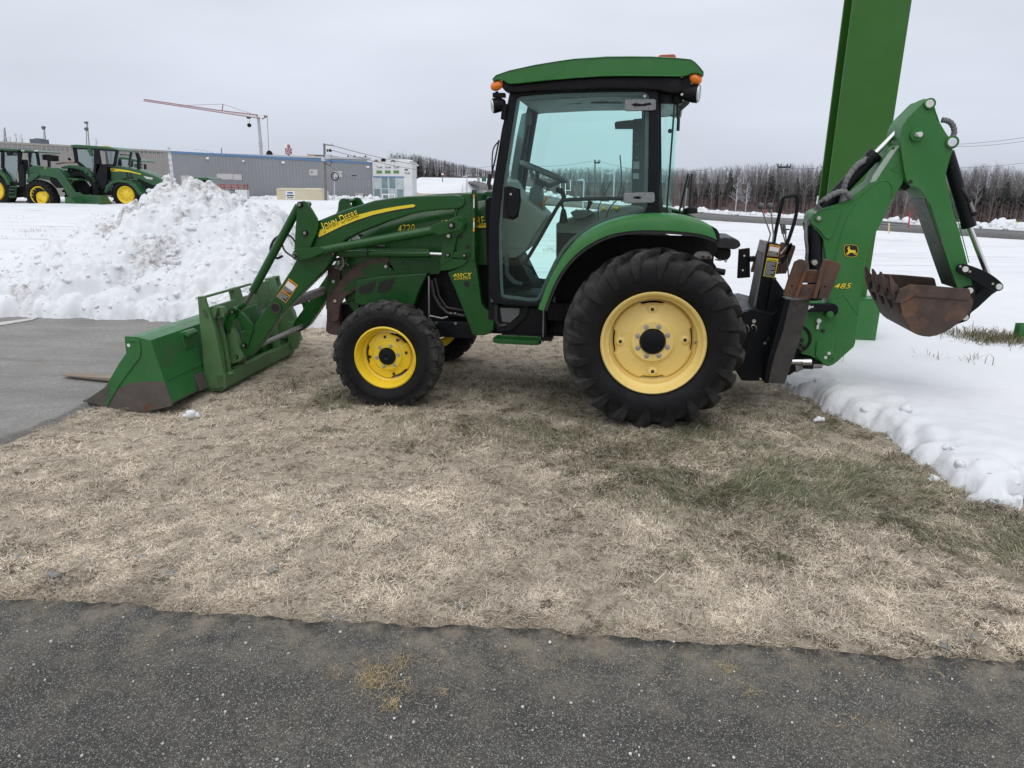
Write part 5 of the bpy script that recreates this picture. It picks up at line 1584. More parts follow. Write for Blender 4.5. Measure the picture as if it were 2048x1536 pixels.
for q in ([(1267, 323), (1278.5, 323), (1278.5, 338), (1266.5, 338)], [(1266, 346.5), (1277.5, 346.5), (1277.5, 358), (1265.5, 358)]):
    pp('instruction_sticker', q, VG2 - .163, VG2 - .158, 'lightgrey', C_, 0)
for q in ((1274.5, 288.5), (1273.5, 315)): part(MB().disc(L(*q, VG2 - .165), .008, VG2 - .165, VG2 - .155, 12), 'trim_button', 'greyplastic', C_)
pp('door_sill_panel', spl([(1045, 544), (1058, 538), (1064, 556), (1074, 572), (1086, 582), (1080, 586), (1066, 577), (1054, 563)], 2), VG2 - .14, VG2 - .08, 'lightgrey', C_, .004)
# seat for the driver: low cushion only shows as a dark shape; the backrest is turned to the backhoe
part(MB().box(L(1190, 430, .88)[0], L(1290, 430, .88)[0], .68, 1.02, L(1200, 470, .88)[1], L(1200, 446, .88)[1]), 'driver_seat', 'black', T, .03)
# headliner
part(MB().prism(LP([(1028, 196), (1050, 182), (1200, 176), (1296, 176), (1296, 192), (1200, 192), (1050, 200)], VG), VG + .05, VG2 - .05), 'headliner', 'greydark', C_, .02)
for q in ((1118, 205), (1150, 207), (1230, 206)):
    p = L3(*q, .75)
    part(MB().cyl((p[0], .75, L(1200, 192, VG)[1] + .004), (p[0], .75, L(1200, 192, VG)[1] - .012), .055, .045, 20), 'air_vent', 'greydark', C_, .003)
p = L3(1200, 205, .75); part(MB().box(p[0] - .06, p[0] + .06, .70, .86, L(1200, 192, VG)[1] - .012, L(1200, 192, VG)[1] + .01), 'radio', 'black', C_, .004)
# tail of the cab: door-side lower box, steps, tank
pp('fuel_tank', [(984, 622), (990, 612), (1076, 616), (1092, 620), (1096, 668), (1090, 672), (996, 668), (990, 655)], .40, .62, 'black', T, .015)
pp('tank_bracket', [(990, 645), (1020, 648), (1043, 628), (1048, 612), (1058, 612), (1054, 632), (1026, 660), (1000, 664)], .385, .405, 'dark', T, .005)
pp('battery_box', [(1000, 616), (1040, 617), (1038, 630), (1020, 646), (1004, 644)], .39, .41, 'greydark', T, .004)
part(MB().tube([L3(993, 610, .39), L3(992, 640, .39), L3(999, 652, .39), L3(1014, 650, .39)], .014, 8), 'fill_hose', 'rubberhose', T)
part(MB().cyl(L3(1087.5, 620, .34), L3(1086, 684, .34), .006, n=8), 'step_rod', 'steel', T)
pp('cab_mount_strip', [(979, 561), (983.5, 561), (987, 604), (982, 604)], .372, .38, 'greydark', T, .001)
S_ = empty('step', (0, 0, 0), T)
su0, su1 = L(983, 680, .14)[0], L(1081, 686, .14)[0]
sz = L(1030, 681, .14)[1]
stp = [(su0 + .012, .30), (su0, .20), (su0 + .015, .16), (su0 + .05, .142), (su1 - .05, .142), (su1 - .012, .16), (su1, .20), (su1 - .012, .30)]
sin = [(su0 + .03, .29), (su0 + .022, .21), (su0 + .034, .185), (su0 + .06, .170), (su1 - .06, .170), (su1 - .034, .185), (su1 - .022, .21), (su1 - .03, .29)]
m = MB(); n = len(stp); vs = [(a, b, sz) for a, b in stp] + [(a, b, sz) for a, b in sin] + [(a, b, sz - .028) for a, b in stp] + [(a, b, sz - .028) for a, b in sin]; fs = []
for i in range(n):
    j = (i + 1) % n; fs += [(i, j, j + n, i + n), (i + 2 * n, i + 3 * n, j + 3 * n, j + 2 * n), (i, i + 2 * n, j + 2 * n, j), (i + n, j + n, j + 3 * n, i + 3 * n)]
m.add(vs, fs); part(m, 'step_frame', 'green', S_, .004)
for k in range(6):
    v = .182 + .018 * k
    part(MB().box(su0 + .03, su1 - .03, v, v + .007, sz - .02, sz - .004), 'step_slat', 'green', S_)
part(MB().box((su0 + su1) / 2 - .008, (su0 + su1) / 2 + .008, .17, .29, sz - .02, sz - .001), 'step_slat', 'green', S_)
part(MB().box(su0 + .03, su1 + .06, .30, .48, sz - .03, sz - .01), 'step_bracket', 'dark', S_, .003)

# ------------------------------------------------------------------ fender
fo_ = [(1074, 618), (1079, 604), (1090, 575), (1104, 545), (1120, 518), (1136, 497), (1155, 478), (1178, 462), (1206, 448.5), (1235, 439), (1262, 433.5), (1290, 430.5), (1322, 429.5), (1352, 431), (1380, 435.5), (1405, 443), (1424, 452), (1431, 460), (1434, 478)]
fi_ = [(1088, 622), (1096, 600), (1106, 575), (1120, 548), (1137, 525), (1155, 507), (1178, 490), (1205, 476), (1232, 467.5), (1262, 463), (1290, 461.5), (1322, 462), (1350, 463.5), (1380, 466), (1405, 470), (1424, 475.5), (1434, 480)]
VFE = .09
N_ = 40
a = LP(fo_, VFE); b = LP(fi_, VFE)
def resl(p, n):
    P = [Vector(q) for q in p]; d = [0]
    for i in range(len(P) - 1): d.append(d[-1] + (P[i + 1] - P[i]).length)
    out = []
    for k in range(n):
        s = d[-1] * k / (n - 1); i = min(max(j for j in range(len(d)) if d[j] <= s + 1e-9), len(P) - 2)
        t = (s - d[i]) / (d[i + 1] - d[i]); out.append(P[i].lerp(P[i + 1], t))
    return out
A, Bq = resl(spl(a, 3, False), N_), resl(spl(b, 3, False), N_)
def fender(v0):
    secs = []
    for k in range(N_):
        o_, i_ = A[k], Bq[k]
        d = (o_ - i_); ln_ = d.length
        q = lambda t, v: (i_.x + d.x * t, v, i_.y + d.y * t)
        secs.append([q(0, VFE + .006), q(0.04, VFE), q(.5, VFE + .002), q(.80, VFE + .012), q(.95, VFE + .04), q(1.0, VFE + .09), q(1.0, VFE + .38), q(.86, VFE + .38), q(.84, VFE + .09), q(.76, VFE + .05), q(.5, VFE + .03), q(.04, VFE + .024)])
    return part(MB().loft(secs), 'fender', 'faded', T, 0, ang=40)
fd = fender(0)
lin = MB().loft([[(Bq[k].x * 1 + (RW[0] - Bq[k].x) * .0, VFE + .012, Bq[k].y), (Bq[k].x + (RW[0] - Bq[k].x) * .025, VFE + .012, Bq[k].y + (RW[1] - Bq[k].y) * .025), (Bq[k].x + (RW[0] - Bq[k].x) * .025, VFE + .40, Bq[k].y + (RW[1] - Bq[k].y) * .025), (Bq[k].x, VFE + .40, Bq[k].y)] for k in range(N_)])
part(lin, 'fender_lip', 'rubberhose', fd)
def mirror1(o):
    c = o.copy(); COL.objects.link(c); c.parent = T; c.location.y = 2 * VC; c.scale.y = -1
    for ch in o.children:
        d = ch.copy(); COL.objects.link(d); d.parent = c
mirror1(fd)
part(MB().box(L(1110, 600, .5)[0], L(1420, 600, .5)[0], .5, .53, .5, L(1300, 470, .5)[1]), 'wheel_well', 'dark', T)
part(MB().prism(LP([(1424, 452), (1434, 458), (1440, 468), (1440, 482), (1434, 486), (1428, 470)], .12), .12, .40), 'tail_light', 'blackpaint', fd, .008)
# things under the tail of the fender: light bracket, hydraulic couplers
part(MB().box(L(1335, 480, .6)[0], L(1362, 480, .6)[0], .6, .75, .8, L(1350, 474, .6)[1]), 'rear_bracket', 'dark', T, .006)
pp('hose_manifold', spl([(1386, 517), (1388, 507), (1396, 502), (1410, 501), (1420, 504), (1425, 512), (1424, 520), (1410, 519), (1396, 520)], 2), .50, .60, 'zinc', T, .004)
for q in ((1407, 514), (1418, 514.5)): part(MB().disc(L(*q, .49), .010, .488, .51, 12), 'coupler', 'rust', T, .002)
pp('rear_bracket', [(1365, 470), (1395, 470), (1432, 480), (1436, 500), (1424, 520), (1440, 545), (1425, 560), (1390, 520), (1380, 500), (1370, 505)], .62, .70, 'dark', T, .006)
part(MB().cyl(L3(1428, 541, .55), L3(1450, 545, .55), .022, n=14), 'hitch_pin', 'black', T, .004)

# ------------------------------------------------------------------ roof
ro_ = [(984.8, 160), (984.8, 157.5), (992, 150), (1018, 141), (1070, 129.5), (1110, 123), (1148, 118), (1213, 114), (1260, 113.5), (1304, 113.9), (1350, 116), (1382.7, 119), (1390.5, 124.3), (1400, 134), (1407.4, 143.8), (1407, 151.6), (1402, 147), (1393, 143.8), (1382.7, 145), (1372, 151), (1360, 152), (1252, 150.8), (1200, 151.5), (1148, 155.5), (1090, 160.5), (1031, 167), (1018, 166), (1012, 162), (1005, 157.5), (994, 157)]
VR0 = .30; VR1 = 2 * VC - VR0
rp_ = LP(ro_, VR0)
cz = sum(p[1] for p in rp_) / len(rp_)
cxx = sum(p[0] for p in rp_) / len(rp_)
def rsec(v, k, dz, ins=0.0):
    lo = min(p[1] for p in rp_)
    return [(cxx + (p[0] - cxx) * k, v, lo + (p[1] - lo) * dz) for p in rp_]
lo_z = min(p[1] for p in rp_)
secs = [rsec(VR0 + .006, .998, .98), rsec(VR0, 1.0, 1.0), rsec(VR0 + .03, 1.0, 1.03), rsec(VR0 + .10, 1.004, 1.13), rsec(VR0 + .25, 1.006, 1.2), rsec(VC, 1.008, 1.24), rsec(VR1 - .25, 1.006, 1.2), rsec(VR1 - .10, 1.004, 1.13), rsec(VR1 - .03, 1.0, 1.03), rsec(VR1, 1.0, 1.0), rsec(VR1 - .006, .998, .98)]
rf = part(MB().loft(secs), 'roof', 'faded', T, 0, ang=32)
# the little rolled lip along the roof's lower edge
lipp = [(986, 160.5), (1000, 157.6), (1008, 159.5), (1014, 164), (1020, 166.5), (1034, 166), (1090, 160), (1148, 155), (1200, 151.5), (1252, 150.6), (1320, 151.2), (1366, 151.6), (1376, 148.5), (1386, 144.5), (1396, 145), (1404, 149)]
part(MB().tube([L3(*q, VR0 - .002) for q in lipp], .0055, 6), 'roof_lip', 'faded', rf, ang=60)
pp('roof_underside', [(1012, 164), (1031, 168), (1148, 156.5), (1252, 152), (1362, 153), (1367, 160), (1367, 176), (1362, 185), (1345, 187), (1318, 181), (1278, 178), (1200, 177.8), (1148, 180), (1080, 182), (1028, 186), (1018, 182)], VR0 + .02, VR1 - .02, 'black', T, .015)
part(MB().box(L(1320, 190, VG)[0], L(1368, 190, VG)[0], VG + .04, VG2 - .04, L(1340, 206, VG)[1], L(1340, 182, VG)[1]), 'rear_header', 'blackpaint', T, .01)
bolt(L(1364.5, 188, VR0), VR0 + .03, .009, 'zinc')
part(MB().prism(LP([(1314, 115), (1320, 109.5), (1347, 108.2), (1351, 110), (1352, 117), (1314, 117)], VR0 + .30), VR0 + .30, VR0 + .62), 'beacon', 'red', T, .012)
# amber lamps and work lights at the corners
def amber(c, v, du, dz, face):
    o = part(MB().sphere((0, 0, 0), 1, 18, 10, (du, .030, dz)), 'amber_light', 'amber', T)
    o.location = (L(*c, v)[0], v, L(*c, v)[1]); o.rotation_euler = (0, R(face), 0)
    return o
amber((993.5, 171.0), VR0 + .03, .043, .031, -22)
amber((1391, 157.0), VR0 + .03, .043, .032, 32)
part(MB().prism(LP([(1006, 160), (1018, 166), (1024, 184), (1012, 184), (1004, 175)], VR0 + .03), VR0 + .02, VR0 + .12), 'lamp_bracket', 'black', T, .006)
part(MB().prism(LP([(1366, 152), (1380, 148), (1382, 170), (1374, 190), (1362, 184)], VR0 + .03), VR0 + .02, VR0 + .12), 'lamp_bracket', 'black', T, .006)
def worklight(c, v, dirv, r):
    W = empty('work_light', (0, 0, 0), T)
    p = Vector(L3(*c, v)); d = Vector(dirv).normalized()
    part(MB().tube([p - d * r * 1.35, p - d * r * .9, p, p + d * r * .5], [r * .55, r * .85, r * .98, r], 22), 'lamp_housing', 'black', W, .003)
    part(MB().tube([p + d * r * .48, p + d * r * .62, p + d * r * .70], [r * .96, r * .9, r * .5], 22), 'lamp_lens', 'lamp', W)
worklight((992, 211), VR0 + .05, (-1, -.35, -.18), .046)
worklight((1388, 187), VR0 + .05, (1, -.30, -.06), .055)
worklight((1356, 224), VR1 - .25, (1, -.1, -.15), .045)
part(MB().cyl(L3(993, 183, VR0 + .05), L3(998, 203, VR0 + .05), .012, n=8).box(L(986, 186, .35)[0], L(1010, 186, .35)[0], VR0 + .03, VR0 + .09, L(990, 195, .35)[1], L(990, 186, .35)[1]), 'lamp_bracket', 'black', T, .003)
pp('lamp_bracket', [(1356, 212), (1372, 196), (1388, 190), (1378, 208), (1362, 222)], .55, .60, 'greydark', T, .004)
pp('mirror_mount', [(1004, 210), (1014, 207), (1010, 240), (1001, 238)], VG - .03, VG + .03, 'black', T, .004)
# wiper
part(MB().tube(spl([L3(998, 280, VG - .02), L3(990, 320, VG - .02), L3(984, 345, VG - .02), L3(979, 372, VG - .02)], 4, False), .006, 6).tube(spl([L3(998, 282, VG - .01), L3(986, 300, VG - .02), L3(984, 340, VG - .02)], 4, False), .005, 6).tube([L3(979, 348, VG - .02), L3(977, 366, VG - .02), L3(981, 379, VG - .02)], [.010, .012, .014], 8), 'wiper', 'decalblack', T)
# rear wiper arms and little black cap behind the cab
part(MB().tube([L3(1358, 425, .7), L3(1376, 350, .7), L3(1384, 348, .7), L3(1378, 420, .7)], .007, 6).tube([L3(1366, 425, .72), L3(1380, 352, .72)], .005, 6), 'rear_frame', 'decalblack', T)
part(MB().tube([L3(1368, 424, .71), L3(1374, 376, .71)], .005, 6), 'gas_strut', 'lightgrey', T)
part(MB().cyl(L3(1381, 427, .6), L3(1381, 416, .6), .048, .045, 16).cyl(L3(1381, 417, .6), L3(1381, 414, .6), .03, .028, 12), 'tank_cap', 'black', T, .004)

# ================================================================== BACKHOE (carried by the tractor)
VB = .78                                             # near face of boom and dipper
def plate(mb_pts, v0, v1, name, mat, parent, bevel=.004, pv=None, sm=0):
    return pp(name, mb_pts, v0, v1, mat, parent, bevel, pv=pv, sm=sm)
# main frame behind the rear wheel
plate([(1484, 622), (1508, 618), (1545, 628), (1572, 600), (1590, 612), (1582, 700), (1560, 763), (1484, 762), (1470, 740), (1480, 660)], .52, 1.24, 'backhoe_frame', 'blackpaint', T, .01)
plate([(1545, 560), (1552, 558), (1572, 586), (1572, 640), (1540, 640), (1532, 626)], .60, .66, 'frame_gusset', 'blackpaint', T, .006)
part(MB().disc(L(1508, 643, .51), .014, .508, .53, 12), 'frame_bolt', 'zinc', T, .003)
part(MB().tube(spl([L3(1494, 650, .50), L3(1498, 656, .49), L3(1497, 663, .50)], 3, False), .0025, 5).tube(spl([L3(1506, 657, .50), L3(1502, 653, .49), L3(1507, 650, .49), L3(1513, 655, .49), L3(1511, 663, .50)], 4, False), .0025, 5), 'hitch_clip', 'zinc', T)
for q in ((1530, 687), (1540, 682), (1521, 758)): part(MB().disc(L(*q, .51), .010, .505, .53, 8), 'frame_bolt', 'zinc', T, .002)
part(MB().tube(spl([L3(1558, 630, .5), L3(1558, 655, .49), L3(1545, 672, .49), L3(1535, 680, .5)], 4, False), .011, 7), 'hydraulic_hose', 'rubberhose', T)
part(MB().box(L(1482, 610, .55)[0], L(1515, 610, .55)[0], .52, 1.2, L(1490, 626, .55)[1], L(1490, 620, .55)[1]), 'deck_plate', 'greydark', T, .004)
# control tower with decals
CT = empty('control_tower', (0, 0, 0), T)
VT = .66
tw = [(1535, 484), (1562, 489.5), (1556, 525), (1549, 559), (1544, 600), (1541, 627), (1511, 621), (1521, 560), (1529, 520)]
plate(tw, VT, VT + .17, 'tower_box', 'blackpaint', CT, .004)
fa, fb = L(1535.4, 485, VT), L(1511.4, 620, VT)
d_ = Vector((fb[0] - fa[0], fb[1] - fa[1])).normalized()
part(MB().prism([(fa[0] - .012, fa[1]), (fa[0] - .002, fa[1]), (fb[0] - .002, fb[1]), (fb[0] - .022, fb[1] - .005)], VT + .004, VT + .22), 'tower_cover', pbr('grey_cover', (.13, .13, .13), .5, var=.06), CT, .003)
part(MB().prism([(fa[0] - .015, fa[1] + .003), (fa[0] - .001, fa[1] + .003), (fa[0] - .012, fa[1] - .07), (fa[0] - .026, fa[1] - .07)], VT + .004, VT + .22), 'worn_corner', 'steel', CT, .002)
decal(CT, [(1539.5, 488), (1560.5, 492), (1556, 514), (1534.5, 511.5)], VT - .001, 3, pic=.38, border='decalorange')
decal(CT, [(1534, 515.5), (1556.5, 518), (1549.5, 555.5), (1526.5, 552)], VT - .001, 13, pic=0, head='CAUTION', border='decalyellow', text_m='decalgrey')
plate([(1478, 499), (1500, 496), (1500.5, 555), (1475, 557)], VT + .12, VT + .15, 'side_guard', 'black', CT, .004)
plate([(1500, 515), (1512, 513), (1512, 524), (1500, 524)], VT + .05, VT + .12, 'guard_arm', 'dark', CT, .004)
for q in ((1488.5, 511.5), (1485.5, 540.5)): part(MB().disc(L(*q, VT + .12), .007, VT + .118, VT + .13, 10), 'guard_hole', 'white', CT)
for q0, q1, q2 in (((1537, 484), (1541, 468), (1523, 416)), ((1545, 485), (1547, 470), (1541.5, 416))):
    lv = part(MB().tube([L3(*q0, VT + .06), L3(*q1, VT + .06), L3(*q2, VT + .06)], .0052, 8), 'control_lever', 'steel', T)
    q = q2
    part(MB().sphere(L3(q[0] - 1, q[1] - 4, VT + .06), .0225, 16, 10), 'lever_knob', 'greydark', lv)
loop = [L3(1547, 490, VT + .10), L3(1553, 455, VT + .10), L3(1565, 402, VT + .10), L3(1568, 395, VT + .10), L3(1575, 393, VT + .11), L3(1588, 391.5, VT + .13), L3(1593, 394, VT + .14), L3(1594.5, 402, VT + .14), L3(1592, 430, VT + .14), L3(1583, 462, VT + .14), L3(1573, 491, VT + .14)]
part(MB().tube(spl(loop, 3, False), .0125, 10), 'grab_loop', 'blackpaint', T)
part(MB().tube([L3(1572, 459, VT + .2), L3(1578, 459, VT + .15)], .006, 6).tube([L3(1562, 447, VT + .2), L3(1566, 468, VT + .2)], .009, 8).tube([L3(1568, 447, VT + .2), L3(1571, 468, VT + .2)], .009, 8).tube([L3(1566, 468, VT + .2), L3(1572, 490, VT + .2)], .004, 6).tube([L3(1571, 468, VT + .2), L3(1573, 490, VT + .2), L3(1576, 540, VT + .2), L3(1578, 570, VT + .2)], .0045, 6), 'stabilizer_lever', 'steel', T)
plate(spl([(1560, 516), (1572, 510), (1582, 496), (1584, 487), (1580, 489), (1574, 502), (1576, 512), (1570, 522), (1564, 529), (1562, 524)], 2), VT + .18, VT + .20, 'foot_lever', 'black', T, .002)
part(MB().tube([L3(1561, 508, VT + .15), L3(1572, 495, VT + .18)], .005, 6), 'lever_link', 'steel', T)
# operator seat facing the backhoe
plate([(1428, 483), (1434, 477), (1450, 475), (1468, 476), (1478, 481), (1482, 489), (1480, 494), (1470, 499), (1440, 497), (1430, 494)], .66, 1.10, 'backhoe_seat', 'rubberhose', T, .03)
plate([(1430, 496), (1462, 498), (1462, 512), (1456, 520), (1440, 522), (1432, 516)], .70, 1.04, 'seat_base', 'dark', T, .01)
part(MB().disc(L(1451.5, 522, .69), .010, .685, .70, 10), 'seat_bolt', 'zinc', T)
part(MB().tube([L3(1430, 519, .69), L3(1442, 521, .69), L3(1443, 518, .69)], .005, 6), 'seat_lever', 'steel', T)
# near stabilizer: folded leg and its flip pad
ST = empty('stabilizer', (0, 0, 0), T)
VS = .30
plate([(1592, 600), (1621, 599), (1612, 640), (1597, 690), (1578, 742), (1570, 768), (1536, 766), (1546, 720), (1566, 660), (1580, 600)], VS, VS + .10, 'stabilizer_leg', 'wornblack', ST, .006)
plate([(1571, 598), (1589, 600), (1574, 650), (1556, 700), (1540, 766), (1529, 767), (1536, 720), (1556, 650)], VS + .012, VS + .14, 'leg_side', 'blackpaint', ST, .005)
pd = [(1600, 519), (1608, 519.5), (1616.5, 527), (1616, 534), (1601, 575), (1594, 597), (1571, 592.5), (1568, 593), (1568, 588), (1577, 560), (1590, 524)]
plate(pd, VS - .05, VS - .02, 'pad_plate', 'rust', ST, .004)
plate([(1649, 519), (1653, 518.5), (1682, 527), (1681, 535), (1668, 570), (1656.5, 597), (1636, 597.5), (1640, 580), (1641, 540)], VS - .05, VS - .02, 'pad_plate', 'rust', ST, .004)
plate([(1641, 538), (1650, 520), (1653, 520), (1640, 575), (1633, 597), (1626, 597)], VS - .075, VS - .05, 'pad_flange', 'rust', ST, .003)
plate([(1609, 540), (1616, 529), (1617, 533), (1603, 575), (1595, 597), (1588, 596)], VS - .075, VS - .05, 'pad_flange', 'rust', ST, .003)
plate([(1612, 541), (1637, 541), (1635, 566), (1604, 566)], VS - .02, VS + .03, 'pad_web', 'rust', ST, .004)
plate([(1601, 570), (1639, 570), (1635, 597), (1590, 597)], VS - .045, VS + .00, 'pad_web', 'rust', ST, .006)
plate([(1604, 575), (1634, 575), (1631, 592), (1598, 592)], VS - .048, VS - .04, 'pad_recess', 'rust2', ST, .002)
for q in ((1584, 572), (1650, 573)): part(MB().disc(L(*q, VS - .05), .006, VS - .053, VS - .04, 8), 'pad_bolt', 'dark', ST)
ST2 = mirror(ST)
ST2.location = (0, 2 * VC, 0)
# swing post and lower boom castings
BM = empty('backhoe_boom', (0, 0, 0), T)
sw = [(1600, 636), (1612, 622), (1640, 618), (1660, 622), (1672, 660), (1668, 700), (1654, 730), (1620, 712), (1602, 708), (1596, 690)]
plate(sw, VB - .02, VB + .24, 'swing_post', 'faded', T, .006)
part(MB().lathe([(.105, VB - .024), (.10, VB - .030), (.088, VB - .030), (.085, VB + .02), (.0, VB + .02)], L(1592, 678, VB - .02), 36), 'swing_bore', 'dark', T)
part(MB().disc(L(1592, 678, VB - .02), .055, VB - .010, VB + .01, 24), 'swing_pin', 'faded', T, .004)
for q in ((1600, 677), (1602, 690), (1596, 698)): part(MB().tube([L3(q[0] - 12, q[1] - 12, VB - .02), L3(q[0] + 8, q[1] + 4, VB - .03)], .011, 8), 'swing_hose', 'rubberhose', T)
plate([(1612, 608), (1668, 608), (1675, 611), (1677.5, 618), (1676, 626), (1668, 634), (1662, 634), (1658, 625), (1630, 624), (1612, 624)], VB - .07, VB - .035, 'lock_bar', 'blackpaint', T, .006)
part(MB().disc(L(1658, 628, VB - .05), .024, VB - .085, VB - .03, 20), 'lock_pin', 'faded', T, .005)
plate([(1612, 609), (1629, 609), (1629, 620), (1612, 619)], VB - .0735, VB - .068, 'warning_decal', 'decalblack', T, 0)
plate([(1614, 611.5), (1619, 610.5), (1622, 613), (1627, 612), (1627, 614.5), (1621, 616), (1618, 619), (1614, 618)], VB - .0745, VB - .07, 'decal_print', 'decalwhite', T, 0)
part(MB().disc(L(1638, 642, VB - .04), .016, VB - .045, VB - .02, 16).cyl(L3(1637, 646, VB - .035), L3(1636, 651, VB - .035), .007, n=8).box(L(1633, 653, VB - .04)[0], L(1638, 653, VB - .04)[0], VB - .045, VB - .025, L(1636, 658, VB - .04)[1], L(1636, 651, VB - .04)[1]), 'grease_gauge', 'pin', T, .002)
part(MB().disc(L(1645.5, 662, VB - .02), .015, VB - .0225, VB, 18), 'post_hole_shade', 'decalblack', T)  # no hole cut: black disc gives its shade
# the boom itself
boom = [(1620, 446), (1621, 436), (1625, 427), (1633, 421.5), (1655, 415), (1680, 408), (1694, 401), (1706, 393), (1724, 379), (1746, 362), (1766, 325), (1779, 298), (1790, 291), (1800.5, 287.5), (1803, 310), (1809.6, 353), (1806, 366), (1793, 386), (1776, 418), (1764, 444), (1752, 466), (1742, 481), (1735, 500), (1731, 517), (1727, 548), (1724, 579), (1720, 605), (1717, 630), (1714, 660), (1711, 685), (1708, 694), (1700, 701), (1680, 719), (1668, 729), (1658, 733), (1648, 731), (1640, 724), (1646, 708), (1660, 690), (1668, 660), (1662, 630), (1656, 600), (1656, 560), (1652, 520), (1646, 478), (1637, 466), (1628, 458)]
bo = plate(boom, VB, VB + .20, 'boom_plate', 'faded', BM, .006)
# pressed outlines on the boom
def welt(pts, v, par, r=.0035, mat='faded', close=False, sm=4):
    return part(MB().tube([L3(*q, v) for q in (spl(pts, sm, close) if sm else pts)], r, 6, close), 'pressed_rib', mat, par, ang=60)
welt([(1700, 408), (1720, 390), (1740, 374), (1760, 362), (1775, 362), (1784, 374), (1784, 390), (1781, 396)], VB + .001, BM, .005)
welt([(1740, 370), (1720, 396), (1700, 424), (1686, 456), (1676, 492), (1668, 530), (1662, 570)], VB + .001, BM, .004)
welt([(1672, 598), (1677, 592), (1685, 590), (1692, 596), (1700, 608), (1710, 622), (1717, 630)], VB + .001, BM, .004)
plate(spl([(1622, 446), (1623, 432), (1634, 424), (1650, 421), (1668, 420), (1680, 420), (1681, 430), (1676, 442), (1669, 462), (1660, 478), (1650, 475), (1640, 462), (1630, 454)], 2), VB - .012, VB + .004, 'boom_cheek', 'faded', BM, .005)
part(MB().disc(L(1637, 436.5, VB - .012), .026, VB - .024, VB, 20), 'pin_boss', 'faded', BM, .004)
part(MB().disc(L(1637, 436.5, VB - .02), .014, VB - .034, VB, 16), 'pivot_pin', 'zinc', BM, .003)
plate([(1606, 446), (1612, 428), (1630, 422), (1640, 430), (1622, 452), (1618, 470), (1608, 460)], VB + .21, VB + .24, 'boom_cheek', 'faded', BM, .005)
tri = [(1783, 337), (1797, 328), (1798, 343), (1795, 346), (1784, 340)]
welt(tri, VB + .001, BM, .0035, close=True, sm=2)
# shiny worn edge on top of the boom near the dipper
plate([(1740, 366), (1747, 350), (1780, 302), (1797, 290), (1801, 291), (1790, 304), (1752, 362)], VB - .002, VB + .012, 'boom_edge', pbr('pale_worn_paint', (.34, .42, .35), .5, var=.15, vs=20), BM, .002)
part(MB().disc(L(1786.5, 296.5, VB), .007, VB - .004, VB + .004, 10), 'edge_hole_shade', 'decalblack', BM)  # small black disc for the shade in the hole
# foot of the boom: clevis plate with bolts
plate([(1633, 684), (1637, 683), (1652, 688), (1654, 694), (1668, 702), (1676, 714), (1668, 728), (1656, 733), (1646, 728), (1631, 712)], VB - .03, VB - .002, 'foot_plate', 'faded', BM, .006)
for q, r in (((1657.7, 706.5), .012), ((1651, 715), .012)): part(MB().disc(L(*q, VB - .03), r, VB - .036, VB - .02, 10), 'foot_bolt', 'pin', BM, .002)
part(MB().lathe([(.020, VB - .032), (.019, VB - .036), (.013, VB - .036), (.012, VB - .02), (0, VB - .02)], L(1662.5, 717.5, VB - .03), 18), 'foot_bush', 'faded', BM)
plate([(1586, 715), (1620, 712), (1650, 722), (1645, 737), (1610, 738), (1588, 745), (1578, 752), (1570, 746)], VB - .0, VB + .22, 'foot_casting', 'dark', T, .008)
plate([(1590, 730), (1646, 728), (1646, 736), (1614, 736), (1592, 746)], VB - .012, VB + .10, 'foot_shoe', 'steel', T, .006)
part(MB().cyl(L3(1583, 723, VB - .05), L3(1605, 723, VB - .05), .020, n=16).cyl(L3(1604, 724, VB - .05), L3(1622, 724, VB - .05), .026, n=16), 'swing_cylinder', 'chrome', T, .002)
part(MB().box(L(1606, 720, VB)[0], L(1624, 720, VB)[0], VB - .06, VB, L(1610, 734, VB)[1], L(1610, 716, VB)[1]), 'swing_clevis', 'dark', T, .004)
# boom lift cylinder beside the boom's foot
lc = empty('boom_cylinder', (0, 0, 0), T)
part(MB().cyl(L3(1630, 440, VB + .1), L3(1629, 470, VB + .06), .02, n=12), 'rod', 'dark', lc)
part(MB().cyl(L3(1629, 450, VB + .05), L3(1630, 600, VB + .02), .048, n=18), 'barrel', 'blackpaint', lc, .004)
part(MB().tube(spl([L3(1613, 440, VB + .05), L3(1611, 470, VB), L3(1614, 500, VB), L3(1613, 520, VB + .02), L3(1619, 545, VB + .02)], 4, False), .011, 8), 'hose_sleeve', 'fabric', lc)
part(MB().disc(L(1629, 525, VB - .03), .02, VB - .04, VB - .0, 6), 'port_fitting', 'zinc', lc, .002)
# dipper
DP = empty('dipper', (0, 0, 0), T)
dp = [(1848, 203), (1852, 199.5), (1859, 197.5), (1865, 200), (1868, 207), (1874, 227), (1880.7, 246), (1892, 265), (1903, 281), (1907, 292), (1906, 300), (1899, 322), (1893, 345), (1892, 352), (1896, 375), (1903, 408), (1913, 442), (1922.6, 477), (1931, 508), (1937, 532), (1944, 560), (1945, 572), (1915, 577), (1900, 535), (1884, 488), (1868, 442), (1852, 398), (1841, 381), (1832, 374), (1819, 370), (1812, 360), (1808, 339), (1803, 305), (1800.3, 282), (1801, 265), (1806, 250), (1815, 236), (1832, 219)]
do = plate(dp, VB - .03, VB + .23, 'dipper_box', 'faded', DP, .005)
welt([(1899, 380), (1907, 412), (1918, 448), (1929, 490), (1938, 525)], VB - .029, DP, .0028)
plate(spl([(1884, 488), (1880, 470), (1868, 436), (1861, 412), (1852, 396), (1848, 389), (1855, 400), (1866, 428), (1878, 460), (1890, 498)], 1), VB - .0315, VB - .02, 'chipped_edge', 'baresteel', DP, 0)
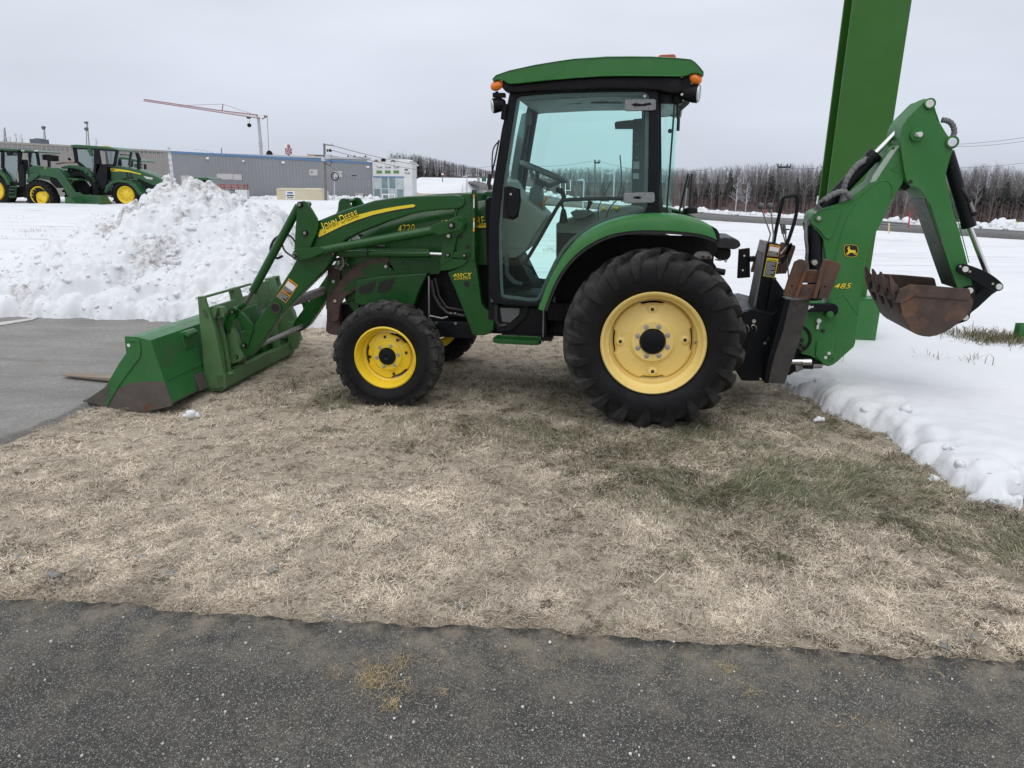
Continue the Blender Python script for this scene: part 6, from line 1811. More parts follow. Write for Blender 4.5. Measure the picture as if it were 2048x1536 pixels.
# bare, dirty front face of the dipper
fa = [L(1816, 374, VB - .03)] 
pth = [(1852, 398), (1868, 442), (1884, 488), (1900, 535), (1915, 577)]
q = LP(pth, VB - .03)
q2 = [(a - .004, b - .001) for a, b in q]
part(MB().prism(q + q2[::-1], VB - .015, VB + .215), 'front_plate', pbr('weathered_dipper_plate', (.055, .085, .06), .5, var=.3, vs=8, dirt=(.045, .045, .035), dl=(.45, .6), ds=8, bump=.3, bs=40), DP)
for q_, r, m_ in (((1859, 207.5), .024, 'pin'), ((1903.5, 284.5), .028, 'chrome')):
    part(MB().disc(L(*q_, VB - .03), r * 1.45, VB - .045, VB, 22), 'pin_boss', 'faded', DP, .004)
    part(MB().disc(L(*q_, VB - .045), r, VB - .055, VB, 20), 'pivot_pin', m_, DP, .003)
part(MB().disc(L(1832, 270, VB - .03), .040, VB - .05, VB, 22), 'pin_boss', 'faded', DP, .005)
part(MB().cyl((L(1836, 269.5, VB - .06)[0], VB - .10, L(1836, 269.5, VB - .06)[1]), (L(1836, 269.5, VB - .06)[0], VB - .02, L(1836, 269.5, VB - .06)[1]), .016, n=16), 'pivot_pin', 'pin', DP, .003)
part(MB().disc(L(1821, 363.5, VB - .03), .013, VB - .0315, VB, 16), 'dipper_hole_shade', 'decalblack', DP)  # shade of the hole painted as a black disc
welt([(1867, 219), (1873, 230), (1876, 240)], VB - .03, DP, .004, sm=2)
# knuckle between boom and dipper
plate([(1800, 350), (1812, 352), (1822, 372), (1812, 382), (1800, 376), (1796, 364)], VB + .03, VB + .17, 'knuckle', 'dark', DP, .004)
# dipper cylinder lying along the boom
dc_ = empty('dipper_cylinder', (0, 0, 0), T)
vd = VB + .10
part(MB().cyl(L3(1636, 428, vd), L3(1749, 309, vd), .047, n=22), 'barrel', 'blackpaint', dc_, .004)
part(MB().cyl(L3(1742, 316.5, vd), L3(1751, 307, vd), .051, n=22), 'gland', 'blackpaint', dc_, .003)
part(MB().cyl(L3(1750, 308, vd), L3(1850, 207, vd), .0185, n=16), 'rod', 'chrome', dc_)
part(MB().cyl(L3(1632, 436, vd), L3(1640, 425, vd), .03, n=14), 'end_eye', 'dark', dc_, .003)
part(MB().cyl(L3(1729, 321, vd - .045), L3(1736, 314, vd - .05), .018, n=8), 'port_fitting', 'dark', dc_, .002)
def braid(pts, r, par, name='hose_sleeve'):
    P = spl([L3(*q) for q in pts], 8, False)
    rr = [r * .86 * (1 + .10 * math.sin(i * 1.3) + .05 * math.sin(i * 2.9)) for i in range(len(P))]
    return part(MB().tube(P, rr, 10), name, 'fabric', par, ang=70)
braid([(1733, 318, VB + .03), (1722, 325, VB + .0), (1714, 330, VB - .01), (1704, 342, VB - .02), (1694, 358, VB - .03), (1689, 372, VB - .03), (1686, 388, VB - .02), (1685, 402, VB - .01)], .021, dc_)
braid([(1634, 420, VB - .0), (1640, 409, VB - .02), (1650, 399, VB - .03), (1664, 390, VB - .03), (1678, 384, VB - .03), (1690, 384, VB - .03), (1698, 392, VB - .02), (1701, 396, VB + .03)], .022, dc_)
part(MB().tube([L3(1728, 326, VB + .02), L3(1736, 317, VB + .02)], [.017, .017], 10).tube([L3(1644, 403, VB - .03), L3(1648, 409, VB - .03)], .024, 10), 'sleeve_tie', 'dark', dc_)
part(MB().tube([L3(1629, 428, VB - .01), L3(1641, 414, VB - .01)], .009, 8), 'port_fitting', 'steel', dc_)
# green hose guard tubes running to the boom end
part(MB().tube(spl([L3(1782, 292, VB + .16), L3(1786, 268, VB + .17), L3(1796, 248, VB + .17), L3(1815, 228, VB + .17), L3(1832, 211, VB + .17), L3(1850, 203, VB + .17)], 5, False), .020, 10), 'hose_guard', 'faded', BM)
plate([(1788, 287), (1800, 272), (1804, 250), (1818, 232), (1826, 226), (1806, 260), (1804, 290)], VB + .12, VB + .16, 'hose_guard', 'green', BM, .004)
part(MB().tube(spl([L3(1830, 213, VB + .15), L3(1838, 208, VB + .15), L3(1848, 204, VB + .15)], 4, False), .013, 8), 'oil_pipe', 'steel', BM)
part(MB().tube([L3(1777, 312, VB + .08), L3(1800, 283, VB + .08), L3(1812, 262, VB + .08)], .010, 8).tube([L3(1781, 318, VB + .05), L3(1803, 287, VB + .05), L3(1815, 266, VB + .05)], .010, 8), 'hydraulic_hose', 'rubberhose', BM)
# bucket cylinder behind the dipper
bc = empty('bucket_cylinder', (0, 0, 0), T)
part(MB().cyl(L3(1894, 305, vd), L3(1938, 452, vd), .043, n=22), 'barrel', 'blackpaint', bc, .004)
part(MB().cyl(L3(1935, 442, vd), L3(1938, 454, vd), .046, n=22), 'gland', 'blackpaint', bc, .003)
part(MB().cyl(L3(1938, 453, vd), L3(1978, 556, vd), .0185, n=16), 'rod', 'chrome', bc)
part(MB().tube([L3(1901, 335, vd - .05), L3(1910, 331, vd - .03)], .006, 6), 'grease_stub', 'dark', bc)
part(MB().tube(spl([L3(1921, 372, vd - .03), L3(1929, 384, vd - .04), L3(1936, 396, vd - .04), L3(1941, 408, vd - .03)], 4, False), .010, 8), 'hydraulic_hose', 'rubberhose', bc)
part(MB().cyl(L3(1940, 405, vd - .04), L3(1947, 424, vd - .04), .013, n=10), 'hose_fitting', 'steel', bc, .002)
part(MB().cyl(L3(1943, 430, vd - .03), L3(1953, 427, vd - .03), .014, n=10), 'port_fitting', 'dark', bc, .002)
braid([(1884, 240, vd - .02), (1893, 241, vd - .02), (1902, 246, vd - .02), (1907.5, 256, vd - .02), (1908, 268, vd - .02), (1903, 276, vd - .02)], .020, bc)
# links between dipper, cylinder and bucket
lk = [(1915, 541), (1917, 533), (1922, 529), (1932, 528.5), (1952, 535), (1972, 543), (1990, 554), (2003, 565), (2007.5, 572), (2006, 578), (1998, 582.5), (1985, 580), (1965, 571), (1940, 556), (1920, 546)]
BL = empty('bucket_link', (0, 0, 0), T)
plate(spl(lk, 2), VB - .075, VB - .045, 'link_bar', 'blackpaint', BL, .004)
plate(spl(lk, 2), VB + .245, VB + .275, 'link_bar', 'blackpaint', BL, .004, pv=VB - .075)
for q_ in ((1930.5, 538.5), (1998, 573.5)): part(MB().disc(L(*q_, VB - .08), .019, VB - .088, VB - .06, 18), 'pivot_pin', 'pin', BL, .003)
for q_ in ((1939.5, 543), (1985.5, 567.5), (1920.5, 532.5)): part(MB().disc(L(*q_, VB - .076), .008, VB - .079, VB - .06, 8), 'zerk', 'zinc', BL)
plate([(1996, 566), (2002, 578), (1984, 590), (1956, 616), (1944, 625), (1934, 638), (1928, 634), (1932, 622), (1946, 606), (1950, 592), (1968, 572), (1980, 562)], VB + .02, VB + .18, 'link_bar', 'blackpaint', BL, .006)
plate([(1920, 566), (1928, 540), (1946, 545), (1954, 556), (1950, 580), (1938, 588)], VB + .0, VB + .20, 'link_lug', 'blackpaint', BL, .005)
# digging bucket
BK = empty('digging_bucket', (0, 0, 0), T)
V0, V1 = VC - .285, VC + .285
sd = [(1800, 605), (1795, 592), (1792, 580), (1797, 578), (1803, 579), (1819.6, 570.5), (1870, 573.5), (1939.7, 579.5), (1944, 597), (1947, 601), (1946, 608), (1942, 622), (1930, 636), (1915, 648), (1900, 659), (1887, 666), (1873.5, 671), (1859, 673.8), (1845, 672.5), (1832, 668.5), (1815, 657), (1806, 640), (1801, 620)]
sd = [(1797, 600), (1803, 579), (1819.6, 570.5), (1870, 573.5), (1939.7, 579.5), (1944, 597), (1947, 601), (1946, 608), (1942, 622), (1930, 636), (1915, 648), (1900, 659), (1887, 666), (1873.5, 671), (1859, 673.8), (1845, 672.5), (1832, 668.5), (1817, 655), (1806, 632), (1801, 612)]
bkm = pbr('rusty_bucket_steel', (.058, .037, .029), .68, var=.35, vs=7, dirt=(.17, .075, .033), dl=(.50, .68), ds=5, bump=.35, bs=90)
sq = LP(sd, V0)
for a in (V0, V1 - .016): part(MB().prism(sq, a, a + .016), 'bucket_side', bkm, BK, .003)
sh = [(1797, 600), (1801, 612), (1806, 632), (1817, 655), (1832, 668.5), (1845, 672.5), (1859, 673.8), (1873.5, 671), (1887, 666), (1900, 659), (1915, 648), (1930, 636), (1942, 622), (1946, 608)]
shq = spl(LP(sh, V0), 2, False)
inn_ = []
for i, p in enumerate(shq):
    d = (Vector(shq[min(i + 1, len(shq) - 1)]) - Vector(shq[max(i - 1, 0)])).normalized(); n_ = Vector((-d.y, d.x)) * .012
    inn_.append((p[0] + n_.x, p[1] + n_.y))
part(MB().prism(shq + inn_[::-1], V0 + .012, V1 - .012), 'bucket_shell', bkm, BK, .002)
# side cutters and lip
for a in (V0 - .012, V1 - .012):
    pp('side_cutter', [(1790, 604), (1800, 578), (1808, 576), (1819.6, 569.5), (1870, 572.5), (1939.7, 578.6), (1940, 601), (1900, 598), (1845, 594), (1828, 593), (1816, 600), (1804, 606), (1796, 606)], a, a + .024, bkm, BK, .004, pv=V0 - .012)
    if a < VC: pass
lipq = LP([(1790, 604), (1796, 580), (1801, 582), (1798, 606)], V0)
part(MB().prism(lipq, V0, V1), 'bucket_lip', bkm, BK, .004)
tip, base = Vector(L(1782, 551, V0)), Vector(L(1793, 584, V0))
dd = (tip - base).normalized(); nn_ = Vector((-dd.y, dd.x))
if nn_.x < 0: nn_ = -nn_
ln_ = (tip - base).length
for k in range(4):
    v = V0 + .012 + k * (V1 - V0 - .075) / 3
    def TP(s, t): 
        p = base + dd * s * ln_ + nn_ * t
        return (p.x, p.y)
    secs = [[(*TP(s, -w)[:1], v - 0, TP(s, -w)[1]) for w in ()] for s in ()]
    def sec(s, t0, t1, v0, v1):
        a, b = TP(s, t0), TP(s, t1)
        return [(a[0], v0, a[1]), (b[0], v0, b[1]), (b[0], v1, b[1]), (a[0], v1, a[1])]
    m = MB().loft([sec(-1.25, -.018, .012, v + .008, v + .042), sec(-.3, -.030, .026, v, v + .052), sec(.25, -.026, .024, v + .002, v + .050), sec(.55, -.016, .014, v + .006, v + .046), sec(1.0, -.004, .004, v + .010, v + .042)])
    t_ = part(m, 'bucket_tooth', 'rust2', BK, .004)
    part(MB().disc(TP(-.05, .0), .007, v - .006, v + .01, 8), 'tooth_pin', 'dark', BK)
for q_ in ((1940.5, 581.5), (1931, 635)):
    part(MB().disc(L(*q_, VB - .06), .030, VB - .05, VB - .02, 20), 'pin_boss', 'blackpaint', BK, .004)
    part(MB().disc(L(*q_, VB - .06), .020, VB - .062, VB - .03, 18), 'pivot_pin', 'pin', BK, .003)
plate([(1920, 645), (1930, 622), (1942, 620), (1940, 636), (1934, 642), (1914, 649)], VB - .04, VB - .01, 'bucket_ear', 'dark', BK, .004)
plate([(1920, 645), (1930, 622), (1942, 620), (1940, 636), (1934, 642), (1914, 649)], VB + .20, VB + .23, 'bucket_ear', 'dark', BK, .004)
plate([(1925, 600), (1930, 574), (1945, 571), (1952, 580), (1950, 600)], VB - .04, VB - .01, 'bucket_ear', 'dark', BK, .004)
plate([(1925, 600), (1930, 574), (1945, 571), (1952, 580), (1950, 600)], VB + .20, VB + .23, 'bucket_ear', 'dark', BK, .004)
# emblem: leaping stag in a black shield, and the size number
E0 = BM
sh_ = rnd_poly([(1687.5, 489), (1701, 488), (1716.5, 490), (1718, 502), (1714.5, 514), (1702, 515.5), (1689.5, 513), (1686.5, 502)], 4)
part(MB().prism(LP(sh_, VB - .001), VB - .0012, VB + .002), 'emblem_shield', 'decalblack', E0)
cq = (1702, 502)
o1 = [(cq[0] + (x - cq[0]) * .94, cq[1] + (y - cq[1]) * .94) for x, y in sh_]; o2 = [(cq[0] + (x - cq[0]) * .89, cq[1] + (y - cq[1]) * .89) for x, y in sh_]
part(MB().ring(LP(o1, VB - .002), LP(o2, VB - .002), VB - .0022, VB + .001), 'emblem_border', 'decalyellow', E0)
stag = [(691.0, 508.5), (692.5, 507.6), (694.5, 505.6), (696.0, 503.6), (696.6, 501.6), (696.2, 499.6), (696.6, 498.0), (695.0, 498.4), (694.2, 497.6), (696.0, 496.4), (697.4, 495.6), (695.6, 494.4), (694.8, 492.6), (695.4, 492.8), (696.4, 494.0), (697.6, 494.6), (697.0, 492.8), (697.2, 491.6), (698.0, 493.4), (698.6, 494.8), (699.2, 493.4), (699.0, 491.8), (699.8, 493.0), (699.6, 495.2), (699.2, 496.4), (700.0, 498.2), (701.4, 499.8), (704.0, 500.4), (707.0, 500.2), (709.6, 500.6), (710.8, 499.8), (711.0, 501.2), (710.8, 503.0), (711.8, 505.0), (713.4, 507.0), (713.8, 509.4), (712.8, 509.0), (712.0, 507.2), (710.0, 505.4), (708.0, 504.6), (709.4, 506.6), (711.4, 508.6), (711.6, 510.2), (710.4, 509.8), (708.4, 507.8), (706.0, 505.6), (703.4, 505.2), (701.0, 505.6), (698.6, 506.6), (696.4, 508.6), (695.6, 510.4), (694.6, 510.2), (695.0, 508.4), (696.6, 506.2), (694.4, 507.8), (692.4, 509.2)]
part(MB().prism(LP([(1000 + x, y) for x, y in stag], VB - .003), VB - .0034, VB + .001), 'emblem_stag', 'decalyellow', E0)
lettering('lettering', '485', M['decalyellow'], BM, L3(1667.5, 577.5, VB - .001), L3(1703, 577, VB - .001), .036, shear=.3, outline=M['decalblack'])

# ================================================================== SIGN PYLONS beside the backhoe
def upright(name, base, w, d, h, label, extra=None):
    o = empty(name, base)
    tag(o, label, 'sign pylon', 'green steel pylons of the dealer sign')
    return o
PB = gnd(1750, 697, .0)
YP = PB.y + .05
zb = at(1700, 596, YP).z
p1 = upright('sign_pylon', (at(1690, 600, YP).x, YP, 0), 0, 0, 0, 'tall green steel pylon rising behind the backhoe boom, on a boxed foot')
def rel(o, p): return (p.x - o.location.x, p.y - o.location.y, p.z - o.location.z)
# a wide column of folded plate: front face, set-back dark flank, edge flange
def pyl(px_l, px_r, y0, Y): return at(px_l, y0, Y).x, at(px_r, y0, Y).x
xl, xr = at(1655, 390, YP).x, at(1764, 390, YP).x
o = p1.location
top = 7.0
wi = .16
for a_, b_, c_2, d_2, nm in ((xl, xr, 0, .022, 'front_plate'), (xl + .01, xr - .01, .20, .222, 'back_plate'), (xl + wi, xl + wi + .015, .022, .20, 'web_plate'), (xr - wi - .015, xr - wi, .022, .20, 'web_plate')):
    MB().box(a_ - o.x, b_ - o.x, c_2, d_2, zb, top).build(nm, M['pylon'], p1, .002)
zj = at(1740, 176, YP).z
MB().box(xl - o.x, xr - o.x, -.001, .0005, zj - .002, zj + .002).build('plate_joint', M['faded'], p1)
xb0, xb1 = at(1560, 640, YP - .12).x, at(1757.5, 640, YP - .12).x
MB().box(xb0 - o.x, xb1 - o.x, -.12, -.105, -.02, zb).build('foot_box', M['faded'], p1, .003)
MB().box(xb0 - o.x, xb0 + .015 - o.x, -.105, .45, -.02, zb).build('foot_box', M['faded'], p1, .002)
MB().box(xb1 - .015 - o.x, xb1 - o.x, -.105, .45, -.02, zb).build('foot_box', M['faded'], p1, .002)
MB().box(xb0 - o.x, xb1 - o.x, -.11, .46, zb, zb + .012).build('foot_lid', M['faded'], p1, .003)
MB().box(xb1 - .09 - o.x, xb1 + .004 - o.x, -.125, -.115, -.09, -.0).build('foot_tab', M['faded'], p1, .002)
sn = clod_mesh(np.array([((at(1725, 590, YP).x + k * .05 + .05), YP + .12 + .1 * math.sin(k * 3), zb + .01) for k in range(-3, 4)]), np.array([.06, .07, .05, .075, .06, .055, .07]), 'snow_strip', M['snow'])
tag(sn, 'thin strip of snow lying on the foot of the green pylon', 'snow')
q = gnd(2040, 700)
x2 = at(2042, 690, q.y).x
p2 = upright('sign_pylon', (x2 + .3, q.y + .05, 0), 0, 0, 0, 'second green pylon, cut off by the right edge of the picture')
for a, b, c, d, nm in ((-.30, .32, 0, .02, 'front_plate'), (-.14, -.125, .02, .10, 'web_plate'), (-.28, .32, .10, .12, 'back_plate')):
    MB().box(a, b, c, d, -.05, at(2042, 652, q.y).z if nm != 'x' else 1).build(nm, M['faded'], p2, .002)

# ================================================================== SHEET-METAL BUILDING
def wall_pt(px):                                     # the long wall runs away to the right
    Pa, Pb = at(0, 345, 99), at(745, 345, 131)
    d = ray(px, 345)
    ax, ay, bx, by = Pa.x, Pa.y, Pb.x, Pb.y
    t = (ax * (by - ay) - ay * (bx - ax)) / (d.x * (by - ay) - d.y * (bx - ax))
    return Vector((d.x * t, d.y * t, 0))
def wz(px, py):
    p = wall_pt(px); d = ray(px, py); t = p.y / d.y
    return CAM_H + d.z * t
BLD = wall_pt(400); BLD.z = -2.6
bld = empty('warehouse', BLD)
tag(bld, 'long low metal-clad building, tan at the left and grey at the right, still under construction', 'building')
W0, W1, W2 = wall_pt(-160), wall_pt(343), wall_pt(745)
dw = (W2 - W0).normalized(); nw = Vector((dw.y, -dw.x, 0))
if nw.y > 0: nw = -nw
ZT = wz(343, 303); ZT2 = wz(744, 325.5)
def wallpiece(px0, px1, z0f, z1f, name, mat, out=0.0, th=.3, ribs=0, parent=bld, rel0=None):
    a, b = wall_pt(px0), wall_pt(px1)
    m = MB()
    def quadprism(p, q, z0p, z1p, z0q, z1q, o0, o1):
        vs = []
        for (pt, z0, z1) in ((p, z0p, z1p), (q, z0q, z1q)):
            for o_ in (o0, o1):
                w_ = pt + nw * o_
                vs += [(w_.x - BLD.x, w_.y - BLD.y, z0 - BLD.z), (w_.x - BLD.x, w_.y - BLD.y, z1 - BLD.z)]
        m.add(vs, [(0, 1, 5, 4), (2, 6, 7, 3), (0, 4, 6, 2), (1, 3, 7, 5), (0, 2, 3, 1), (4, 5, 7, 6)])
    quadprism(a, b, z0f(px0), z1f(px0), z0f(px1), z1f(px1), out - th, out)
    if ribs:
        L_ = (b - a).length
        for k in range(int(L_ / ribs)):
            s = (k + .5) * ribs
            p = a + dw * s; q_ = a + dw * (s + ribs * .34)
            f = s / L_
            zz0, zz1 = z0f(px0) * (1 - f) + z0f(px1) * f, z1f(px0) * (1 - f) + z1f(px1) * f
            quadprism(p, q_, zz0 + .02, zz1 - .02, zz0 + .02, zz1 - .02, out, out + .07)
    return m.build(name, mat, parent, fix=True)
ztop = lambda px: ZT + (ZT2 - ZT) * ((wall_pt(px) - W1).length * (1 if px > 343 else -1)) / (W2 - W1).length
zbot = lambda px: -3.2
tan = pbr('tan_sheet_metal', (.285, .265, .245), .6, var=.04, vs=.4)
gry = pbr('grey_sheet_metal', (.262, .268, .278), .55, var=.04, vs=.4)
wrap = pbr('white_building_wrap', (.62, .62, .62), .7, var=.05, vs=1)
wallpiece(-160, 340, zbot, ztop, 'tan_wall', tan, ribs=.55)
wallpiece(346.5, 745, zbot, ztop, 'grey_wall', gry, ribs=.55)
wallpiece(340, 346.5, zbot, ztop, 'joint_strip', wrap, out=.05)
for k in range(9):
    z0 = lambda px, k=k: -1.5 + k * .8; z1 = lambda px, k=k: -1.5 + k * .8 + .3
    wallpiece(340.6, 345.6, z0, z1, 'joint_plate', M['lightgrey'], out=.08, th=.05)
blue = pbr('blue_roof_flashing', (.10, .20, .36), .5, var=.1)
wallpiece(346.5, 746, lambda px: ztop(px) - .22, lambda px: ztop(px) + .10, 'roof_flashing', blue, out=.12, th=.42)
wallpiece(-160, 346, lambda px: ztop(px) - .15, lambda px: ztop(px) + .10, 'roof_flashing', pbr('tan_flashing', (.30, .28, .25), .5), out=.12, th=.42)
a, b = W0, W2
rb = MB(); vs = []
for p in (W0, W2):
    for s in (0, -30):
        w_ = p + nw * s; vs.append((w_.x - BLD.x, w_.y - BLD.y, (ZT if s == 0 else ZT - .5) - BLD.z - .05))
rb.add(vs + [(x, y, z - .3) for x, y, z in vs], [(0, 1, 3, 2), (4, 6, 7, 5), (0, 4, 5, 1), (2, 3, 7, 6), (0, 2, 6, 4), (1, 5, 7, 3)]).build('roof', M['lightgrey'], bld)
def wallrect(px0, py0, px1, py1, name, mat, out=.09, th=.12, parent=bld):
    return wallpiece(px0, px1, lambda px: wz(px, py1 + (py1 - py0) * 0), lambda px: wz(px, py0), name, mat, out=out, th=th, parent=parent)
bare = pbr('boarded_opening', (.50, .48, .47), .8, var=.06)
for r in ((432.5, 347.5, 464.5, 359), (465.5, 348.5, 482.5, 360), (618.5, 339, 634.5, 351), (668, 342, 683.5, 354), (708, 386.5, 723.5, 400), (360.5, 351, 380, 370)):
    wallrect(*r, 'covered_window', bare)
for r in ((414.5, 314.3, 419.5, 318.6), (486, 320.3, 489.5, 323.8), (564, 322.6, 569.5, 327), (732.5, 332, 737.5, 336)):
    wallrect(*r, 'wall_light', M['white'], out=.3, th=.3)
wallrect(703, 350.5, 713, 351.8, 'wall_vent', M['dark'])
wallrect(622, 343, 625, 346, 'window_print', M['greydark'], out=.12)
wallrect(711, 388, 713.5, 390.5, 'window_print', M['greydark'], out=.12)
# the glazed corner bay with white wrap over it
ent = empty('storefront', (wall_pt(746).x, wall_pt(746).y, -2.6))
tag(ent, 'glazed entrance bay wrapped in white sheathing at the right end of the grey building', 'entrance')
YE = wall_pt(746).y - .3
eo = ent.location
def erect(px0, py0, px1, py1, name, mat, d0=0, d1=.3, parent=ent):
    a, b = at(px0, py1, YE), at(px1, py0, YE)
    return MB().box(a.x - eo.x, b.x - eo.x, YE + d0 - eo.y, YE + d1 - eo.y, a.z - eo.z, b.z - eo.z).build(name, mat, parent)
erect(746, 325, 824, 352.5, 'sheathing', wrap, 0, 6)
erect(809, 352.5, 824, 414, 'sheathing', wrap, -.02, 6)
erect(746, 352.5, 809, 414, 'back_room', M['greydark'], 4, 5)
for k, (px, w, txt) in enumerate(((752, 14, 'Tyvek'), (769, 14, 'Tyvek'), (786, 14, 'Tyvek'))):
    a, b = at(px + 1, 336.5, YE - .02), at(px + w - 1, 336.5, YE - .02)
    lettering('wrap_print', txt, M['greydark'], ent, (a.x - eo.x, a.y - eo.y, a.z - eo.z), (b.x - eo.x, b.y - eo.y, b.z - eo.z), .38, off=.02, depth=.01)
    erect(px + 1, 341, px + 12, 347, 'wrap_label', pbr('green_print', (.10, .22, .06), .6), -.04, 0)
erect(809.5, 338, 816, 341, 'wrap_label', M['greydark'], -.04, 0)
a, b = at(809, 348, YE - .02), at(820, 348, YE - .02)
lettering('wrap_print', 'Tyvek', M['greydark'], ent, (a.x - eo.x, a.y - eo.y, a.z - eo.z), (b.x - eo.x, b.y - eo.y, b.z - eo.z), .34, off=.02, depth=.01)
for k in range(4):
    for (y0, y1) in ((355, 377), (378, 412)):
        x0 = 747.5 + k * 15.3
        erect(x0, y0, x0 + 14.3, y1, 'pane', M['bgglass'] if (k + (y0 > 360)) % 3 else pbr('pale_pane', (.42, .47, .48), .15, var=.2, vs=1), .06, .10)
for x in (746.3, 761.6, 777, 792.3, 807.6): erect(x, 353, x + 1.1, 414, 'mullion', M['lightgrey'], 0, .2)
erect(746, 353, 809, 354.6, 'mullion', blue, -.03, .2); erect(746, 377, 809, 378.2, 'mullion', M['lightgrey'], -.02, .2)
for x in (764.5, 777, 789): erect(x, 389, x + 1.4, 414, 'door_frame', M['white'], -.05, .1)
erect(764.5, 388, 790.4, 390, 'door_frame', M['white'], -.06, .1)

# ================================================================== THINGS IN FRONT OF THE BUILDING
def thing(name, px, py, Y, label, cat, group=None):
    p = at(px, py, Y)
    return tag(empty(name, p), label, cat, group)
def sub(t, px0, py0, px1, py1, d0, d1, name, mat, bevel=0, Y=None):
    Y = Y or t.location.y
    a, b = at(px0, py1, Y), at(px1, py0, Y); o = t.location
    return MB().box(a.x - o.x, b.x - o.x, d0, d1, a.z - o.z, b.z - o.z).build(name, M[mat] if isinstance(mat, str) else mat, t, bevel)
cream = pbr('cream_container_paint', (.56, .50, .36), .6, var=.06, vs=1, dirt=(.35, .27, .18), dl=(.62, .8), ds=1.5)
ct = thing('shipping_container', 600, 414, 98, 'cream shipping container with a blue and white sign, in front of the grey building', 'container')
sub(ct, 555.5, 379, 643, 414, 0, 2.4, 'container_body', cream)
for k in range(22): sub(ct, 557 + k * 3.9, 381, 558.7 + k * 3.9, 412, -.05, 0, 'corrugation', cream)
sub(ct, 555, 377.6, 643.5, 380, -.07, 2.45, 'top_rail', cream)
sub(ct, 572.5, 382, 589, 398, -.08, -.05, 'sign_board', 'white')
sub(ct, 575, 384, 586, 387, -.10, -.08, 'sign_band', pbr('sign_blue', (.05, .13, .36), .5))
for x0, x1, y0, y1 in ((573.5, 588, 389.5, 392.5), (575, 587, 394.5, 396.5)): sub(ct, x0, y0, x1, y1, -.10, -.08, 'sign_print', 'greydark')
vn = thing('white_trailer', 620, 412, 103, 'white round-topped trailer parked behind the cream container', 'trailer')
o = vn.location
q = [at(a, b, 103) for a, b in ((592, 412), (592, 382), (596, 377.5), (606, 376.6), (634, 377), (641, 380), (643.5, 388), (644, 412))]
MB().prism([(p.x - o.x, p.z - o.z) for p in q], 0, 2.2).build('trailer_body', M['white'], vn, .1)
sub(vn, 645.5, 382, 652, 412, .2, 1.5, 'nose_box', 'lightgrey', .1)
sub(vn, 600, 404, 616, 413, -.05, .3, 'wheel', 'rubber', .05)
sl = thing('scissor_lift', 455, 404, 110, 'red-railed scissor lift in front of the grey wall', 'lift')
redm = pbr('red_rail_paint', (.34, .085, .07), .5, var=.1)
for y in (369.5, 374.5, 380): sub(sl, 434, y, 490, y + 1.0, -.04, .04, 'rail', redm)
for x in (434, 448, 462, 476, 489): sub(sl, x, 369.5, x + 1.0, 381, -.04, .04, 'rail_post', redm)
for x in (434, 489): sub(sl, x, 369.5, x + 1, 381, 1.2, 1.28, 'rail_post', redm)
sub(sl, 434, 369.5, 490, 370.5, 1.2, 1.28, 'rail', redm)
sub(sl, 434, 380, 490, 383, -.05, 1.3, 'platform', 'greydark')
sub(sl, 440, 383, 484, 400, .2, 1.0, 'scissor_pack', 'dark')
sub(sl, 437, 398, 488, 406, 0, 1.2, 'lift_base', redm)
ib = thing('caged_tank', 482, 398, 106, 'white caged tank standing under the red lift', 'tank')
sub(ib, 472, 380.5, 493, 399, 0, 1.1, 'tank_bottle', 'lightgrey', .08)
for k in range(6): sub(ib, 472 + k * 4, 380, 472.8 + k * 4, 399, -.06, -.02, 'cage_bar', 'white')
for k in range(4): sub(ib, 472, 380 + k * 6, 493, 380.8 + k * 6, -.08, -.06, 'cage_bar', 'white')
# snow kerb along the foot of the wall
bk = []
for k in range(160):
    px = 470 + k * 1.7; p = wall_pt(px) + nw * (1 + 2.5 * rng.random())
    bk.append((p.x, p.y, -2.5 + .35 * rng.random()))
tag(clod_mesh(np.array(bk), .25 + .45 * rng.random(160), 'snow_bank', M['pilesnow']), 'ploughed snow along the foot of the building', kind='stuff')

# ---- poles, crane, signs
wood = pbr('weathered_pole_wood', (.17, .155, .14), .85, var=.2, vs=3)
def pole(px, y0, y1, Y, r, label, group=None, name='utility_pole', cat='utility pole', mat=None, lean=0):
    a, b = at(px, y1, Y), at(px + lean, y0, Y)
    t = tag(empty(name, a), label, cat, group)
    MB().cyl((0, 0, -1.0), (b.x - a.x, 0, b.z - a.z), r * 1.15, r * .8, 8).build('pole_shaft', mat or wood, t)
    return t
up = pole(651.5, 287, 413, 90, .17, 'weathered utility pole with a transformer, standing in front of the grey building', lean=-3)
o = up.location
def upb(px0, py0, px1, py1, d0, d1, name, mat, bevel=0): return sub(up, px0, py0, px1, py1, d0, d1, name, mat, bevel)
def upc(pts, r, name, mat='dark'):
    return MB().tube([tuple(at(a, b, 90 + c) - o) for a, b, c in pts], r, 6).build(name, M[mat] if isinstance(mat, str) else mat, up)
MB().cyl(tuple(at(656, 318, 89.7) - o), tuple(at(656, 309, 89.7) - o), .35, .35, 14).build('transformer', M['lightgrey'], up)
MB().cyl(tuple(at(647, 322, 89.7) - o), tuple(at(647, 314, 89.7) - o), .28, .28, 14).build('transformer', M['lightgrey'], up)
upc([(646, 289, 0), (667, 291, 0)], .07, 'cross_arm', wood)
for x in (650, 655, 661, 665): upc([(x, 290, 0), (x, 287, 0)], .06, 'insulator', 'lightgrey')
for x in (654, 658, 661): upc([(x, 299, -.1), (x + 1.5, 303, -.2)], .10, 'insulator', 'dark')
upc(spl([(652, 326, 0), (658, 331, -.3), (663, 326, -.3), (660, 318, -.2)], 5, False), .035, 'jumper_cable')
lp = pole(668.5, 345, 412, 88, .06, 'thin pole carrying a coil of cable, right of the utility pole', name='cable_pole', cat='pole', mat=M['lightgrey'])
o2 = lp.location; c = at(670, 353, 87.9)
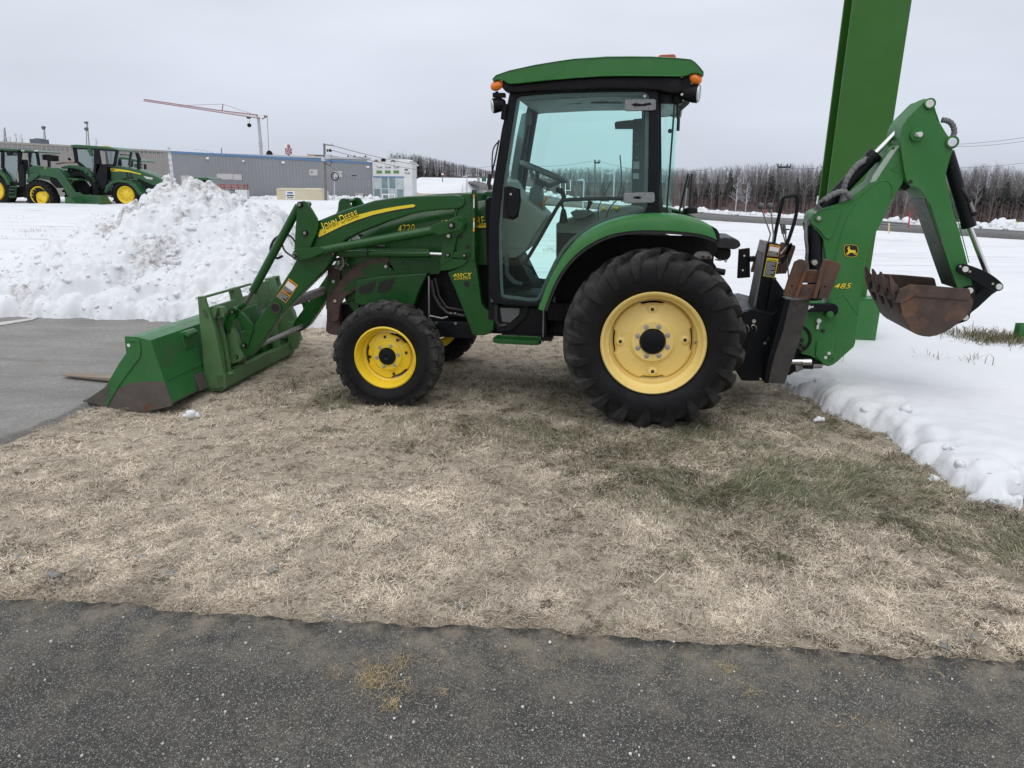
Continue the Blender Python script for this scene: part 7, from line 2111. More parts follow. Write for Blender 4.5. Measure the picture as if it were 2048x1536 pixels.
MB().tube([(c.x - o2.x + .42 * math.cos(t), -.1, c.z - o2.z + .45 * math.sin(t)) for t in np.linspace(0, 6.28, 25)[:-1]], .06, 6, True).build('cable_coil', M['dark'], lp)
MB().tube([tuple(at(661, 412, 88) - o2), tuple(at(668, 388, 88) - o2)], .05, 6).build('brace', pbr('orange_guard', (.45, .28, .16), .7), lp)
MB().tube([tuple(at(665, 412, 88) - o2), tuple(at(668, 388, 88) - o2)], .04, 6).build('brace', M['white'], lp)
# crane
YC = 170
cm = pbr('crane_red_paint', (.30, .15, .165), .55, var=.1)
cw = pbr('crane_grey_paint', (.40, .41, .43), .5, var=.06)
cr_ = tag(empty('tower_crane', at(523, 330, YC)), 'self-erecting crane with a long red lattice jib, rising behind the building', 'crane')
oc = cr_.location
def C3(px, py, dy=0): return tuple(at(px, py, YC + dy) - oc)
MB().tube([C3(524.5, 345), C3(521, 285), C3(516.5, 232)], [.42, .40, .34], 4).build('mast', cw, cr_)
MB().tube([C3(521.6, 293), C3(520.8, 285)], .5, 4).build('mast_collar', cw, cr_)
ch = MB(); br_ = MB()
top = [(288, 198.6), (360, 209.3), (446, 221.7), (535, 232)]; bot = [(287, 201.5), (360, 212.5), (446, 225.8), (520, 237)]
def ip(T_, x): return np.interp(x, [a for a, b in T_], [b for a, b in T_])
for Tt, dy in ((top, 0), (bot, -.8), (bot, .8)):
    ch.tube([C3(a, b, dy) for a, b in Tt], .11, 5)
ch.build('jib_chord', cm, cr_)
for k in range(42):
    x = 289 + k * 5.55
    br_.tube([C3(x, ip(top, x)), C3(x + 2.8, ip(bot, x + 2.8), -.8), C3(x + 5.5, ip(top, x + 5.5))], .055, 4)
    br_.tube([C3(x, ip(top, x)), C3(x + 2.8, ip(bot, x + 2.8), .8), C3(x + 5.5, ip(top, x + 5.5))], .055, 4)
br_.build('jib_lattice', cm, cr_)
MB().tube([C3(361, 211), C3(446, 208.2), C3(513, 231)], .05, 4).build('stay_cable', cm, cr_)
MB().tube([C3(446, 208.2), C3(444, 222)], .12, 4).build('stay_post', cm, cr_)
MB().tube([C3(513, 231), C3(534, 234), C3(524, 238)], .16, 4).build('counter_jib', cm, cr_)
MB().tube([C3(534.5, 234), C3(537.8, 306)], .05, 4).build('hoist_rope', M['dark'], cr_)
MB().tube([C3(499, 236), C3(498.6, 249)], .03, 4).build('hoist_rope', M['dark'], cr_)
MB().sphere(C3(498.5, 250.5), .5, 8, 6, (1, .6, .9)).sphere(C3(497.5, 235.5), .4, 8, 6, (1.3, .8, .6)).build('hook_block', M['dark'], cr_)
MB().sphere(C3(539, 310), .8, 8, 6, (1, .8, 1.3)).build('rope_weight', M['dark'], cr_)
MB().box(C3(500, 0)[0], C3(512, 0)[0], -.9, -.85, C3(505, 234.5)[2], C3(505, 229)[2]).build('jib_sign', M['white'], cr_)
# hotel sign on its post
hs = thing('hotel_sign', 577, 325, 190, 'red and white hotel sign on a post above the building roof', 'sign')
oh = hs.location
sub(hs, 576, 303, 578.5, 330, .1, .5, 'sign_post', 'greydark')
maroon = pbr('sign_maroon', (.26, .035, .05), .5, var=.05)
sub(hs, 570.5, 288.5, 583.5, 308.5, 0, .6, 'sign_board', 'white')
sub(hs, 571, 296.5, 583, 308, -.05, 0, 'sign_panel', maroon)
c = at(577, 292.3, 189.9); MB().prism(circ((c.x - oh.x, c.z - oh.z), .42, 14), -.1, 0).build('sign_roundel', maroon, hs)
for y, t_, w in ((299.6, 'Best', 4), (303.2, 'Western', 5), (307, 'Plus', 4)):
    a, b = at(577 - w, y, 189.9), at(577 + w, y, 189.9)
    lettering('sign_lettering', t_, M['white'], hs, tuple(a - oh), tuple(b - oh), .32, off=.05, depth=.02, grow=.02)
a, b = at(575, 293.3, 189.9), at(579, 293.3, 189.9); lettering('sign_lettering', 'BW', M['white'], hs, tuple(a - oh), tuple(b - oh), .28, off=.14, depth=.02)
# hotel with snowy roof, timber-topped building
ht = thing('hotel', 760, 345, 200, 'hotel with a snow-covered gabled roof behind the entrance bay', 'building')
oh = ht.location
sub(ht, 690, 322, 822, 350, 0, 10, 'hotel_wall', pbr('beige_render', (.36, .33, .29), .8, var=.06))
q = [at(a, b, 199.5) for a, b in ((676, 322), (690, 313.5), (812, 318.5), (826, 329), (824, 331), (680, 326))]
MB().prism([(p.x - oh.x, p.z - oh.z) for p in q], -.5, 12).build('roof', M['snow'], ht)
for x in (697, 752, 786):
    q = [at(a, b, 199) for a, b in ((x - 8, 327), (x, 319), (x + 9, 328))]
    g_ = MB().prism([(p.x - oh.x, p.z - oh.z) for p in q], -1.2, .5).build('gable', pbr('gable_brown', (.12, .09, .075), .8), ht)
    q = [at(a, b, 198.9) for a, b in ((x - 5, 327), (x, 322), (x + 5, 328))]
    MB().prism([(p.x - oh.x, p.z - oh.z) for p in q], -1.4, -1.1).build('gable_panel', M['lightgrey'], g_)
sub(ht, 703, 314.5, 734, 325, -1.3, 3, 'roof_unit', pbr('olive_unit', (.24, .25, .21), .7))
for x in (693, 706, 728, 797): sub(ht, x, 310.8, x + 1.6, 314.5, 1, 2, 'roof_vent', 'dark')
for k in range(3): sub(ht, 764 + k * 2.6, 318 - (k == 1) * 1.5, 766.4 + k * 2.6, 323, -1.2, 0, 'dormer', 'dark')
tb = thing('timber_building', 640, 330, 210, 'flat-roofed building with a timber fascia showing above the grey roof', 'building')
tim = pbr('timber_fascia', (.42, .27, .16), .7, var=.1)
ob = tb.location
q = [at(a, b, 210) for a, b in ((613, 308), (644, 309.5), (672, 312.5), (668, 318), (620, 317))]
MB().prism([(p.x - ob.x, p.z - ob.z) for p in q], 0, 8).build('fascia', tim, tb)
sub(tb, 630, 310.5, 664, 313, -.1, 0, 'window_strip', 'greydark')
sub(tb, 617, 316, 645, 330, .5, 7, 'building_wall', pbr('timber_wall', (.36, .30, .24), .8))
sub(tb, 600, 313, 614, 330, 1, 7, 'side_block', 'lightgrey')
# masts on the skyline
def mast_(px, y0, y1, Y, label, w=.5, dishes=()):
    a, b = at(px, y1, Y), at(px - 1.5, y0, Y)
    t = tag(empty('radio_mast', a), label, 'radio mast', 'radio masts on the skyline')
    h = b.z - a.z; dx = b.x - a.x
    m = MB()
    for sx, sy in ((-1, -1), (1, -1), (0, 1)): m.tube([(sx * w, sy * w, -3), (dx + sx * w * .25, sy * w * .25, h)], .07, 4)
    m.build('mast_leg', M['greydark'], t)
    m = MB()
    n = 16
    for k in range(n):
        z0, z1 = h * k / n, h * (k + 1) / n; f0, f1 = 1 - .75 * k / n, 1 - .75 * (k + 1) / n
        m.tube([(dx * k / n - w * f0, -w * f0, z0), (dx * (k + 1) / n + w * f1, -w * f1, z1)], .05, 4).tube([(dx * k / n + w * f0, -w * f0, z0), (dx * (k + 1) / n, w * f1, z1)], .05, 4)
    m.build('mast_lattice', M['greydark'], t)
    for f, s in dishes: MB().sphere((dx * f, -w, h * f), s, 8, 6, (1.6, .6, .8)).build('antenna', M['greydark'], t)
    return t
mast_(11, 255, 283, 300, 'faint slim radio mast at the far left of the skyline', .5)
mast_(90, 253, 287, 280, 'radio mast crowned with antennas above the tan building', .45, ((.95, .6), (.86, .45)))
mast_(176, 244, 291, 250, 'tall lattice radio mast behind the green tractor cab', .6, ((.97, .5), (.72, .5), (.66, .45)))
fb_ = thing('tower_block', 70, 290, 420, 'far off dark tower block above the tan roof', 'building')
sub(fb_, 61, 278, 79.5, 292, 0, 8, 'block_wall', pbr('far_block', (.10, .11, .13), .8))
sub(fb_, 66, 276.5, 74, 278.5, 1, 6, 'roof_room', 'greydark')
# lamp posts on the road behind the roof
def lamp(px, y0, y1, Y, arm, label, mat='lightgrey', r=.08, grp='street lamps along the highway'):
    a, b = at(px, y1, Y), at(px, y0, Y)
    t = tag(empty('street_lamp', a), label, 'street lamp', grp)
    h = b.z - a.z
    MB().tube([(0, 0, -1.5), (0, 0, h)], [r * 1.3, r], 6).build('lamp_post', M[mat], t)
    e_ = at(px + arm, y0 - abs(arm) * .08, Y) - a
    MB().tube(spl([(0, 0, h - .1), (e_.x * .4, 0, e_.z + .1), (e_.x, 0, e_.z)], 4, False), r * .8, 6).build('lamp_arm', M[mat], t)
    MB().box(e_.x - .35, e_.x + .35, -.15, .15, e_.z - .1, e_.z + .06).build('lamp_head', M[mat], t)
    return t
lamp(403, 300, 315, 200, -12, 'street lamp arching over the roof, left of the crane')
lamp(556, 308, 322, 210, -9, 'street lamp over the roof, between the crane and the hotel sign')
lamp(1226, 347, 412, 95, -8, 'slim street lamp seen through the cab, right of the sign gantry')
lamp(1166, 360, 415, 95, -5, 'street lamp seen through the cab, behind the joystick')
lamp(934, 353, 398, 120, -4, 'pale street lamp on the snowy bank left of the cab')
pw = [(1190, 320, 415, 120, 'utility pole with a cross arm, seen through the cab window'), (1556, 328, 440, 105, 'utility pole with a cross arm standing in the wood behind the levers'), (1376, 345, 440, 110, 'bare utility pole at the edge of the wood behind the cab'), (443, 296, 320, 190, 'small pole above the grey roof left of the crane')]
for px, y0, y1, Y, lab in pw:
    t = pole(px, y0, y1, Y, .15, lab, 'utility poles by the highway')
    if px in (1190, 1556):
        h = at(px, y0, Y).z - at(px, y1, Y).z; w = at(px + (13 if px > 1500 else 6), y0, Y).x - at(px, y0, Y).x
        MB().box(-w, w, -.1, .1, h - .55, h - .3).build('cross_arm', M['dark'], t)
        for s in (-1, -.5, .5, 1): MB().cyl((s * w * .95, 0, h - .3), (s * w * .95, 0, h + .05), .09, .06, 6).build('insulator', M['greydark'], t)
# sign gantry through the cab glass, signs by the road
gt = thing('sign_gantry', 1140, 405, 90, 'white frame for a road sign, seen through the cab', 'sign frame')
og = gt.location
for pts in (((1120, 360), (1121, 380), (1141, 381), (1141, 360)), ((1131, 361), (1131, 405))):
    MB().tube([tuple(at(a, b, 90) - og) for a, b in pts], .06, 6).build('frame_tube', M['white'], gt)
rs = thing('road_sign', 1640, 440, 45, 'green road sign with white letters half hidden behind the boom', 'road sign')
o3 = rs.location
gs = pbr('road_sign_green', (.02, .16, .09), .5, var=.04)
sub(rs, 1629.5, 393, 1700, 437, 0, .05, 'sign_face', 'white')
sub(rs, 1631, 394.5, 1699, 436, -.02, 0, 'sign_panel', gs)
a, b = at(1632, 412.5, 44.9), at(1668, 412.5, 44.9); lettering('sign_lettering', 'UNIV', M['white'], rs, tuple(a - o3), tuple(b - o3), .26, off=.03, depth=.01)
sub(rs, 1640, 436, 1643, 462, .05, .12, 'sign_leg', 'greydark'); sub(rs, 1680, 436, 1683, 462, .05, .12, 'sign_leg', 'greydark')
for px, w, lab, m_ in ((968, 9, 'green direction sign beside the far highway', gs), (957, 6, 'pale sign left of the green direction sign by the far highway', M['lightgrey'])):
    t = thing('road_sign', px, 372, 150, lab, 'road sign')
    sub(t, px - w / 2, 355, px + w / 2, 363, 0, .1, 'sign_panel', m_)
    for s in (-.3, .3): sub(t, px + w * s - .4, 363, px + w * s + .4, 374, .02, .1, 'sign_leg', 'greydark')
t = thing('roadside_sign', 885, 362, 165, 'small red and white sign at the foot of the far wood', 'sign')
sub(t, 882.5, 345, 888, 352, 0, .1, 'sign_panel', maroon); sub(t, 883, 347, 887.5, 350, -.04, 0, 'sign_face', 'white'); sub(t, 884.5, 352, 885.8, 364, 0, .1, 'sign_leg', 'greydark')
# cars on the far highway
def car(px, py, Y, col, label, w=13):
    t = thing('car', px, py, Y, label, 'car', 'cars on the far highway')
    k = (at(px + w, py, Y) - at(px, py, Y)).x / 4.4
    body = [(-2.2, .3), (-2.2, .75), (-1.5, .85), (2.0, .9), (2.2, .7), (2.2, .3)]
    MB().prism([(a * k, b * k) for a, b in body], -.85 * k, .85 * k).build('car_body', pbr('car_' + label.split()[0], col, .3), t, .08 * k)
    MB().prism([(a * k, b * k) for a, b in ((-1.3, .85), (-.7, 1.4), (1.1, 1.42), (1.8, .88))], -.75 * k, .75 * k).build('car_window', M['bgglass'], t)
    MB().prism([(a * k, b * k) for a, b in ((-.8, 1.38), (1.15, 1.40), (1.1, 1.46), (-.65, 1.45))], -.76 * k, .76 * k).build('car_roof', pbr('car_roof_' + label.split()[0], col, .3), t)
    for sx in (-1.35, 1.35):
        for sy in (-.88, .72): MB().disc((sx * k, .32 * k), .32 * k, sy * k, (sy + .16) * k, 12).build('wheel', M['rubber'], t)
car(962, 374, 146, (.62, .62, .63), 'white car coming down the far highway', 11)
car(949, 364, 165, (.08, .08, .09), 'dark car at the crest of the far highway', 8)
# guard rails and markers beside the right-hand road
def rail(pts, Y, label):
    P = [at(a, b, y) for (a, b), y in zip(pts, Y)]
    t = tag(empty('guard_rail', P[0]), label, 'guard rail', 'guard rails beside the highway')
    o = P[0]
    galv = pbr('galvanised_rail', (.38, .39, .40), .4, metal=.5, var=.08)
    m = MB()
    for i in range(len(P) - 1):
        for dz, dy in ((.11, 0), (-.11, 0), (0, .05)):
            a, b = P[i] - o, P[i + 1] - o
            m.tube([(a.x, a.y + dy, a.z + dz), (b.x, b.y + dy, b.z + dz)], .075, 6)
    m.build('rail_beam', galv, t)
    n = int((P[-1] - P[0]).length / 2.6) + 2
    for k in range(n):
        s = k / (n - 1) * (len(P) - 1); i = min(int(s), len(P) - 2); p = P[i].lerp(P[i + 1], s - i) - o
        MB().box(p.x - .07, p.x + .07, p.y + .06, p.y + .2, p.z - 1.0, p.z + .12).build('rail_post', wood, t)
rail([(1395, 430.5), (1500, 436), (1612, 443)], [88, 80, 73], 'galvanised guard rail behind the backhoe levers')
rail([(1755, 444.5), (1818, 449.5)], [66, 64], 'short galvanised guard rail seen under the dipper')
rail([(1110, 402), (1180, 408), (1290, 419), (1360, 427)], [118, 110, 100, 93], 'long guard rail seen through the cab')
def marker(px, y0, y1, Y, col, label, cat, lean=0):
    a, b = at(px, y1, Y), at(px + lean, y0, Y)
    t = MB().cyl((0, 0, -.4), (b.x - a.x, 0, b.z - a.z), .055, n=6).build(cat.replace(' ', '_'), pbr('marker_' + cat.split()[0], col, .5), None)
    t.location = a
    tag(t, label, cat)
marker(1778.5, 446, 464, 58, (.62, .50, .28), 'short yellow marker post at the near edge of the road under the dipper', 'yellow post')
marker(1818, 425, 449, 62, (.55, .03, .06), 'red stake at the end of the short guard rail', 'red stake', 2)
marker(1531, 420, 433, 82, (.55, .05, .08), 'red stake behind the lever knobs', 'red stake', 1.5)
marker(1566, 423, 434, 80, (.5, .06, .09), 'red stake seen through the grab loop', 'red stake', 1)
marker(2018, 0, 0, 60, (.3, .3, .3), 'x', 'red stake') if False else None
# yellow machine half hidden by the bank
ym = thing('yellow_loader', 2018, 462, 66, 'yellow machine cab half hidden by a snow bank at the right edge', 'machine')
oy = ym.location
yel = pbr('machine_yellow', (.55, .36, .05), .5, var=.08)
sub(ym, 2009, 444, 2042, 448, 0, 1.5, 'cab_roof', yel, .05)
sub(ym, 2010.5, 448, 2040, 456, .12, 1.4, 'cab_window', 'bgglass')
for x in (2010, 2017, 2029, 2038.5): sub(ym, x, 448, x + 2, 458, .05, .3, 'cab_post', yel)
sub(ym, 2010, 455.5, 2041, 470, 0, 1.5, 'machine_body', yel, .05)
sub(ym, 2014, 445.3, 2021, 447, -.05, 0, 'roof_lamp', 'dark'); sub(ym, 2026, 445.3, 2034, 447, -.05, 0, 'roof_lamp', 'dark')
sb = [(at(1985 + k * 1.6, 461.5, 63).x, 63 + rng.normal(0, .5), -2.05 + .25 * rng.random() + .35 * math.exp(-((k - 12) / 7) ** 2)) for k in range(46)]
tag(clod_mesh(np.array(sb), .2 + .3 * rng.random(46), 'snow_bank', M['pilesnow']), 'low bank of ploughed snow beside the yellow machine', kind='stuff')
vb = []
for k in range(360):
    f = k / 360; i = f * (len(cl_) - 8); j = int(i); p = cl_[j].lerp(cl_[j + 1], i - j)
    d = (cl_[j + 1] - cl_[j]); d.z = 0; d.normalize(); n_ = Vector((-d.y, d.x, 0))
    if n_.y < 0: n_ = -n_
    p = p + n_ * (5.6 + rng.normal(0, .7)); vb.append((p.x, p.y, p.z + .35 + .2 * rng.random()))
tag(clod_mesh(np.array(vb), .12 + .38 * rng.random(360) ** 2, 'snow_windrow', M['pilesnow']), 'ploughed snow heaped along the far side of the highway', kind='stuff')
# wires
def wire(a, b, sag, label, r=.022, group='overhead wires'):
    A, Bq = at(*a), at(*b)
    pts = []
    for k in range(15):
        t = k / 14; p = A.lerp(Bq, t); p.z -= sag * 4 * t * (1 - t); pts.append(tuple(p - A))
    o_ = MB().tube(pts, r, 4).build('wire', M['greydark'], None); o_.location = A
    tag(o_, label, 'wire', group)
wire((664, 291, 90), (1010, 326, 200), 2.0, 'overhead wire running right from the utility pole', .04)
wire((662, 300, 90), (1000, 340, 170), 1.6, 'lower overhead wire running right from the utility pole', .035)
wire((652, 326, 90), (745, 352, 128), 1.2, 'service wire from the pole to the grey wall', .03)
wire((404, 300, 190), (620, 316, 190), 1.5, 'wire above the grey roof', .04)
wire((1906, 289, 70), (2120, 262, 70), .2, 'upper wire of the pair leaving the dipper to the right', .022)
wire((1906, 293, 70), (2120, 268, 70), .3, 'lower wire of the pair leaving the dipper to the right', .020)
wire((1890, 336, 80), (2120, 314, 80), .3, 'single wire crossing the sky just above the right-hand trees', .020)
wire((1560, 332, 105), (1700, 322, 80), .6, 'wire from the pole in the wood towards the pylon', .03)
wire((1560, 352, 105), (1360, 366, 115), .6, 'wire along the wood behind the cab', .03)
wire((1560, 352, 105), (1700, 350, 80), .4, 'wire across the wood behind the boom', .028)
wire((1890, 352, 70), (2120, 388, 70), .2, 'wire slanting down across the right-hand trees', .02)
wire((1196, 322, 120), (1420, 338, 120), 1.0, 'wire right of the pole seen through the cab', .03)
wire((980, 318, 130), (1184, 322, 120), 1.0, 'wire left of the pole seen through the cab', .03)

# ================================================================== OTHER TRACTORS
def btyre(t, c, rw_, rh, Y, depth, rim, name='wheel', lug=True, dark=False):
    a = at(*c, Y); r = (at(c[0] + rw_, c[1], Y) - a).x
    o = t.location
    W = empty(name, (a.x - o.x, 0, a.z - o.z), t)
    m = MB().lathe([(r * .62, .06), (r * .72, -.02), (r * .90, .0), (r * .97, .06), (r, .15), (r, depth - .12), (r * .95, depth), (r * .6, depth)], (0, 0), 40)
    if lug:
        for k in range(22):
            a0 = k * 2 * math.pi / 22
            m.loft([[(rr * math.cos(a0 + da + dw), v, rr * math.sin(a0 + da + dw)) for rr, dw in ((r * .94, -.05), (r * 1.045, -.04), (r * 1.045, .04), (r * .94, .05))] for v, da in ((depth * .5, 0), (.10, .10), (-.005, .14))])
    m.build('tyre', M['rubber'], W)
    rr = r * rim
    MB().lathe([(rr * 1.08, .05), (rr, -.02), (rr * .93, .0), (rr * .86, .07), (rr * .80, .08), (rr * .5, .06), (rr * .42, .03), (rr * .36, .02), (0, .01)], (0, 0), 32).build('rim', M['dark'] if dark else M['yellow'], W)
    for k in range(8):
        MB().disc((rr * .60 * math.cos(k * .785), rr * .60 * math.sin(k * .785)), rr * .04, .05, .1, 6).build('wheel_bolt', M['dark'], W)
    return W
def bp(t, pts, Y, d0, d1, name, mat, bevel=.02, parent=None):
    o = t.location
    q = [(p.x - o.x, p.z - o.z) for p in (at(a, b, Y) for a, b in pts)]
    return MB().prism(q, Y + d0 - o.y, Y + d1 - o.y).build(name, M[mat] if isinstance(mat, str) else mat, parent or t, bevel)
def S(pts): return [(x / 4.6545, 170 + y / 4.6545) for x, y in pts]
dg = pbr('deep_green_paint', (.020, .085, .030), .35, var=.08, vs=1.5)
cg = glass('far_cab_glass', (.62, .74, .72), .22)
Yt = 36.5
# big row-crop tractor in the middle
tm = tag(empty('row_crop_tractor', at(200, 411, Yt)), 'large green tractor with a yellow striped bonnet, parked nose to the snow heap', 'tractor', 'green tractors parked in the far yard')
bp(tm, S([(645, 556), (700, 553), (860, 564), (1000, 576), (1090, 600), (1088, 612), (1060, 610), (900, 596), (660, 582), (645, 572)]), Yt, .1, 1.9, 'cab_roof', dg, .05)
bp(tm, S([(860, 560), (905, 558), (910, 568), (862, 570)]), Yt, .8, 1.2, 'roof_beacon', 'decalyellow', 0)
for q in ([(662, 580), (690, 582), (706, 720), (684, 720)], [(684, 712), (716, 712), (872, 842), (862, 862), (830, 846)], [(862, 590), (900, 594), (926, 745), (880, 850), (866, 850)], [(900, 590), (1086, 604), (1084, 620), (900, 608)], [(1062, 612), (1086, 612), (1058, 755), (1036, 755)], [(880, 735), (1060, 738), (1055, 756), (880, 756)], [(664, 580), (880, 590), (880, 602), (668, 596)]):
    bp(tm, S(q), Yt, .1, .25, 'cab_frame', 'blackpaint', .01)
bp(tm, S([(700, 600), (850, 600), (858, 735), (845, 830), (720, 735)]), Yt, .16, .19, 'cab_glass', cg, 0)
bp(tm, S([(925, 612), (1062, 616), (1040, 740), (935, 740)]), Yt, .5, .53, 'cab_glass', cg, 0)
for q in ([(690, 590), (712, 592), (740, 740), (718, 740)], [(840, 600), (862, 602), (866, 840), (846, 840)], [(1040, 612), (1062, 614), (1040, 745), (1020, 745)]):
    bp(tm, S(q), Yt, 1.7, 1.8, 'cab_rear_frame', 'greydark', .01)
bp(tm, S([(810, 590), (840, 592), (856, 660), (838, 666), (806, 610)]), Yt, .05, .12, 'green_post', dg, .01)
bp(tm, S([(760, 675), (800, 678), (830, 740), (800, 800), (770, 760)]), Yt, .8, 1.2, 'seat', 'black', .03)
bp(tm, S([(880, 750), (960, 745), (985, 760), (985, 900), (975, 960), (930, 980), (880, 930), (870, 850)]), Yt, .1, 1.4, 'exhaust_housing', 'blackpaint', .04)
bp(tm, S([(1165, 620), (1190, 622), (1212, 680), (1205, 780), (1185, 780), (1185, 690)]), Yt, .9, 1.1, 'exhaust_stack', 'blackpaint', .03)
bp(tm, S([(990, 760), (1010, 752), (1110, 760), (1260, 790), (1400, 840), (1452, 868), (1455, 900), (1440, 930), (1400, 940), (1240, 870), (1120, 880), (1040, 900), (1000, 900), (988, 860)]), Yt, .35, 1.35, 'bonnet', dg, .06)
bp(tm, S([(1240, 850), (1330, 850), (1400, 860), (1452, 880), (1440, 960), (1390, 1010), (1340, 1010), (1300, 940), (1240, 890)]), Yt, .38, 1.3, 'grille', 'blackpaint', .04)
bp(tm, S([(1302, 848), (1390, 862), (1388, 882), (1330, 874)]), Yt, .33, .37, 'headlight', 'lamp', .01)
st_ = bp(tm, S([(995, 772), (1080, 782), (1180, 800), (1280, 826), (1280, 834), (1180, 812), (1080, 802), (1040, 806), (995, 800)]), Yt, .325, .345, 'bonnet_stripe', 'decalyellow', 0)
a, b = at(1001 / 4.6545, 170 + 795 / 4.6545, Yt + .31), at(1068 / 4.6545, 170 + 797 / 4.6545, Yt + .31)
lettering('lettering', 'JOHN DEERE', M['decalblack'], tm, tuple(a - tm.location), tuple(b - tm.location), .06, off=.004)
for k in range(2): bp(tm, S([(1140 + k * 34, 812), (1150 + k * 34, 815), (1170 + k * 34, 880), (1150 + k * 34, 876)]), Yt, .32, .36, 'bonnet_vent', 'decalblack', 0)
bp(tm, S([(975, 990), (990, 935), (1040, 895), (1110, 880), (1200, 890), (1270, 930), (1320, 1000), (1345, 1020), (1320, 1035), (1290, 1020), (1250, 960), (1190, 915), (1110, 905), (1050, 920), (1010, 960), (985, 1010)]), Yt, -.05, .6, 'front_fender', dg, .03)
bp(tm, S([(560, 765), (640, 745), (720, 748), (790, 770), (850, 830), (880, 880), (860, 880), (800, 830), (740, 790), (660, 775), (580, 780)]), Yt, .0, .7, 'rear_fender', dg, .03)
btyre(tm, (248.3, 390.2), 28.5, 25, Yt - .12, .55, .575)
btyre(tm, (163, 378), 36, 33, Yt + .1, .7, .5, dark=True)
bp(tm, S([(800, 940), (1000, 960), (1000, 1030), (820, 1030)]), Yt, .2, 1.3, 'chassis', 'dark', .02)
bp(tm, S([(800, 880), (890, 890), (890, 905), (800, 900)]), Yt, .0, .4, 'step_plate', dg, .01)
bp(tm, S([(480, 728), (560, 715), (655, 712), (655, 726), (560, 728), (490, 738)]), Yt, .3, .5, 'folded_marker', pbr('marker_wood', (.28, .15, .10), .6), .01)
bp(tm, S([(628, 680), (640, 676), (652, 690), (650, 704), (634, 700)]), Yt, .0, .1, 'mirror', 'black', .01)
# loader tractor at the left edge
Yl = 35.6
tl_ = tag(empty('loader_tractor', at(80, 411, Yl)), 'green tractor with its front loader bucket lowered, cut off by the left edge', 'tractor', 'green tractors parked in the far yard')
bp(tl_, S([(-160, 588), (0, 588), (160, 596), (300, 606), (350, 620), (350, 632), (200, 616), (-160, 612)]), Yl, .1, 1.8, 'cab_roof', dg, .05)
for q in ([(-6, 600), (16, 604), (18, 775), (-6, 775)], [(146, 605), (186, 605), (168, 760), (152, 760)], [(150, 740), (190, 740), (215, 800), (215, 950), (165, 950)], [(0, 770), (22, 770), (92, 925), (72, 935)], [(74, 900), (160, 905), (160, 936), (90, 936)], [(312, 612), (334, 625), (352, 750), (334, 750)], [(-160, 600), (335, 622), (333, 634), (-160, 622)]):
    bp(tl_, S(q), Yl, .1, .22, 'cab_frame', 'blackpaint', .01)
bp(tl_, S([(16, 625), (140, 622), (148, 740), (120, 905), (80, 880), (18, 770)]), Yl, .15, .18, 'cab_glass', cg, 0)
bp(tl_, S([(190, 630), (312, 638), (330, 750), (215, 790)]), Yl, .5, .53, 'cab_glass', cg, 0)
for q in ([(60, 620), (90, 622), (88, 790), (64, 790)], [(240, 635), (262, 636), (270, 760), (246, 760)], [(10, 800), (330, 780), (335, 800), (12, 830)]):
    bp(tl_, S(q), Yl, 1.6, 1.7, 'cab_rear_frame', 'greydark', .01)
bp(tl_, S([(50, 690), (110, 690), (120, 800), (60, 810)]), Yl, .8, 1.2, 'seat', 'black', .03)
bp(tl_, S([(68, 622), (120, 625), (124, 656), (80, 660)]), Yl, -.1, .0, 'mirror', 'black', .01)
bp(tl_, S([(340, 645), (400, 642), (440, 655), (444, 706), (410, 708), (400, 700), (345, 696)]), Yl, .4, .9, 'mirror', 'black', .02)
for x in (200, 214, 320, 334): 
    bp(tl_, S([(x, 606), (x + 11, 606), (x + 11, 618), (x, 618)]), Yl, -.02, .1, 'work_light', 'lamp', .005)
bp(tl_, S([(-200, 800), (0, 785), (50, 830), (90, 900), (95, 935), (70, 930), (40, 870), (0, 830), (-200, 830)]), Yl, -.05, .6, 'rear_fender', dg, .03)
bp(tl_, S([(215, 770), (260, 750), (330, 755), (420, 770), (520, 800), (560, 850), (540, 940), (470, 900), (330, 870), (215, 900)]), Yl, .3, 1.4, 'bonnet', dg, .05)
bp(tl_, S([(430, 860), (500, 850), (545, 900), (530, 960), (490, 960), (430, 900)]), Yl, .28, 1.38, 'grille', 'blackpaint', .03)
bp(tl_, S([(384, 768), (440, 780), (440, 787), (384, 775)]), Yl, .20, .24, 'bonnet_stripe', 'decalyellow', 0)
for k, y in enumerate((0, 1.2)):
    bp(tl_, S([(335, 800), (350, 782), (420, 772), (530, 772), (552, 790), (690, 1010), (712, 1075), (660, 1110), (640, 1080), (560, 940), (510, 870), (420, 845), (350, 845)] if k == 0 else [(470, 770), (560, 765), (640, 775), (660, 790), (820, 1015), (815, 1030), (790, 1020), (640, 830), (560, 800), (470, 800)]), Yl, .15 + y, .28 + y, 'loader_arm', dg, .02)
    MB().cyl(tuple(at(*S([(548 + k * 110, 790)])[0], Yl + .1 + y) - tl_.location), tuple(at(*S([(700 + k * 100, 1010)])[0], Yl + .1 + y) - tl_.location), .05, n=8).build('loader_cylinder', M['steel'] if k else dg, tl_)
bp(tl_, S([(600, 865), (700, 875), (700, 890), (606, 880)]), Yl, .2, 1.4, 'loader_brace', dg, .01)
bp(tl_, S([(215, 900), (250, 830), (330, 815), (340, 840), (290, 880), (270, 930)]), Yl, .2, .35, 'loader_mount', dg, .02)
bp(tl_, S([(655, 1000), (740, 1000), (760, 1020), (985, 1030), (1052, 1132), (830, 1140), (690, 1125), (655, 1095)]), Yl, .0, .12, 'bucket_back', dg, .02)
bp(tl_, S([(690, 1040), (740, 1040), (830, 1138), (690, 1128)]), Yl, -.75, .0, 'bucket_side', dg, .02)
bp(tl_, S([(985, 1034), (1000, 1034), (1052, 1134), (1000, 1134)]), Yl, -.75, .0, 'bucket_side', dg, .02)
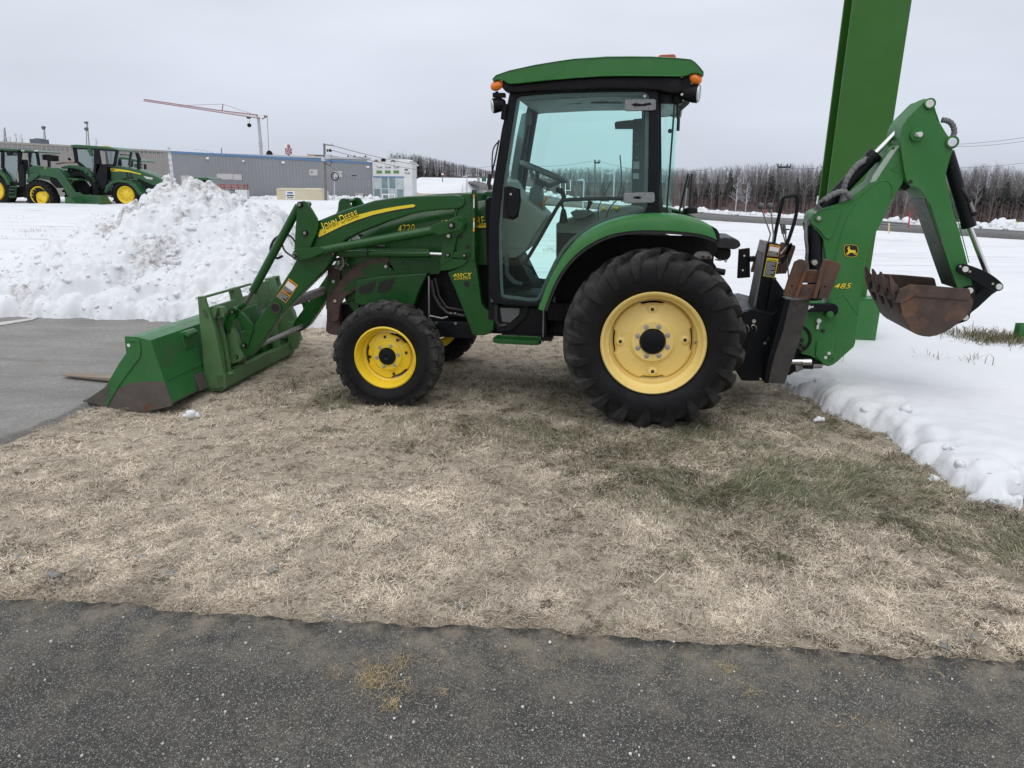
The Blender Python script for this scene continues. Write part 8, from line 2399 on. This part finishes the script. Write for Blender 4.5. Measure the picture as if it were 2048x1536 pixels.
bp(tl_, S([(690, 1122), (1052, 1126), (1052, 1138), (690, 1136)]), Yl, -.75, .0, 'bucket_floor', dg, .01)
btyre(tl_, (75, 391), 29, 25, Yl - .1, .5, .58)
btyre(tl_, (-16, 380), 35, 31, Yl - .05, .6, .58)
btyre(tl_, (122, 396), 22, 20, Yl + 1.4, .5, .58)
bp(tl_, S([(95, 940), (160, 940), (150, 1050), (90, 1050)]), Yl, -.05, .02, 'step_side', dg, .01)
bp(tl_, S([(100, 950), (150, 950), (142, 1040), (96, 1040)]), Yl, -.07, -.04, 'step_gap', 'dark', 0)
for y in (970, 1000, 1030): bp(tl_, S([(96, y), (154, y), (152, y + 8), (95, y + 8)]), Yl, -.12, -.02, 'step_plate', dg, .004)
bp(tl_, S([(-100, 950), (260, 950), (260, 1040), (-100, 1060)]), Yl, .3, 1.3, 'chassis', 'dark', .02)
# third tractor, mostly hidden behind the big one
Yr = 42
tr = tag(empty('distant_tractor', at(265, 405, Yr)), 'dark tractor with a red beacon, mostly hidden behind the striped bonnet', 'tractor', 'green tractors parked in the far yard')
bp(tr, S([(1080, 662), (1180, 672), (1290, 700), (1306, 716), (1290, 722), (1180, 695), (1080, 690)]), Yr, 0, 1.8, 'cab_roof', dg, .05)
bp(tr, S([(1080, 690), (1110, 690), (1118, 770), (1190, 780), (1200, 700), (1214, 700), (1210, 780), (1290, 790), (1266, 716), (1282, 720), (1306, 800), (1300, 860), (1080, 860)]), Yr, .1, .3, 'cab_frame', 'blackpaint', .01)
bp(tr, S([(1108, 690), (1198, 700), (1192, 782), (1116, 772)]), Yr, .15, .18, 'cab_glass', cg, 0)
bp(tr, S([(1212, 702), (1266, 718), (1286, 792), (1210, 780)]), Yr, .15, .18, 'cab_glass', cg, 0)
bp(tr, S([(1080, 840), (1330, 850), (1330, 1040), (1080, 1040)]), Yr, .3, 1.5, 'bonnet', dg, .05)
bp(tr, S([(1320, 738), (1334, 736), (1338, 778), (1324, 790)]), Yr, .2, .35, 'mirror', 'black', .01)
MB().tube([tuple(at(*S([(1284, 742)])[0], Yr + .2) - tr.location), tuple(at(*S([(1310, 738)])[0], Yr + .2) - tr.location), tuple(at(*S([(1328, 742)])[0], Yr + .2) - tr.location)], .03, 6).build('mirror_arm', M['black'], tr)
MB().sphere(tuple(at(*S([(1299, 687)])[0], Yr + .3) - tr.location), .10, 10, 8, (1, 1, 1.2)).build('beacon', M['red'], tr)
bp(tr, S([(1080, 640), (1172, 648), (1172, 656), (1080, 650)]), Yr, .3, .6, 'roof_bar', 'black', .01)
btyre(tr, (252, 388), 26, 23, Yr, .5, .5, lug=False)
# the fourth, behind the heap
Yf = 48
tf = tag(empty('hidden_tractor', at(400, 404, Yf)), 'green tractor whose cab shows over the crest of the snow heap', 'tractor', 'green tractors parked in the far yard')
bp(tf, S([(1728, 866), (1740, 858), (1930, 862), (1962, 874), (1958, 882), (1890, 884), (1740, 880)]), Yf, 0, 1.9, 'cab_roof', dg, .05)
bp(tf, S([(1748, 880), (1760, 880), (1765, 960), (1795, 970), (1798, 882), (1808, 882), (1806, 975), (1870, 985), (1882, 884), (1900, 884), (1915, 960), (1925, 884), (1945, 884), (1985, 960), (1975, 980), (1960, 1060), (1750, 1060)]), Yf, .1, .3, 'cab_frame', 'blackpaint', .01)
for q in ([(1760, 882), (1797, 883), (1795, 970), (1766, 960)], [(1808, 884), (1882, 886), (1870, 982), (1806, 974)], [(1926, 886), (1944, 886), (1980, 960), (1930, 965)]):
    bp(tf, S(q), Yf, .16, .19, 'cab_glass', cg, 0)
bp(tf, S([(1960, 970), (2040, 978), (2120, 1000), (2160, 1040), (2165, 1120), (1960, 1120)]), Yf, .4, 1.4, 'bonnet', dg, .05)
btyre(tf, (446, 404), 15, 14, Yf, .5, .5, lug=False); btyre(tf, (388, 396), 25, 23, Yf + .1, .6, .5, lug=False)

# ================================================================== WOODS
bark = pbr('bare_branches', (.125, .110, .107), .9, var=.35, vs=.6)
bark2 = pbr('pale_birch_branches', (.23, .215, .21), .9, var=.2, vs=.8)
reds = pbr('reddish_twigs', (.15, .098, .092), .9, var=.3, vs=.5)
fir = pbr('dark_spruce_needles', (.026, .034, .028), .9, var=.45, vs=.7)
def bare_mesh(h, seed, n=30, spread=.20, low=.25, name='bare_tree'):
    r_ = random.Random(seed)
    m = MB()
    def stick(p, q, r0, r1):
        m.tube([p, q], [r0, r1], 3)
    top = Vector((r_.uniform(-.05, .05) * h, r_.uniform(-.05, .05) * h, h))
    stick((0, 0, -.4), tuple(top * .5), h * .011, h * .008); stick(tuple(top * .5), tuple(top), h * .008, h * .0025)
    for k in range(n):
        f = low + (1 - low) * (k + r_.random()) / n
        p = top * f
        a = r_.uniform(0, 6.28); l = h * spread * (1.15 - f * .75) * r_.uniform(.6, 1.3)
        d = Vector((math.cos(a), math.sin(a), r_.uniform(.7, 1.6))).normalized()
        q = p + d * l
        stick(tuple(p), tuple(q), h * .0042 * (1.2 - f * .6), h * .0015)
        for j in range(3):
            s = r_.uniform(.35, .9); p2 = p + d * l * s
            d2 = (d + Vector((r_.uniform(-.7, .7), r_.uniform(-.7, .7), r_.uniform(.0, .6)))).normalized()
            stick(tuple(p2), tuple(p2 + d2 * l * r_.uniform(.3, .6)), h * .0020, h * .0010)
    return m.mesh(name, fix=False)
def fir_mesh(h, seed, name='crown'):
    r_ = random.Random(seed); m = MB()
    n = int(16 + h)
    for k in range(n):
        f = (k + r_.random() * .6) / n; z = h * (.10 + .88 * f); R_ = h * .23 * (1 - f) ** .85 + .05
        cnt = 9 if f < .7 else 6
        a0 = r_.random() * 6.28
        for j in range(cnt):
            a = a0 + 6.28 * j / cnt + r_.uniform(-.25, .25); rr = R_ * r_.uniform(.6, 1.2)
            dx, dy = math.cos(a), math.sin(a); w = rr * .38
            m.add([(0, 0, z + .06 * h * (1 - f)), (dx * rr * .6 - dy * w, dy * rr * .6 + dx * w, z - rr * .10), (dx * rr, dy * rr, z - rr * .38), (dx * rr * .6 + dy * w, dy * rr * .6 - dx * w, z - rr * .10)], [(0, 1, 2), (0, 2, 3)])
    me = m.mesh(name, fix=False)
    me.shade_flat()
    return me
bm_ = [bare_mesh(7, s, 34, .20) for s in range(5)] + [bare_mesh(7, 20 + s, 26, .13, .35) for s in range(3)]
for k, me in enumerate(bm_): me.materials.append(bark if k % 4 else bark2)
fm = [fir_mesh(8, s) for s in range(4)]
for me in fm: me.materials.append(fir)
tk = MB().cyl((0, 0, -.5), (0, 0, 7.2), .13, .02, 6).mesh('trunk'); tk.materials.append(wood)
wf = wood_front
def zt_(x, y): return float(terr(np.array([x]), np.array([y]))[0]) + .5
# skyline of the photograph: highest tree tops by pixel column
SKY = [(780, 305), (800, 306), (830, 307), (850, 312), (880, 318), (910, 325), (940, 331), (960, 336), (975, 340), (1010, 338), (1060, 341), (1110, 338), (1160, 334), (1200, 336), (1260, 336), (1360, 337), (1400, 338), (1440, 333), (1480, 330), (1520, 328), (1560, 329), (1600, 330), (1640, 331), (1700, 336), (1800, 342), (1890, 338), (1920, 334), (1950, 330), (1980, 330), (2010, 336), (2048, 342), (2200, 345), (2500, 345)]
SX = np.array([a for a, b in SKY]); SY = np.array([b for a, b in SKY])
def tree_spot(px, depth):
    u = (ray(px, 400).x / ray(px, 400).y)
    y = wf(u) + 3 + depth
    return u * y, y
def fit_h(px, x, y, f):
    zt = at(px, np.interp(px, SX, SY), y).z
    return max(1.6, (zt - zt_(x, y)) * f)
rt = random.Random(5)
cnt = 0
spots_ = []
for k in range(205):
    px = rt.uniform(1300, 2060) if k < 150 else rt.uniform(1000, 1300) if k < 180 else rt.uniform(790, 985)
    if 1640 < px < 1790 and rt.random() < .75: px = rt.choice([rt.uniform(1380, 1630), rt.uniform(1890, 2050)])
    d = rt.uniform(0, 26) if px > 985 else rt.uniform(0, 12)
    x, y = tree_spot(px, d)
    h = fit_h(px, x, y, rt.uniform(.72, 1.04))
    spots_.append((px, x, y, h))
for k, (px, x, y, h) in enumerate(spots_):
    o_ = link('bare_tree', bm_[k % 8], None, None, (x, y, zt_(x, y) - .3))
    s = h / 7; o_.scale = (s * rt.uniform(.9, 1.15),) * 2 + (s,); o_.rotation_euler = (0, 0, rt.uniform(0, 6))
    if px < 985: lab, g_ = 'leafless tree of the far wood left of the cab', 'leafless trees left of the cab'
    elif px < 1340: lab, g_ = 'leafless tree of the wood seen through the cab', 'leafless trees seen through the cab'
    elif px < 1700: lab, g_ = 'leafless tree at the wood edge between cab and pylon', 'leafless trees between cab and pylon'
    else: lab, g_ = 'leafless tree at the wood edge right of the pylon', 'leafless trees right of the pylon'
    tag(o_, lab, 'tree', g_)
p = (1475, 415); u = ray(*p).x / ray(*p).y; yy = wf(u) + 1; x = u * yy
for px, hh in ((1472, 4.2), (1492, 3.4)):
    u = ray(px, 415).x / ray(px, 415).y; yy = wf(u) + .5; x = u * yy
    o_ = link('birch_tree', bm_[4], None, None, (x, yy, zt_(x, yy) - .3)); o_.scale = (hh / 7 * 1.5, hh / 7 * 1.5, hh / 7)
    o_.data = bm_[4].copy(); o_.data.materials.clear(); o_.data.materials.append(M['lightgrey'])
    tag(o_, 'pale spreading birch, ' + ('the larger of two' if hh > 4 else 'the smaller of two') + ' left of the lever knobs', 'tree')
firs = [(1457, 328), (1432, 342), (1405, 352), (1470, 350), (1540, 332), (1500, 345), (1590, 338), (1610, 332), (1636, 330), (1575, 352), (1520, 358), (1390, 362), (1415, 348), (1490, 372), (1555, 365), (1450, 362), (1600, 372), (1620, 360), (1962, 346), (1985, 352), (1950, 362), (1928, 358), (2010, 340), (2030, 352), (2044, 360), (1940, 372), (1975, 366), (1998, 362), (2020, 372), (1905, 352), (1915, 366), (1800, 372), (1772, 362), (1790, 384), (2046, 382), (1130, 352), (1175, 360), (1205, 350), (1245, 358), (1095, 362), (838, 312), (845, 316), (856, 322), (868, 326), (880, 330), (900, 336), (1375, 355), (1365, 372)]
for k in range(44):
    px = rt.choice([rt.uniform(1365, 1640), rt.uniform(1890, 2055)])
    firs.append((px, np.interp(px, SX, SY) + rt.uniform(6, 48)))
for k, (px, py) in enumerate(firs):
    x, y = tree_spot(px, rt.uniform(2, 18) if px > 985 else 6)
    h = max(1.8, at(px, py, y).z - zt_(x, y)) * 1.02
    t = empty('spruce_tree', (x, y, zt_(x, y) - .3))
    if px < 985: lab, g_ = 'dark spruce in the far wood left of the cab', 'dark spruces left of the cab'
    elif px < 1340: lab, g_ = 'dark spruce of the wood seen through the cab', 'dark spruces seen through the cab'
    elif px < 1700: lab, g_ = 'dark spruce among the bare trees between cab and pylon', 'dark spruces between cab and pylon'
    else: lab, g_ = 'dark spruce among the bare trees right of the pylon', 'dark spruces right of the pylon'
    tag(t, lab, 'spruce', g_)
    s = h / 8; t.scale = (s * rt.uniform(.75, 1.1),) * 2 + (s,)
    link('crown', fm[k % 4], None, t); link('trunk', tk, None, t)
# the rest of the wood: a close stand of thin stems and twigs
def stand(n, name, lo, hi, dmin, dmax, f0, f1, mat, lab, twig=6, thick=1.0):
    V, F = [], []
    k = 0
    px = rng.uniform(lo, hi, n); dp = rng.uniform(dmin, dmax, n)
    U_ = np.array([ray(p, 400).x / ray(p, 400).y for p in px])
    Y_ = wf(U_) + 2 + dp; X_ = U_ * Y_
    Zb = terr(X_, Y_) + .2
    Zt = np.array([at(p, np.interp(p, SX, SY), y).z for p, y in zip(px, Y_)])
    H = np.maximum(1.2, (Zt - Zb) * rng.uniform(f0, f1, n))
    segs = []
    lean = rng.normal(0, .04, (n, 2)) * H[:, None]
    A = np.c_[X_, Y_, Zb]; B_ = np.c_[X_ + lean[:, 0], Y_ + lean[:, 1], Zb + H]
    segs.append((A, B_, .022 * thick * (Y_ / 90), .008 * thick * (Y_ / 90)))
    for j in range(twig):
        f = rng.uniform(.3, .95, n)[:, None]; P_ = A + (B_ - A) * f
        a = rng.uniform(0, 6.28, n); l = H * rng.uniform(.08, .20, n)
        Q = P_ + np.c_[np.cos(a) * l * .6, np.sin(a) * l * .6, l * .85]
        segs.append((P_, Q, .011 * thick * (Y_ / 90), .006 * thick * (Y_ / 90)))
    for A_, B2, r0, r1 in segs:
        m = len(A_)
        vv = np.empty((m, 6, 3))
        for q in range(3):
            an = 2.094 * q + .5
            off = np.array([math.cos(an), math.sin(an), 0])
            vv[:, q] = A_ + off * np.reshape(r0, (-1, 1)); vv[:, 3 + q] = B2 + off * np.reshape(r1, (-1, 1))
        base = (np.arange(m) * 6)[:, None] + k
        V.append(vv.reshape(-1, 3)); F += [base + np.array([[q, (q + 1) % 3, 3 + (q + 1) % 3, 3 + q]]) for q in range(3)]
        k += m * 6
    tag(npmesh(name, np.vstack(V), np.concatenate(F), mat), lab, kind='stuff')
stand(4200, 'far_wood', 985, 2070, 3, 80, .66, 1.03, bark, 'close grey stand of leafless trees behind the highway', 16, .52)
stand(900, 'far_wood', 780, 990, 2, 40, .75, 1.0, bark, 'far leafless wood left of the cab', 6, .8)
stand(2600, 'red_brush', 1020, 2070, -1.5, 8, .16, .40, reds, 'reddish brush along the foot of the wood', 4, .8)
# two or three bushes on the snowy bank
for px, py in ((924, 388), (932, 388), (946, 388), (955, 390)):
    p = at(px, py, 125); o_ = link('bare_bush', bm_[2], None, None, (p.x, p.y, p.z - .2)); o_.scale = (.32, .32, .24 + .06 * (px % 3))
    tag(o_, 'leafless bush on the snowy bank left of the cab', 'bush', 'leafless bushes on the snowy bank')
# bare trees peeping over the tan roof
for px, py, w in ((14, 262, .9), (32, 268, .7), (46, 270, .8), (24, 274, .6), (192, 278, .5)):
    p = at(px, 292, 260); h = at(px, py, 260).z - p.z + 2
    o_ = link('bare_tree', bm_[px % 5], None, None, (p.x, p.y, p.z - 2)); o_.scale = (h / 7 * 1.3, h / 7 * 1.3, h / 7)
    tag(o_, 'leafless tree peeping over the tan roof', 'tree', 'leafless trees over the tan roof')
